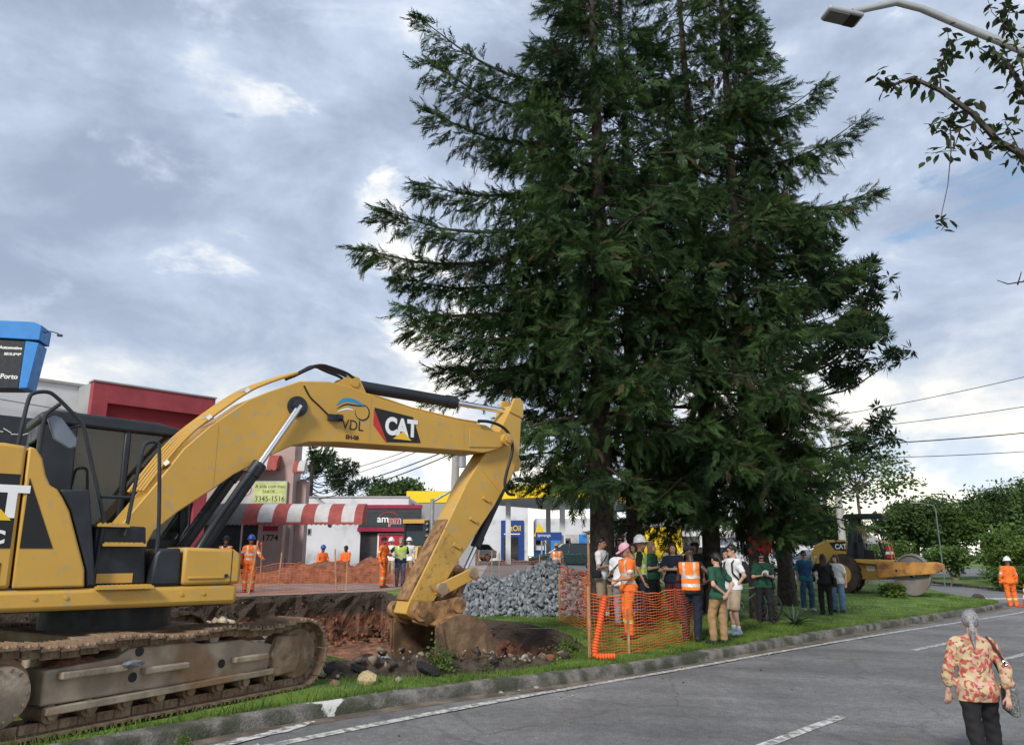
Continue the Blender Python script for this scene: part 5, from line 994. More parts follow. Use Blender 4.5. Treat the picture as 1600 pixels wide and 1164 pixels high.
# canonical head, hand and hair pieces
def head_canon():
    f=Field((-.12,-.15,-.2),(.12,.14,.15),.008); e=un([f.ell((0,.012,.03),(.076,.095,.10)),f.ell((0,-.028,-.05),(.057,.068,.068)),f.cap((0,.02,-.06),(0,.035,-.19),.052,.056)],.03)
    e=smin(e,f.cap((0,-.098,.012),(0,-.115,-.026),.009,.014),.012)
    for s in (-1,1): e=smin(e,f.ell((s*.078,.012,-.005),(.013,.022,.033)),.008); e=smax(e,-f.ell((s*.031,-.106,.012),(.019,.02,.013)),.01)
    e=smin(e,f.cap((-.018,-.088,-.062),(.018,-.088,-.062),.010,.010),.01)
    V,Q=f.mesh(e); c=V[Q].mean(1); mi=np.zeros(len(Q),int)
    for s in (-1,1): mi[(abs(c[:,0]-s*.031)<.016)&(abs(c[:,2]-.012)<.009)&(c[:,1]<-.07)]=1
    mi[(abs(c[:,0])<.024)&(abs(c[:,2]+.062)<.009)&(c[:,1]<-.08)]=2
    return V,Q,mi
def hand_canon():
    f=Field((-.06,-.07,-.20),(.07,.04,.03),.0065); e=f.cap((0,0,.0),(0,0,-.075),.03,.036,.45)
    for i,(x,L) in enumerate(((-.028,.062),(-.010,.074),(.010,.07),(.028,.055))):
        a=np.array([x,0,-.085]); b=a+np.array([x*.08,-.012,-L*.5]); c=b+np.array([0,-.03,-L*.4]); e=smin(e,smin(f.cap(a,b,.0095,.009),f.cap(b,c,.009,.0075),.004),.005)
    e=smin(e,smin(f.cap((.028,-.005,-.03),(.05,-.022,-.062),.012,.0105),f.cap((.05,-.022,-.062),(.054,-.036,-.092),.0105,.008),.004),.008); return f.mesh(e)
HEAD=head_canon(); HAND=hand_canon()
def hair_canon(style):
    f=Field((-.17,-.16,-.5 if style in('long','pony') else -.2),(.17,.24,.19),.011); sk=f.ell((0,.016,.036),(.092,.110,.112)); cut=-(f.Y*.62+(f.Z-.03)*.78+.022)
    e=smax(sk,cut,.012); e=smax(e,-(f.Z+.075+.5*np.minimum(0,f.Y)),.012)
    if style=='long':
        c=un([f.cap((x,.045,.0),(x*1.15,.06,-.26),.052,.036) for x in (-.055,0,.055)],.03); e=smin(e,c,.03)
        for s in (-1,1): e=smin(e,f.cap((s*.08,-.01,.02),(s*.085,.0,-.18),.024,.018),.02)
    if style=='pony': e=smin(e,f.ell((0,.12,.01),(.03,.03,.03)),.02); e=smin(e,un([f.cap((0,.125,.01),(.005,.165,-.09),.026,.034),f.cap((.005,.165,-.09),(0,.15,-.27),.034,.012)],.02),.015)
    return f.mesh(e)
HAIRS={}
def dome(mb,r,h,c,sy=1.12,n=22,mi=0,rings=7):
    V=[];F=[]
    for i in range(rings):
        a=math.pi/2*i/(rings-1)*.98
        for j in range(n): t=2*math.pi*j/n; V.append((c[0]+r*math.cos(a)*math.cos(t),c[1]+r*sy*math.cos(a)*math.sin(t),c[2]+h*math.sin(a)))
    for i in range(rings-1):
        for j in range(n): F.append((i*n+j,i*n+(j+1)%n,(i+1)*n+(j+1)%n,(i+1)*n+j))
    F.append(tuple((rings-1)*n+j for j in range(n))); mb.add(V,F,mi)
def cloth(name,col,var=.12,**k): return M('cloth_'+name,col,.85,var=var,scale=9,bump=.35,bscale=14,**k)
SK={'light':M('skin_light',(.50,.30,.22),.55,var=.06,scale=8),'tan':M('skin_tan',(.36,.19,.12),.55,var=.06,scale=8),'brown':M('skin_brown',(.16,.08,.05),.55,var=.06,scale=8),'dark':M('skin_dark',(.065,.035,.024),.5,var=.06,scale=8)}
m_eye=M('eye_dark',(.03,.02,.018),.3,var=0); m_lip=M('lip',(.33,.13,.11),.5,var=.05)
HR={'black':M('hair_black',(.012,.010,.010),.5,var=.3,scale=25),'brown':M('hair_brown',(.05,.028,.016),.5,var=.3,scale=25),'blond':M('hair_blond',(.20,.13,.07),.5,var=.3,scale=25),'grey':M('hair_grey',(.17,.17,.18),.5,var=.4,scale=30,col2=(.36,.36,.37))}
for m_ in HR.values():
    for n_ in [q for q in m_.node_tree.nodes if q.type=='TEX_NOISE']:
        mp=m_.node_tree.nodes.new('ShaderNodeMapping'); mp.inputs['Scale'].default_value=(5,5,.5); l_=n_.inputs[0].links[0]; m_.node_tree.links.new(l_.from_socket,mp.inputs[0]); m_.node_tree.links.new(mp.outputs[0],n_.inputs[0])
ORG=cloth('hivis_orange',(.78,.16,.025)); ORGV=cloth('vest_orange',(.85,.20,.03)); LIME=cloth('vest_lime',(.45,.62,.05)); SIL=M('reflective_tape',(.55,.56,.54),.35,.2,var=.06); TAPEY=M('tape_yellow',(.72,.70,.12),.5,var=.06)
GRN=cloth('dark_green',(.015,.075,.045)); NAV=cloth('navy',(.012,.017,.035)); WHT=cloth('white',(.68,.68,.70),.05); BLK=cloth('black',(.012,.012,.014)); JEAN=cloth('denim',(.045,.09,.17),.3); JEANL=cloth('light_denim',(.12,.21,.34),.25); TAN=cloth('tan',(.30,.19,.09)); KHA=cloth('khaki',(.34,.27,.19)); GRYC=cloth('grey',(.2,.2,.21)); TEAL=cloth('teal',(.02,.17,.20)); BLUV=cloth('blue_vest',(.025,.075,.19)); PNK=cloth('pink',(.62,.34,.40)); MAR=cloth('maroon',(.09,.015,.03))
SHB=M('shoe_black',(.015,.015,.016),.6,var=.15); SHW=M('shoe_white',(.55,.56,.58),.6,var=.1); SHG=M('shoe_grey_blue',(.28,.36,.42),.6,var=.15); HELW=M('helmet_white',(.75,.76,.78),.3,var=.03); HELB=M('helmet_blue',(.02,.06,.30),.3,var=.05); GLS=M('sunglass',(.008,.008,.009),.15,var=0)
ARMS={'down':((.245,.02,1.13),(.255,-.05,.88)),'hip':((.43,.07,1.17),(.20,-.05,1.03)),'fold':((.27,-.10,1.13),(-.05,-.19,1.17)),'phone':((.24,-.04,1.12),(.05,-.26,1.17)),'back':((.29,.13,1.14),(.05,.18,.97)),'pocket':((.29,.08,1.14),(.19,-.05,.93)),'fwd':((.25,-.10,1.12),(.20,-.34,1.08)),'staff':((.30,-.08,1.15),(.40,-.26,1.05)),'up':((.26,-.16,1.28),(.16,-.27,1.50)),'swing':((.26,.10,1.14),(.25,.12,.88)),'carry':((.27,.02,1.13),(.28,-.16,1.0))}
def person(label,x,y,rz,h,top,bottom,shoe,skin='tan',hair=('short','black'),sleeve='short',vest=None,hat=None,glasses=False,arms=('down','down'),shorts=False,head=(0,0),wide=1.0,lean=0,crouch=0,bag=None,tuck=False,stance=.0,tape=False,res=.021,z=None,step=0,hem=.86,cuffs=None,soft=1.0,vbands=True):
    S_=h/1.75; t=thing('person',label,'person',(x,y,tz(x,y) if z is None else z),R(rz))
    J={}; rr=random.Random(label); sway=rr.uniform(-.04,.04); tl=rr.uniform(-.02,.02); fwd=rr.choice((-1,1)); head=(head[0]+rr.uniform(-14,14),head[1]+rr.uniform(-3,8)); up=lambda p:np.array(p)+np.array([sway*math.sin(math.pi*min(1,p[2]/1.75)),-math.sin(lean)*max(0,p[2]-.95),-crouch-(1-math.cos(lean))*max(0,p[2]-.95)])
    pel=up((0,0,.95)); sh={s:up((s*.182*wide**.4,0,1.392)) for s in (-1,1)}; kn={};an={};hp={}
    for s in (-1,1):
        hp[s]=up((s*.092,0,.93)); an[s]=np.array([s*(.10+stance+.02*(s==fwd)),.02+step*s*.22-(.07 if s==fwd and not step else 0),.085]); kn[s]=(hp[s]+an[s])/2+np.array([s*.015,-.03-crouch*.75-(.045 if s==fwd else 0),.01+crouch*.1])
    el={};wr={}
    for s,a in zip((-1,1),arms):       # arms=(person's right, person's left)
        e,w=ARMS[a] if isinstance(a,str) else a; sh[s]=sh[s]+np.array([0,0,tl*s]); jx=rr.uniform(-.02,.03) if a in('down','swing','pocket') else 0; e=(e[0]+jx,e[1]+rr.uniform(-.02,.03),e[2]); w=(w[0]+jx*1.5,w[1]+(rr.uniform(-.05,.03) if a=='down' else 0),w[2]); el[s]=up((e[0]*s*wide**.4,e[1],e[2])); wr[s]=up((w[0]*s,w[1],w[2]))
    pts=np.array([pel]+list(sh.values())+list(an.values())+list(kn.values())+list(el.values())+list(wr.values())); lo=pts.min(0)-.2; hi=pts.max(0)+.2; lo[2]=0; hi[2]=max(1.56-crouch,hi[2]-.1)
    f=Field(lo,hi,res/S_); W=wide; ch=up((0,0,1.30)); wa=up((0,.0,1.10)); nk=up((0,.01,1.47)); ky=.66
    torso=un([f.cap(pel,wa,.150*W,.132*W,ky),f.cap(wa,ch,.132*W,.158*W,ky),f.cap(up((-.115*W,0,1.35)),up((.115*W,0,1.35)),.080,.080,.85),f.cap(up((0,.0,1.38)),nk,.07,.050),f.cap(nk,sh[-1],.045,.05),f.cap(nk,sh[1],.045,.05)],.05)
    torso=smin(torso,f.cap(up((-.06,.045,.92)),up((.06,.045,.92)),.095*W,.095*W),.05)
    ua={s:f.cap(sh[s],el[s],.054*W**.5,.042) for s in (-1,1)}; fa={s:f.cap(el[s],wr[s],.042,.028) for s in (-1,1)}
    th={s:f.cap(hp[s],kn[s],.090*W**.7,.060) for s in (-1,1)}; shn={s:f.cap(kn[s]+np.array([0,.008,0]),an[s],.058,.040) for s in (-1,1)}
    ft={s:un([f.cap(an[s]+np.array([0,.03,-.04]),an[s]+np.array([s*.02,-.15,-.052]),.040,.034),f.cap(an[s],an[s]+np.array([0,.02,-.03]),.042,.045)],.03) for s in (-1,1)}
    body=un([torso]+[ua[s] for s in ua]+[fa[s] for s in fa]+[th[s] for s in th]+[shn[s] for s in shn],.03)
    V,Q=f.mesh(body+.004); Vs=[V];Qs=[Q];Ms=[np.zeros(len(Q),int)];o=len(V)
    hy,hp_=R(head[0]),R(head[1]); hc=up((0,-.012,1.625)); HR_=np.array(Matrix.Rotation(hy,3,'Z')@Matrix.Rotation(hp_,3,'X')); HS=.97
    hv=HEAD[0]*HS@HR_.T+hc; Vs.append(hv);Qs.append(HEAD[1]+o);Ms.append(HEAD[2]);o+=len(hv)
    for s in (-1,1):
        d=wr[s]-el[s]; d/=np.linalg.norm(d); q=Vector((0,0,-1)).rotation_difference(Vector(d)).to_matrix(); A=HAND[0].copy(); A[:,0]*=s*-1
        hv=A@np.array(q).T*1.0+wr[s]; Vs.append(hv); fq=HAND[1] if s<0 else HAND[1][:,::-1]; Qs.append(fq+o);Ms.append(np.zeros(len(fq),int));o+=len(hv)
    link('body',npmesh('body',np.concatenate(Vs)*S_,np.concatenate(Qs),[SK[skin],m_eye,m_lip],True,np.concatenate(Ms)),t)
    def garment(name,F,mats,mfun=None):
        v,q=f.mesh(F)
        if len(q)==0: return None
        mi=None
        if mfun is not None: mi=mfun(v[q].mean(1))
        return link(name,npmesh(name,v*S_,q,mats,True,mi),t)
    # trousers, then shirt over them
    wr_=.0045*np.sin(f.Z*34+f.X*21*(1+sway*9)+f.Y*17+sway*90)+.0035*np.sin(f.Z*61-f.X*33+tl*200)+.003*np.sin(f.X*52+f.Z*19+3*np.sin(f.Z*11))
    leg=un([torso-.012]+[th[s]-.020 for s in th]+[shn[s]-.030*soft for s in shn],.025)+wr_*.8
    leg=smax(smax(leg,f.Z-(1.03-crouch),.01),(.50 if shorts else .075)-f.Z,.008)
    if shorts: leg=smax(smin(leg,un([f.cap(hp[s],kn[s],.105,.098) for s in th],.03),.03),.47-f.Z,.008)
    garment('trousers' if not shorts else 'shorts',leg,[bottom,SIL,TAPEY],(lambda c:np.where((abs(c[:,2]-.33)<.035),np.where(abs(c[:,2]-.33)<.014,1,2),0)) if tape else None)
    if step==0 or True:
        for s in ft: garment('shoe',smax(smax(ft[s],.012-f.Z,.004)-.010,f.Z-.13,.006),[shoe])
    if shorts: garment('socks',smax(smax(un([shn[s]-.007 for s in shn],.01),f.Z-.19,.006),.1-f.Z,.006),[WHT])
    zc=hem+(0.08 if tuck else 0)
    slv=[]
    for s in (-1,1):
        e_=sh[s]+(el[s]-sh[s])*(.62 if sleeve=='short' else 1); slv.append(f.cap(sh[s],e_,.060,.066 if sleeve=='short' else .058))
        if sleeve in('long','three'): 
            w_=el[s]+(wr[s]-el[s])*(.93 if sleeve=='long' else .5); slv.append(f.cap(el[s],w_,.056,.048 if sleeve=='long' else .07))
    tp=un([torso-.022]+(slv if sleeve!='none' else [])+([] if tuck else [f.cap(up((0,0,1.0)),up((0,0,.80)),.158*W,.168*W,.74)]+[th[s]-.036 for s in th]),.03)+wr_
    tp=smax(smax(tp,zc-crouch-f.Z,.008),f.Z-(nk[2]+.012),.01); 
    g=garment('shirt',tp,[top,SIL,TAPEY],(lambda c:np.where((abs(c[:,2]-1.24)<.03)&(abs(c[:,0])>.20),1,0)) if tape else None)
    if vest is not None:
        ve=smax(smax(un([torso-.040,f.cap(sh[-1]*[.6,1,1],sh[1]*[.6,1,1],.075,.075)],.03)+wr_,.93-crouch-f.Z,.008),f.Z-(nk[2]-.005),.01); ve=smax(ve,abs(f.X)-.20*W,.02); ve=smax(ve,-(f.cap(up((0,-.28,1.36)),up((0,-.10,1.52)),.05,.10)),.01)
        garment('vest',ve,[vest,SIL],None if not vbands else lambda c:np.where((abs(c[:,2]-1.03+crouch)<.027)|(abs(c[:,2]-1.18+crouch)<.027)|((abs(abs(c[:,0])-.105)<.022)&(c[:,2]>1.18-crouch)),1,0))
    # head gear
    HM=Matrix.Translation(Vector(hc*S_))@(Matrix.Rotation(hy,4,'Z')@Matrix.Rotation(hp_,4,'X'))@Matrix.Scale(S_*HS,4)
    def onhead(mb,name,mat,sm_=60): me=mb.mesh(name,mat,sm_); me.transform(HM); return link(name,me,t)
    if hair:
        st,hm=hair
        if st not in HAIRS: HAIRS[st]=hair_canon(st)
        v,q=HAIRS[st]; me=npmesh('hair',v,q,HR[hm],True); me.transform(HM); link('hair',me,t)
    if hat:
        kind,hmat=hat; mb=MB()
        if kind=='helmet':
            dome(mb,.122,.15,(0,.01,.055)); mb.lathe([(.118,0),(.145,-.012),(.15,-.018),(.118,-.008)],(0,.005,.06),24)
            mb.prism([(-.09,-.10),(.09,-.10),(.06,-.19),(-.06,-.19)],.045,.055,'z'); mb.tube([(0,-.11,.12),(0,-.04,.197),(0,.04,.205),(0,.12,.14)],.012,6); onhead(mb,'helmet',hmat)
        elif kind=='cap': dome(mb,.106,.115,(0,.014,.055),1.18); mb.prism([(-.075,-.08),(.075,-.08),(.06,-.18),(0,-.205),(-.06,-.18)],.05,.06,'z'); onhead(mb,'cap',hmat)
        else: dome(mb,.105,.12,(0,.014,.055),1.15); mb.lathe([(.10,0),(.17,-.01),(.172,-.004),(.10,.012)],(0,.01,.06),24); onhead(mb,'hat',hmat)
    if glasses:
        mb=MB()
        for s in (-1,1): mb.box((s*.034,-.104,.012),(.052,.012,.036)); mb.box((s*.078,-.045,.016),(.006,.12,.008))
        mb.box((0,-.106,.018),(.02,.008,.008)); onhead(mb,'sunglasses',GLS,0)
    t['_s']=S_; return t,S_,{k:v*S_ for k,v in (('wr_r',wr[-1]),('wr_l',wr[1]),('sh_r',sh[-1]),('sh_l',sh[1]))}
def wpos(t,p): return t.location+rotz(t.rotation_euler[2])@Vector(tuple(map(float,p)))
def held(name,mb,mat,t,p,label,cat,rz=0,sm_=40): o=mb.build(name,mat,None,sm_); o.location=wpos(t,p); o.rotation_euler=(0,0,t.rotation_euler[2]+rz); return tag(o,label,cat)
def bag(t,S_,side,mat,label,zb=.88,size=(.12,.30,.26),strap=True,name='shoulder_bag'):
    r=thing(name,label,'bag',tuple(t.location),t.rotation_euler[2]); s=side; w,d,hh=size
    mb=MB(); mb.prism([(-d/2,zb-hh/2),(d/2,zb-hh/2),(d*.44,zb+hh/2),(-d*.44,zb+hh/2)],s*.22,s*(.22+w),'x'); mb.build('pouch',mat,r,30,.03)
    if strap: mb=MB(); mb.tube([(s*.25,.0,zb+hh*.45),(s*.20,-.10,1.2),(0,-.125,1.36),(-s*.11,-.06,1.475),(-s*.09,.06,1.475),(0,.14,1.34),(s*.2,.11,1.16),(s*.25,.03,zb+hh*.45)],.012,6); mb.build('strap',mat,r)
    r.scale=[S_]*3; return r
P_=person
P_('worker in a dark brimmed hat and orange vest half hidden by the excavator',-9.0,24.8,10,1.72,NAV,NAV,SHB,'brown',('short','black'),vest=ORGV,hat=('hat',BLK))
tb,sb_,jb=P_('worker in full orange with a blue helmet holding a staff',-8.45,25.5,20,1.74,ORG,ORG,SHB,'brown',None,'long',ORGV,('helmet',HELB),arms=('down','staff'),tape=True)
mb=MB(); mb.tube([(0,0,-1.05),(-.08,0,.45)],.016,6); o=held('survey_staff',mb,M('staff_wood',(.5,.2,.08),.7,var=.1),tb,jb['wr_l'],'orange tipped wooden staff held by the blue helmeted worker','staff')
mb=MB(); mb.lathe([(0,.0),(.035,.01),(.04,.06),(.02,.1),(0,.1)],(-.08,0,.42),10); mb.build('tip',M('tip_red',(.6,.06,.03),.6),o)
P_('worker with a blue helmet crouching behind the red earth heap',-7.95,33.2,40,1.7,ORG,ORG,SHB,'brown',None,'long',None,('helmet',HELB),crouch=.42,arms=('fwd','fwd'),z=tz(-8,33)+.12)
P_('bareheaded dark worker crouching behind the red earth heap',-6.95,33.0,-30,1.7,ORG,ORG,SHB,'dark',('short','black'),'long',crouch=.40,arms=('fwd','fwd'),z=tz(-7,33)+.12)
P_('worker in plain orange overalls and dark cap talking near the pit',-4.62,28.4,65,1.75,ORG,ORG,SHB,'brown',('short','black'),'long',hat=('cap',BLK),tape=True,arms=('down','fold'))
tn,sn,jn=P_('stout man in navy with a lime vest holding a white helmet',-4.12,29.2,15,1.74,NAV,JEAN,SHB,'light',('short','grey'),vest=LIME,wide=1.18,arms=('hip','carry'))
mb=MB(); dome(mb,.13,.15,(0,0,0)); mb.lathe([(.125,0),(.155,-.012),(.125,-.01)],(0,0,0),22); held('hard_hat',mb,HELW,tn,np.array(jn['wr_l'])+[.03,-.08,-.06],'white hard hat held against the navy man\'s side','helmet')
P_('person with a white helmet standing left behind the navy man',-4.85,31.6,-10,1.72,WHT,KHA,SHW,'light',None,'short',None,('helmet',HELW))
P_('person with a white helmet and pale trousers right behind the navy man',-4.2,32.2,10,1.72,WHT,KHA,SHW,'light',None,'short',None,('helmet',HELW))
P_('worker in an orange vest and yellow cap behind the gravel heap',1.75,31.0,0,1.74,GRYC,NAV,SHB,'brown',None,'short',ORGV,('cap',TAN))
t1,s1,_=P_('man in a white tee and khaki shorts beside the thick trunk',2.02,17.85,60,1.81,WHT,KHA,SHB,'tan',('short','black'),shorts=True,arms=('phone','down')); bag(t1,s1,-1,BLK,'black bag slung on the man beside the thick trunk',.98,(.1,.22,.16))
t1,s1,_=P_('woman in a white top with black hair seen from behind',2.36,17.12,150,1.73,WHT,GRYC,SHB,'tan',('long','black'),arms=('down','phone')); bag(t1,s1,1,BLK,'small black bag of the white topped woman',.98,(.09,.2,.18))
P_('tall person in sunglasses and brown hair behind the white helmet',2.62,19.21,5,1.87,BLK,BLK,SHB,'light',('long','brown'),glasses=True)
P_('man in black with a lime vest and white helmet in the crowd',2.86,17.59,75,1.87,BLK,NAV,SHB,'tan',None,'short',LIME,('helmet',HELW),glasses=True,head=(0,-8))
tp_,sp_,jp=P_('worker in bright orange with a pink cap looking down at the fence',2.33,15.86,-72,1.81,ORG,ORG,SHB,'tan',None,'short',ORGV,('cap',PNK),tape=True,head=(0,26),arms=('carry','fwd'),lean=.06)
t1,s1,_=P_('blond woman in a dark green tee facing right',3.38,19.11,60,1.74,GRN,BLK,SHB,'light',('long','blond'),arms=('phone','down')); bag(t1,s1,1,BLK,'black handbag of the blond woman',.95,(.09,.2,.2))
P_('long haired person in a navy tee with folded arms',3.80,18.59,-25,1.77,NAV,MAR,SHB,'light',('long','brown'),arms=('fold','fold'))
P_('person in a white blouse half hidden behind the tall backpack man',5.25,19.4,-20,1.70,WHT,JEANL,SHW,'light',('long','black'),arms=('fold','down'))
P_('short haired person in a pale shirt between the trunks and the officer',5.05,21.6,15,1.76,WHT,KHA,SHB,'tan',('short','brown'),arms=('hip','down'))
P_('person in a white tee and dark cap at the back of the crowd',4.15,20.4,20,1.74,WHT,JEAN,SHB,'tan',('short','black'),hat=('cap',NAV),arms=('down','fold'))
P_('brown haired person in a grey top between the two thick trunks',2.95,19.2,-40,1.68,GRYC,JEAN,SHB,'light',('long','brown'),arms=('fold','down'))
P_('person in black standing deep in the crowd under the low foliage',4.73,20.58,-10,1.75,BLK,BLK,SHB,'tan',('short','black'),arms=('fold','down'))
P_('dark skinned man in a sleeveless orange vest and black cap',3.59,16.07,165,1.83,BLK,NAV,SHB,'dark',None,'none',ORGV,('cap',BLK),arms=('hip','fwd'),lean=.10,head=(20,10))
P_('officer in a white shirt and sunglasses under the low branches',6.04,23.52,0,1.82,WHT,NAV,SHB,'light',('short','black'),glasses=True)
P_('woman in a green tee and tan trousers with hands behind her back',4.04,15.70,215,1.73,GRN,TAN,SHB,'light',('pony','black'),arms=('back','back'))
tw,sw,_=P_('tall man in a white tee and khaki shorts wearing a backpack',4.83,17.32,-68,1.89,WHT,KHA,SHG,'light',('short','black'),shorts=True,glasses=True,arms=('down','pocket'))
r=thing('backpack','black backpack on the tall man in white','backpack',tuple(tw.location),tw.rotation_euler[2]); mb=MB(); mb.prism([(.125,.98),(.30,1.0),(.31,1.3),(.24,1.42),(.125,1.43)],-.15,.15,'x'); mb.build('pack',BLK,r,30,.04)
for s in (-1,1): mb=MB(); mb.tube([(s*.11,.15,1.4),(s*.115,.0,1.485),(s*.12,-.12,1.38),(s*.14,-.13,1.2),(s*.16,.02,1.05),(s*.12,.15,1.02)],.018,6); mb.build('strap',BLK,r)
r.scale=[sw]*3
tg,sg,jg=P_('woman in a green printed tee with long black hair using a phone',6.25,19.84,-6,1.70,GRN,BLK,SHB,'light',('long','black'),glasses=True,arms=('phone','phone'),head=(0,22),wide=1.1,stance=.03); bag(tg,sg,1,BLK,'black bag at the hip of the phone using woman',.9,(.08,.16,.16))
mb=MB(); mb.box((0,0,0),(.075,.012,.15),Matrix.Rotation(-.7,3,'X')); held('mobile_phone',mb,GLS,tg,(0,-.33*sg,1.16*sg),'dark mobile phone in the green shirted woman\'s hands','phone')
mb=MB(); mb.prism([(-.05,1.12),(.12,1.10),(.13,1.24),(.05,1.27),(-.02,1.22)],-.152,-.147,'y'); mb.build('shirt_print',WHT,tg,0)
P_('bald man in navy with crossed arms and sunglasses',9.35,26.6,62,1.74,NAV,BLK,SHB,'tan',None,glasses=True,arms=('fold','fold'),lean=-.05)
t1,s1,_=P_('man in teal with a blue waistcoat and jeans',8.7,23.6,2,1.72,TEAL,JEAN,SHW,'light',('short','black'),vest=BLUV,vbands=False,glasses=True,wide=1.1,arms=('down','down')); bag(t1,s1,1,BLK,'small dark bag of the man in teal',.92,(.08,.14,.16))
tbk,sbk,jbk=P_('woman in black with brown hair raising a phone',8.92,22.7,165,1.66,BLK,BLK,SHB,'light',('long','brown'),'long',arms=('down','up')); bag(tbk,sbk,-1,BLK,'large black shoulder bag of the woman in black',.93,(.11,.32,.28))
mb=MB(); mb.box((0,0,.06),(.075,.012,.14)); held('mobile_phone',mb,HELW,tbk,np.array(jbk['wr_l'])+[0,-.05,.06],'pale mobile phone raised by the woman in black','phone')
P_('woman in a white tee and flared light jeans',9.6,23.5,-50,1.64,WHT,JEANL,SHB,'light',('long','brown'),arms=('fwd','down'),soft=1.6)
P_('worker in orange overalls and white helmet near the cone',18.1,28.9,165,1.76,ORG,ORG,SHB,'brown',None,'long',None,('helmet',HELW),tape=True,z=-.2)
# the woman walking away in the foreground
def floral():
    m=bpy.data.materials.new('cloth_floral'); m.use_nodes=True; nt=m.node_tree;N=nt.nodes;L=nt.links;b=N['Principled BSDF']; b.inputs['Roughness'].default_value=.75; tc=N.new('ShaderNodeTexCoord')
    nz=N.new('ShaderNodeTexNoise'); nz.inputs['Scale'].default_value=9; nz.inputs['Detail'].default_value=4; L.new(tc.outputs['Object'],nz.inputs[0])
    ad=N.new('ShaderNodeMix'); ad.data_type='VECTOR'; ad.inputs[0].default_value=.12; L.new(tc.outputs['Object'],ad.inputs[4]); L.new(nz.outputs[1],ad.inputs[5])
    vo=N.new('ShaderNodeTexVoronoi'); vo.inputs['Scale'].default_value=34; L.new(ad.outputs[1],vo.inputs[0])
    sp=N.new('ShaderNodeSeparateColor'); L.new(vo.outputs['Color'],sp.inputs[0]); cr=N.new('ShaderNodeValToRGB'); cr.color_ramp.interpolation='CONSTANT'; e=cr.color_ramp.elements
    e[0].position=0; e[0].color=(.50,.39,.23,1); e[1].position=.36; e[1].color=(.42,.05,.045,1)
    for p,c in ((.56,(.52,.17,.15,1)),(.66,(.54,.44,.28,1)),(.74,(.36,.04,.04,1)),(.80,(.52,.29,.29,1)),(.88,(.20,.05,.04,1)),(.94,(.25,.22,.08,1))): q=e.new(p); q.color=c
    L.new(sp.outputs[0],cr.inputs[0]); d=N.new('ShaderNodeMapRange'); d.inputs[1].default_value=.15; d.inputs[2].default_value=.55; d.inputs[3].default_value=0; d.inputs[4].default_value=.15; L.new(vo.outputs['Distance'],d.inputs[0])
    x=N.new('ShaderNodeMix'); x.data_type='RGBA'; L.new(d.outputs[0],x.inputs[0]); L.new(cr.outputs[0],x.inputs[6]); x.inputs[7].default_value=(.48,.37,.22,1); L.new(x.outputs[2],b.inputs['Base Color']); return m
twm,swm,jwm=P_('grey haired woman in a floral blouse walking away in the foreground',4.68,8.2,168,1.57,floral(),BLK,SHB,'light',('pony','grey'),'three',wide=1.08,res=.012,arms=('swing','down'),z=float(RZ(4.68,8.2)),step=.6,hem=.80,head=(-6,4))
r=thing('shoulder_bag','grey patterned bag carried by the woman in the floral blouse','bag',tuple(twm.location),twm.rotation_euler[2]); r.scale=[swm]*3
m_bagp=M('bag_pattern',(.10,.11,.11),.6,var=.6,scale=60,col2=(.22,.23,.22)); mb=MB(); mb.prism([(-.16,.70),(.14,.66),(.16,.96),(-.13,.98)],-.33,-.245,'x'); mb.build('pouch',m_bagp,r,30,.02)
mb=MB(); mb.tube([(-.285,.02,.97),(-.27,.10,1.1),(-.225,.135,1.25),(-.155,.11,1.40),(-.12,.04,1.475),(-.125,-.07,1.44),(-.22,-.13,1.2),(-.285,-.04,.97)],.014,6); mb.build('strap',M('strap_brown',(.05,.025,.02),.6,var=.1),r); mb=MB(); mb.lathe([(.02,-.004),(.028,0),(.02,.004)],(-.235,.15,1.22),14,Matrix.Rotation(R(90),3,'X')); mb.build('buckle',m_chrome,r)
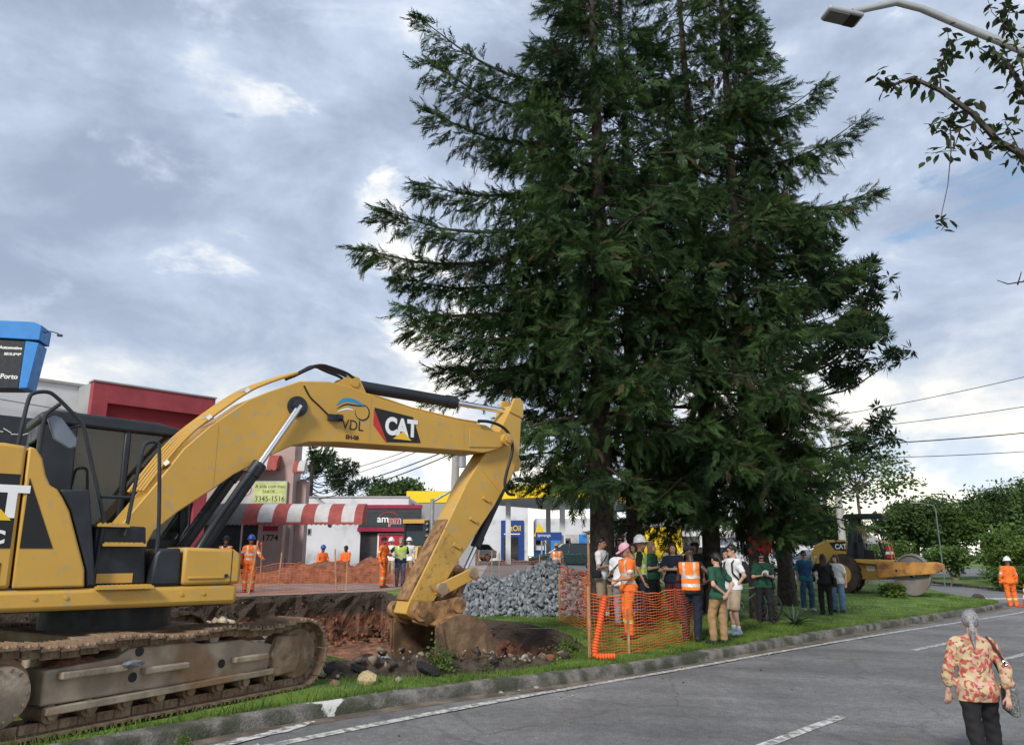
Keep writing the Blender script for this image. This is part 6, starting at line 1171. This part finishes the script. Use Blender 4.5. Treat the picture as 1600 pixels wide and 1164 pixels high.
# ================================================================ SMALL THINGS
m_net=M('orange_net',(.80,.17,.03),.6,var=.1); m_wood=M('stake_wood',(.36,.21,.11),.85,var=.2,scale=6)
def net(label,pts,hgt,cell=(.075,.05),sag=.06,zoff=.02,stakes=(),lean=0):
    """orange safety mesh: real strands, with its stakes as parts"""
    rr=random.Random(len(label)); t=thing('safety_net',label,'net fence',(pts[0][0],pts[0][1],tz(*pts[0])),group='orange safety nets')
    P2=dense(pts,cell[0]); n=len(P2); rows=int(hgt/cell[1]); o=np.array([pts[0][0],pts[0][1],tz(*pts[0])]); G=np.zeros((rows+1,n,3)); D=[]
    for i,(x,y) in enumerate(P2):
        a=Vector(P2[max(0,i-1)]);b=Vector(P2[min(n-1,i+1)]);d=(b-a).normalized(); w=.05*math.sin(i*.35)+.03*math.sin(i*.9+1); u=i/(n-1)
        for r_ in range(rows+1):
            q=r_/rows; sg=sag*math.sin(math.pi*u*3)**2*q; G[r_,i]=np.array([x-d.y*w*q,y+d.x*w*q+lean*q,tz(x,y)+zoff+hgt*q-sg+.01*math.sin(i*1.3+r_)])-o
        D.append((d.x,d.y))
    V=[];F=[]
    def band(A,B_,wv): k=len(V); V.extend([A-wv,A+wv,B_+wv,B_-wv]); F.append((k,k+1,k+2,k+3))
    for r_ in range(rows+1):
        for i in range(n-1): band(G[r_,i],G[r_,i+1],np.array([0,0,(.0055 if cell[0]<.1 else .004) if r_ not in(0,rows) else .009]))
    for i in range(n):
        hv=np.array([D[i][0],D[i][1],0])*.0035
        for r_ in range(rows): band(G[r_,i],G[r_+1,i],hv)
    me=npmesh('mesh_strands',np.array(V),np.array(F),m_net if cell[0]<.1 else M('orange_net_faded',(.55,.16,.06),.7,var=.15)); tag(link('mesh_strands',me,t),kind='stuff')
    for (x,y,h,lx) in stakes: mb=MB(); mb.box((x-o[0]+lx*h*.5,y-o[1]+.03,tz(x,y)-o[2]+h/2-.1),(.045,.035,h+.2),Matrix.Rotation(lx,3,'Y')); mb.build('stake',m_wood,t,0,.004)
    return t
net('near orange net wrapping the front of the crowd',[(1.3,13.6),(2.3,14.45),(3.5,15.9),(3.75,16.5)],1.02,stakes=((1.3,13.6,1.15,0),(2.05,14.2,.75,.0),(3.7,16.35,.85,0)))
net('orange net standing before the right side of the gravel heap',[(1.05,17.6),(1.5,16.2),(1.3,13.65)],1.15,stakes=((1.6,16.5,1.9,0),(1.05,17.6,1.0,0)))
net('orange net along the far edge of the pit',[(-8.9,24.0),(-7.9,24.3),(-6.0,26.0),(-4.8,27.4),(-3.6,28.9)],.85,(.12,.08),.25,stakes=((-8.0,24.2,1.6,.1),(-5.75,26.1,1.35,-.08),(-5.5,26.4,1.0,.0)))
net('far orange net in front of the red earth heap',[(-12.5,30.2),(-9,30.6),(-5.2,31.2),(-2.2,33.5)],.78,(.14,.09),.3,stakes=((-9,30.6,1.2,.05),(-5.2,31.2,1.1,0)))
net('distant orange net panel left of the dark green car',[(-.6,37),(1.2,37.6)],.9,(.16,.1),.1,stakes=((-.6,37,1.2,0),(1.2,37.6,1.2,.1)))
net('distant orange net panel nearer the traffic cone',[(-1.6,35.2),(-.9,35.4)],1.1,(.16,.1),.1,stakes=((-1.6,35.2,1.3,.1),(-.9,35.4,1.3,0)))
# corrugated drain hose
t=thing('drain_pipe','orange corrugated plastic pipe bent into an L beside the kerb','pipe',(1.35,13.4,tz(1.35,13.4))); mb=MB(); pts=chaikin([(.22,.1,1.0),(.14,.06,.65),(.02,0,.12),(.05,-.02,.06),(.32,.02,.06)],3); P3=[]; 
for a,b in zip(pts[:-1],pts[1:]): P3.append(a)
def chk3(p,it):
    for _ in range(it):
        q=[p[0]]
        for a,b in zip(p[:-1],p[1:]): q+=[tuple(.75*np.array(a)+.25*np.array(b)),tuple(.25*np.array(a)+.75*np.array(b))]
        p=q+[p[-1]]
    return p
pp=np.array(chk3([(.22,.1,1.0),(.12,.05,.6),(.0,0,.10),(.06,-.02,.055),(.34,.02,.06)],3)); s=np.r_[0,np.cumsum(np.linalg.norm(np.diff(pp,axis=0),axis=1))]; q=np.linspace(0,s[-1],110); pr=np.stack([np.interp(q,s,pp[:,k]) for k in range(3)],1)
mb=MB(); mb.tube([tuple(p) for p in pr],[.048+.009*math.sin(i*1.57) for i in range(len(pr))],12); mb.build('hose',M('pipe_orange',(.80,.12,.03),.5,var=.06),t,60); mb=MB(); mb.cyl(tuple(pr[-1]),tuple(pr[-1]+np.array([.012,0,0])),.05,n=12); mb.build('end_cap',M('pipe_inside',(.3,.05,.02),.6),t)
# cones
def cone(label,x,y,z,h=.72):
    t=thing('traffic_cone',label,'traffic cone',(x,y,z),group='traffic cones'); s=h/.72; mb=MB(); mb.b2((-.19*s,-.19*s,0),(.19*s,.19*s,.04*s)); b=mb.build('base',M('cone_orange',(.75,.10,.03),.5,var=.08),t,0,.01)
    mb=MB(); mb.lathe([(.14*s,.04*s),(.035*s,.72*s),(0,.72*s)],(0,0,0),20); mb.build('body',MATS['cone_orange'],t)
    for z0,z1 in ((.26,.38),(.5,.58)):
        r_=lambda z:(.14+(.035-.14)*(z-.04)/.68)*s+.003; mb=MB(); mb.lathe([(r_(z0),z0*s),(r_(z1),z1*s)],(0,0,0),20); mb.build('white_band',HELW,t)
cone('red and white cone beside the worker at the road corner',18.38,28.55,float(RZ(18.38,28.55)),.8); cone('small orange cone near the gravel heap behind the stick',.75,35.5,tz(.7,35.5),.7)
# --- heaps
def rock_mesh(seed,mat,sub=1,j=.25):
    bm=bmesh.new(); bmesh.ops.create_icosphere(bm,subdivisions=sub,radius=1); r=random.Random(seed)
    for v in bm.verts: v.co*=1+r.uniform(-j,j); v.co.z*=.8
    me=bpy.data.meshes.new('rock'); bm.to_mesh(me); bm.free(); me.materials.append(mat); return me
def rock_arrays(k=6,sub=0,j=.35):
    out=[]
    for s in range(k):
        bm=bmesh.new(); r=random.Random(s)
        for q in range(11): d=Vector((r.gauss(0,1),r.gauss(0,1),r.gauss(0,1))).normalized()*r.uniform(.8,1.15); bm.verts.new((d.x,d.y*.8,d.z*.65))
        hull=bmesh.ops.convex_hull(bm,input=bm.verts[:]); bmesh.ops.delete(bm,geom=[v for v in bm.verts if not v.link_faces],context='VERTS'); bmesh.ops.triangulate(bm,faces=bm.faces[:]); bm.verts.index_update()
        out.append((np.array([v.co[:] for v in bm.verts]),np.array([[v.index for v in f.verts] for f in bm.faces]))); bm.free()
    return out
RA=rock_arrays()
def rocks(name,P_,S_,mat,label,cat,seed,mats=None):
    g=np.random.default_rng(seed); P_=np.array(P_);S_=np.array(S_); Vs=[];Fs=[];o=0;pk=g.integers(0,len(RA),len(P_))
    for k in range(len(RA)):
        m=pk==k
        if not m.any(): continue
        v,f=scatter(*RA[k],P_[m],g.normal(0,1,(m.sum(),3)),S_[m],g.uniform(0,6.28,m.sum())); Vs.append(v);Fs.append(f+o);o+=len(v)
    F=np.concatenate(Fs); mi=None
    if mats: mi=np.concatenate([np.repeat(g.integers(0,len(mats),(pk==k).sum()),len(RA[k][1])) for k in range(len(RA)) if (pk==k).any()])
    return tag(link(name,npmesh(name,np.concatenate(Vs),F,mats or mat,False,mi)),label,cat,kind='stuff')
mg=[M('gravel_grey_%d'%k,c,.85,var=.15,scale=5) for k,c in enumerate(((.145,.165,.185),(.20,.22,.24),(.10,.115,.13),(.25,.27,.285)))]
def heap(cs):
    def z(x,y): return max(0,max(h*max(0,1-math.hypot((x-cx)/rx,(y-cy)/ry))**.85 for cx,cy,rx,ry,h in cs))
    return z
hz=heap([(.95,20.6,2.6,2.2,1.28),(-.6,20.4,1.9,1.8,.85),(1.7,20.1,1.5,1.8,1.02)]); g=np.random.default_rng(3); PP=[];SS=[]
while len(PP)<7500:
    x=g.uniform(-2.4,3.6); y=g.uniform(18.2,22.6); zz=hz(x,y)
    if zz>.03: PP.append((x,y,tz(x,y)+zz-g.uniform(0,.12))); SS.append(.035+.085*g.random()**1.8)
gh=rocks('gravel_heap',PP,SS,None,'heap of blue grey crushed stone on the grass','gravel',3,mg)
# core under the stones so no daylight shows
def mound(name,cs,mat,label,cat,noise_=.08,res=.16,kind=None,par=None):
    z=heap(cs); x0=min(c[0]-c[2] for c in cs)-.2;x1=max(c[0]+c[2] for c in cs)+.2;y0=min(c[1]-c[3] for c in cs)-.2;y1=max(c[1]+c[3] for c in cs)+.2
    xs=np.arange(x0,x1,res);ys=np.arange(y0,y1,res); V=[];
    for y in ys:
        for x in xs: h=z(x,y); V.append((x,y,tz(x,y)-.06+ (h+noise_*float(vnoise(x,y,4,7))*min(1,h*4)+noise_*.6*random.uniform(-1,1)*min(1,h*4) if h>0 else 0)))
    n=len(xs); F=[(j*n+i,j*n+i+1,(j+1)*n+i+1,(j+1)*n+i) for j in range(len(ys)-1) for i in range(n-1)]; F=[f for f in F if max(V[k][2]-tz(V[k][0],V[k][1]) for k in f)>-.055]
    me=npmesh(name,np.array(V),np.array(F),mat,True); o=link(name,me,par); return tag(o,label,cat,kind=kind) if label else o
mound('core',[(.95,20.6,2.5,2.1,1.14),(-.6,20.4,1.8,1.7,.73),(1.7,20.1,1.4,1.7,.88)],mg[2],None,None,par=gh)['kind']='stuff'
m_redearth=M('red_clay',(.20,.07,.04),.95,var=.35,scale=4,bump=1.5,bscale=12,col2=(.29,.11,.065))
mound('earth_heap',[(-7.6,32.0,3.6,1.1,.95),(-5.3,32.3,2.2,1.2,1.2),(-3.0,33.4,2.0,1.2,1.0),(-10.0,31.8,1.8,.9,.5)],m_redearth,'long heap of red earth behind the far orange net','earth heap',.12)
mound('earth_heap',[(-1.7,11.95,1.3,.6,.24),(-.6,12.35,1.1,.55,.22),(-2.6,11.6,.8,.55,.2),(.2,13.0,.8,.45,.16)],M('dark_rubble',(.06,.042,.033),.95,var=.5,scale=7,bump=1.5,bscale=25),'dark broken earth pushed up around the excavator bucket','earth heap',.13,.09)
ms=[M('rubble_%d'%k,c,.9,var=.2,scale=8) for k,c in enumerate(((.20,.16,.12),(.11,.08,.06),(.30,.26,.21),(.06,.045,.04)))]
PP=[];SS=[]
for _ in range(130):
    x=g.uniform(-3.0,1.0); y=11.75+.62*(x+1.7)+g.normal(0,.25); PP.append((x,y,tz(x,y)+.06+max(0,heap([(-1.7,11.95,1.3,.6,.24),(-.6,12.35,1.1,.55,.22)])(x,y))*.95)); SS.append(.018+.09*g.random()**2.5)
rocks('rubble',PP,SS,None,'scattered broken stone and clods along the pit edge','rubble',5,ms)
PP=[];SS=[]
for _ in range(260): a=g.uniform(0,6.28);q=g.random()**.6; PP.append((-5.05+1.1*q*math.cos(a),14.0+.55*q*math.sin(a),.12+.45*(1-q)+g.uniform(-.05,.05))); SS.append(g.uniform(.05,.13))
rocks('limestone_spoil',PP,SS,None,'heap of pale limestone chunks beyond the excavator track','rubble',6,[M('limestone_%d'%k,c,.9,var=.15,scale=6) for k,c in enumerate(((.42,.35,.25),(.33,.26,.18),(.5,.44,.34)))])
PP=[];SS=[]
for _ in range(120): x=g.normal(-2.9,.35);y=g.normal(20.5,.6); PP.append((x,y,-.92+.1*g.random())); SS.append(g.uniform(.05,.11))
rocks('pit_stones',PP,SS,None,'pale crushed stone spilled on the pit floor','gravel',7,[mg[1],mg[3]])
for x,y,z,s,c,lb in ((-1.95,11.05,.06,.17,(.42,.33,.19),'large tan boulder on the grass before the bucket'),(-2.35,10.85,.03,.09,(.20,.12,.08),'brown stone left of the tan boulder'),(.62,13.15,.07,.10,(.22,.10,.05),'rust brown clod sitting on the kerb'),(-1.55,11.2,.03,.06,(.3,.26,.2),'small grey stone right of the tan boulder'),(.9,12.35,-.16,.07,(.20,.09,.05),'brown clod lying in the gutter'),(-.15,11.35,-.17,.05,(.36,.32,.27),'pale stone by the edge line'),(-.05,11.1,-.17,.045,(.22,.17,.13),'small brown stone on the asphalt'),(.1,11.55,-.17,.035,(.36,.32,.27),'tiny pale pebble in the gutter'),(.35,11.75,-.165,.05,(.42,.38,.31),'white pebble beside the edge line'),(.75,11.5,-.17,.035,(.2,.1,.06),'reddish pebble beyond the edge line'),(18.6,31.9,.0,.28,(.06,.05,.045),'dark lump on the median corner by the drum')):
    o=link('stone',rock_mesh(int(x*100)&255,M('stone_%s'%lb[:14].replace(' ','_'),c,.9,var=.25,scale=6,bump=.6,bscale=20),2,.14)); o.location=(x,y,z); o.scale=[s,s*.85,s*.85]; o.rotation_euler=(0,0,x*7); tag(o,lb,'stone',group='loose stones')
for x,y,sx,rz in ((-2.5,11.35,.22,.6),(-2.15,11.55,.17,1.0),(-1.2,11.6,.19,-.3)):
    o=link('asphalt_slab',rock_mesh(int(abs(x)*50),M('broken_asphalt',(.018,.018,.02),.8,var=.3,scale=9,bump=.8),2,.2)); o.location=(x,y,.12); o.scale=(sx,.11,.07); o.rotation_euler=(.3,.35,rz); tag(o,{-2.5:'black broken asphalt slab nearest the track',-2.15:'black broken asphalt slab left of the bucket',-1.2:'black broken asphalt slab under the bucket'}[x],'slab',group='broken asphalt slabs')
o=link('stone',rock_mesh(9,M('stone_on_frame',(.16,.17,.18),.8,var=.2,scale=8),2,.15)); o.location=(-3.93,8.45,.60); o.scale=(.13,.07,.05); o.rotation_euler=(0,0,.9); tag(o,'flat grey stone lying on the excavator track frame','stone')
PP=[];SS=[]
for _ in range(260):
    x=g.uniform(-3,14); y=g.uniform(7.5,26); s_=float(S(x,y))
    if -6<s_<-.1 and g.random()<math.exp(s_*.55)+.12: PP.append((x,y,float(RZ(x,y))+.004)); SS.append(g.uniform(.008,.028))
rocks('road_grit',PP,SS,None,'small grit and clods scattered over the asphalt','grit',8,ms)
PP=[];SS=[]
for q in range(900):
    i=g.integers(0,len(PIT)); x,y=PIT[i]; far=float(S(x,y))>4; d=math.hypot(-4.2-x,18-y); a=abs(g.normal(0,.55))+.08; x+=(-4.2-x)/d*a; y+=(18-y)/d*a
    PP.append((x+g.normal(0,.1),y+g.normal(0,.1),-.93+max(0,.45-a*.6)*g.random())); SS.append(.02+.11*g.random()**2)
for q in range(1500):
    i=g.integers(0,len(PIT)); x,y=PIT[i]; d=math.hypot(-4.2-x,18-y); u=g.random(); far=float(S(x,y))>4; a=(.06+.12*u)*(1 if far else 1+1.3*u)+.02; z0=tz(x,y); PP.append((x+(-4.2-x)/d*a+g.normal(0,.08),y+(18-y)/d*a+g.normal(0,.08),z0-.05+(-.9-z0)*u)); SS.append(.02+.07*g.random()**2)
rocks('soil_clods',PP,SS,None,'crumbled soil clods at the foot of the pit walls','earth',15,[m_soil,M('clod_dark',(.07,.045,.032),.95,var=.4,scale=8),M('clod_red',(.20,.085,.05),.95,var=.4,scale=8)])
# --- tree cloth, string line, bicycle, agave
t=thing('red_cloth','red cloth tied round the cypress trunk','cloth',(6.45,20.6,tz(6.4,20.6))); 
V=[];F=[];n=22
for r_ in range(9):
    for i in range(n): a=math.pi*1.15+math.pi*.72*i/(n-1); rr=.325+.02*math.sin(a*7+r_)+.015*random.uniform(-1,1); V.append((rr*math.cos(a),rr*math.sin(a),1.62+.44*r_/8+.015*math.sin(a*5)))
for r_ in range(8):
    for i in range(n-1): F.append((r_*n+i,r_*n+i+1,(r_+1)*n+i+1,(r_+1)*n+i))
mb=MB(); mb.add(V,F); mb.build('wrap',M('red_fabric',(.55,.02,.03),.8,var=.2,scale=10),t,60)
wire('thin string line stretched across the pit',(-9,16.2,.35),(1.5,14.5,.42),.06,.006,'string lines')
def bicycle():
    t=thing('bicycle','dark green bicycle standing behind the woman using a phone','bicycle',(5.85,20.0,tz(5.8,20.0)),R(-20)); r=.34
    for x in (-.52,.52):
        mb=MB(); mb.lathe([(r-.02,-.018),(r,-.012),(r,.012),(r-.02,.018),(r-.028,0),(r-.02,-.018)],(x,0,r),32,Matrix.Rotation(R(90),3,'X')); w=mb.build('wheel',m_black,t); mb=MB(); mb.lathe([(r-.045,-.01),(r-.028,-.01),(r-.028,.01),(r-.045,.01),(r-.045,-.01)],(x,0,r),32,Matrix.Rotation(R(90),3,'X')); mb.build('rim',m_black,w)
        for k in range(14): a=k/14*6.283; mb=MB(); mb.cyl((x,.02*(-1)**k,r),(x+(r-.04)*math.cos(a),0,r+(r-.04)*math.sin(a)),.0016,n=4); mb.build('spoke',m_grey,w)
    gp=M('bike_green',(.02,.09,.07),.35,var=.05); mb=MB()
    for a,b in (((-.16,0,.34),(.36,0,.74)),((-.16,0,.34),(-.26,0,.80)),((-.24,0,.74),(.35,0,.80)),((-.16,0,.34),(-.52,0,.34)),((-.25,0,.74),(-.52,0,.34))): mb.cyl(a,b,.018,n=8)
    mb.build('frame',gp,t); mb=MB(); mb.tube([(.34,0,.92),(.37,0,.72),(.52,0,.34)],.017,8); mb.build('fork',gp,t); mb=MB(); mb.tube([(.28,-.30,.99),(.34,-.12,.97),(.34,.12,.97),(.28,.30,.99)],.013,8); mb.build('handlebar',m_black,t)
    mb=MB(); mb.prism([(-.42,.88),(-.14,.90),(-.16,.93),(-.40,.95)],-.07,.07,'y'); s_=mb.build('saddle',m_black,t,30,.02); mb=MB(); mb.cyl((-.27,0,.79),(-.28,0,.89),.014,n=8); mb.build('seat_post',m_grey,s_); mb=MB(); mb.lathe([(.09,-.004),(.10,0),(.09,.004)],(-.16,-.03,.34),18,Matrix.Rotation(R(90),3,'X')); mb.tube([(-.16,-.04,.34),(-.10,-.05,.2)],.01,6); mb.tube([(-.16,.04,.34),(-.22,.05,.48)],.01,6); mb.build('crank',m_grey,t)
bicycle()
def agave(label,x,y,s,n,seed):
    rr=random.Random(seed); t=thing('agave_plant',label,'plant',(x,y,tz(x,y))); m=M('agave_green',(.05,.085,.05),.6,var=.25,scale=5)
    for k in range(n):
        a=rr.uniform(0,6.28); e=rr.uniform(.25,1.25); L=s*rr.uniform(.7,1.05); mb=MB(); V=[];w=.035*s/.5
        for i in range(6):
            q=i/5; el_=e-.5*q*(1.3-e); ww=w*(1.05-q)*(.7+q if q<.3 else 1); p=Vector((math.cos(a)*math.cos(el_)*L*q,math.sin(a)*math.cos(el_)*L*q,math.sin(el_)*L*q)); sd=Vector((-math.sin(a),math.cos(a),0))*ww; V+=[p-sd,p-Vector((0,0,.012)),p+sd]
        mb.add(V,[f for i in range(5) for f in ((3*i,3*i+3,3*i+4,3*i+1),(3*i+1,3*i+4,3*i+5,3*i+2))]); mb.build('leaf',m,t,60)
agave('spiky agave rosette on the grass right of the phone using woman',6.9,19.6,.62,34,3)
t=thing('sapling','thin forked bare sapling beside the bald man','plant',(8.35,25.6,tz(8.3,25.6))); mb=MB(); mb.tube([(0,0,0),(-.05,0,.5),(-.22,0,.95)],[.035,.03,.015],6); mb.tube([(-.05,0,.5),(.12,0,.9),(.2,0,1.2)],[.025,.018,.01],6); mb.build('stem',m_bark2,t)
v,f=scatter(*LEAF,g.normal(0,.16,(60,3))+np.array([-.05,0,1.15]),g.normal(0,1,(60,3)),g.uniform(.12,.2,60)); link('leaves',npmesh('leaves',v,f,m_leafA),t)
for x,y,s,lb in ((-1.02,11.85,.24,'leafy green clod hanging at the bucket lip'),(-.35,12.0,.2,'green weed clump right of the bucket'),(1.0,14.2,.34,'weed clump at the right end of the pit'),(-3.2,8.1,.10,'small weed growing in the gutter')):
    t=thing('weed',lb,'plant',(x,y,tz(x,y)+(.12 if s>.2 and x<.5 else -.1)),group='weeds by the pit'); v,f=scatter(*LEAF,np.abs(g.normal(0,1,(70,3)))*np.array([.0,.0,s*.5])+g.normal(0,s*.35,(70,3))*np.array([1,1,.3]),g.normal(0,1,(70,3))+np.array([0,0,1.2]),g.uniform(.25,.5,70)*s); link('leaves',npmesh('leaves',v,f,m_leafC),t)
# --- grass blades
def point_in(poly,X,Y):
    ins=np.zeros(len(X),bool); n=len(poly)
    for i in range(n):
        x1,y1=poly[i];x2,y2=poly[(i+1)%n]; c=((y1>Y)!=(y2>Y)); xi=(x2-x1)*(Y-y1)/(y2-y1+1e-12)+x1; ins^=c&(X<xi)
    return ins
def grass():
    g=np.random.default_rng(12); Vs=[];Fs=[];o=0
    ke=dense(KS[4:60],.02); kx=np.array(ke).repeat(2,0); kx=kx+g.normal(0,.05,kx.shape)+np.array([-.70,.70])*.21
    for (n,x0,x1,y0,y1,h0,h1) in (('kerb',0,0,0,0,.05,.13),(26000,-9,3,2,14,.035,.085),(60000,-3,9,11,20,.03,.075),(50000,4,20,17,34,.03,.08)):
        if n=='kerb': X,Y=kx[:,0],kx[:,1]; n=len(X); k=np.ones(n,bool)
        else: X=g.uniform(x0,x1,n);Y=g.uniform(y0,y1,n); k=point_in(med,X,Y)
        if 0<y1<15: k&=(S(X,Y)<2.2)
        k&=~((np.hypot((X+4.3)/3.2,(Y-9.7)/3.0)<.75)&(S(X,Y)>1.0)); pn=vnoise(X,Y,1.1,9); k&=(g.random(n)<.55+.45*pn)|(S(X,Y)<1.5)
        X=X[k];Y=Y[k];m=len(X); a=g.uniform(0,6.28,m);h=g.uniform(h0,h1,m)*(1+.35*pn[k]);w=g.uniform(.005,.010,m); ln=g.normal(0,.4,(m,2))*h[:,None]; Z=T(X,Y)-.005
        A=np.stack([X-np.cos(a)*w,Y-np.sin(a)*w,Z],1);B_=np.stack([X+np.cos(a)*w,Y+np.sin(a)*w,Z],1);C_=np.stack([X+ln[:,0],Y+ln[:,1],Z+h],1); Vs.append(np.stack([A,B_,C_],1).reshape(-1,3)); Fs.append(np.arange(m*3).reshape(-1,3)+o);o+=m*3
    m_bl=leafmat('grass_blade',(.085,.16,.022),(.16,.25,.045),.3); tag(link('grass',npmesh('grass',np.concatenate(Vs),np.concatenate(Fs),m_bl)),'short green grass covering the median','grass',kind='stuff')
grass()
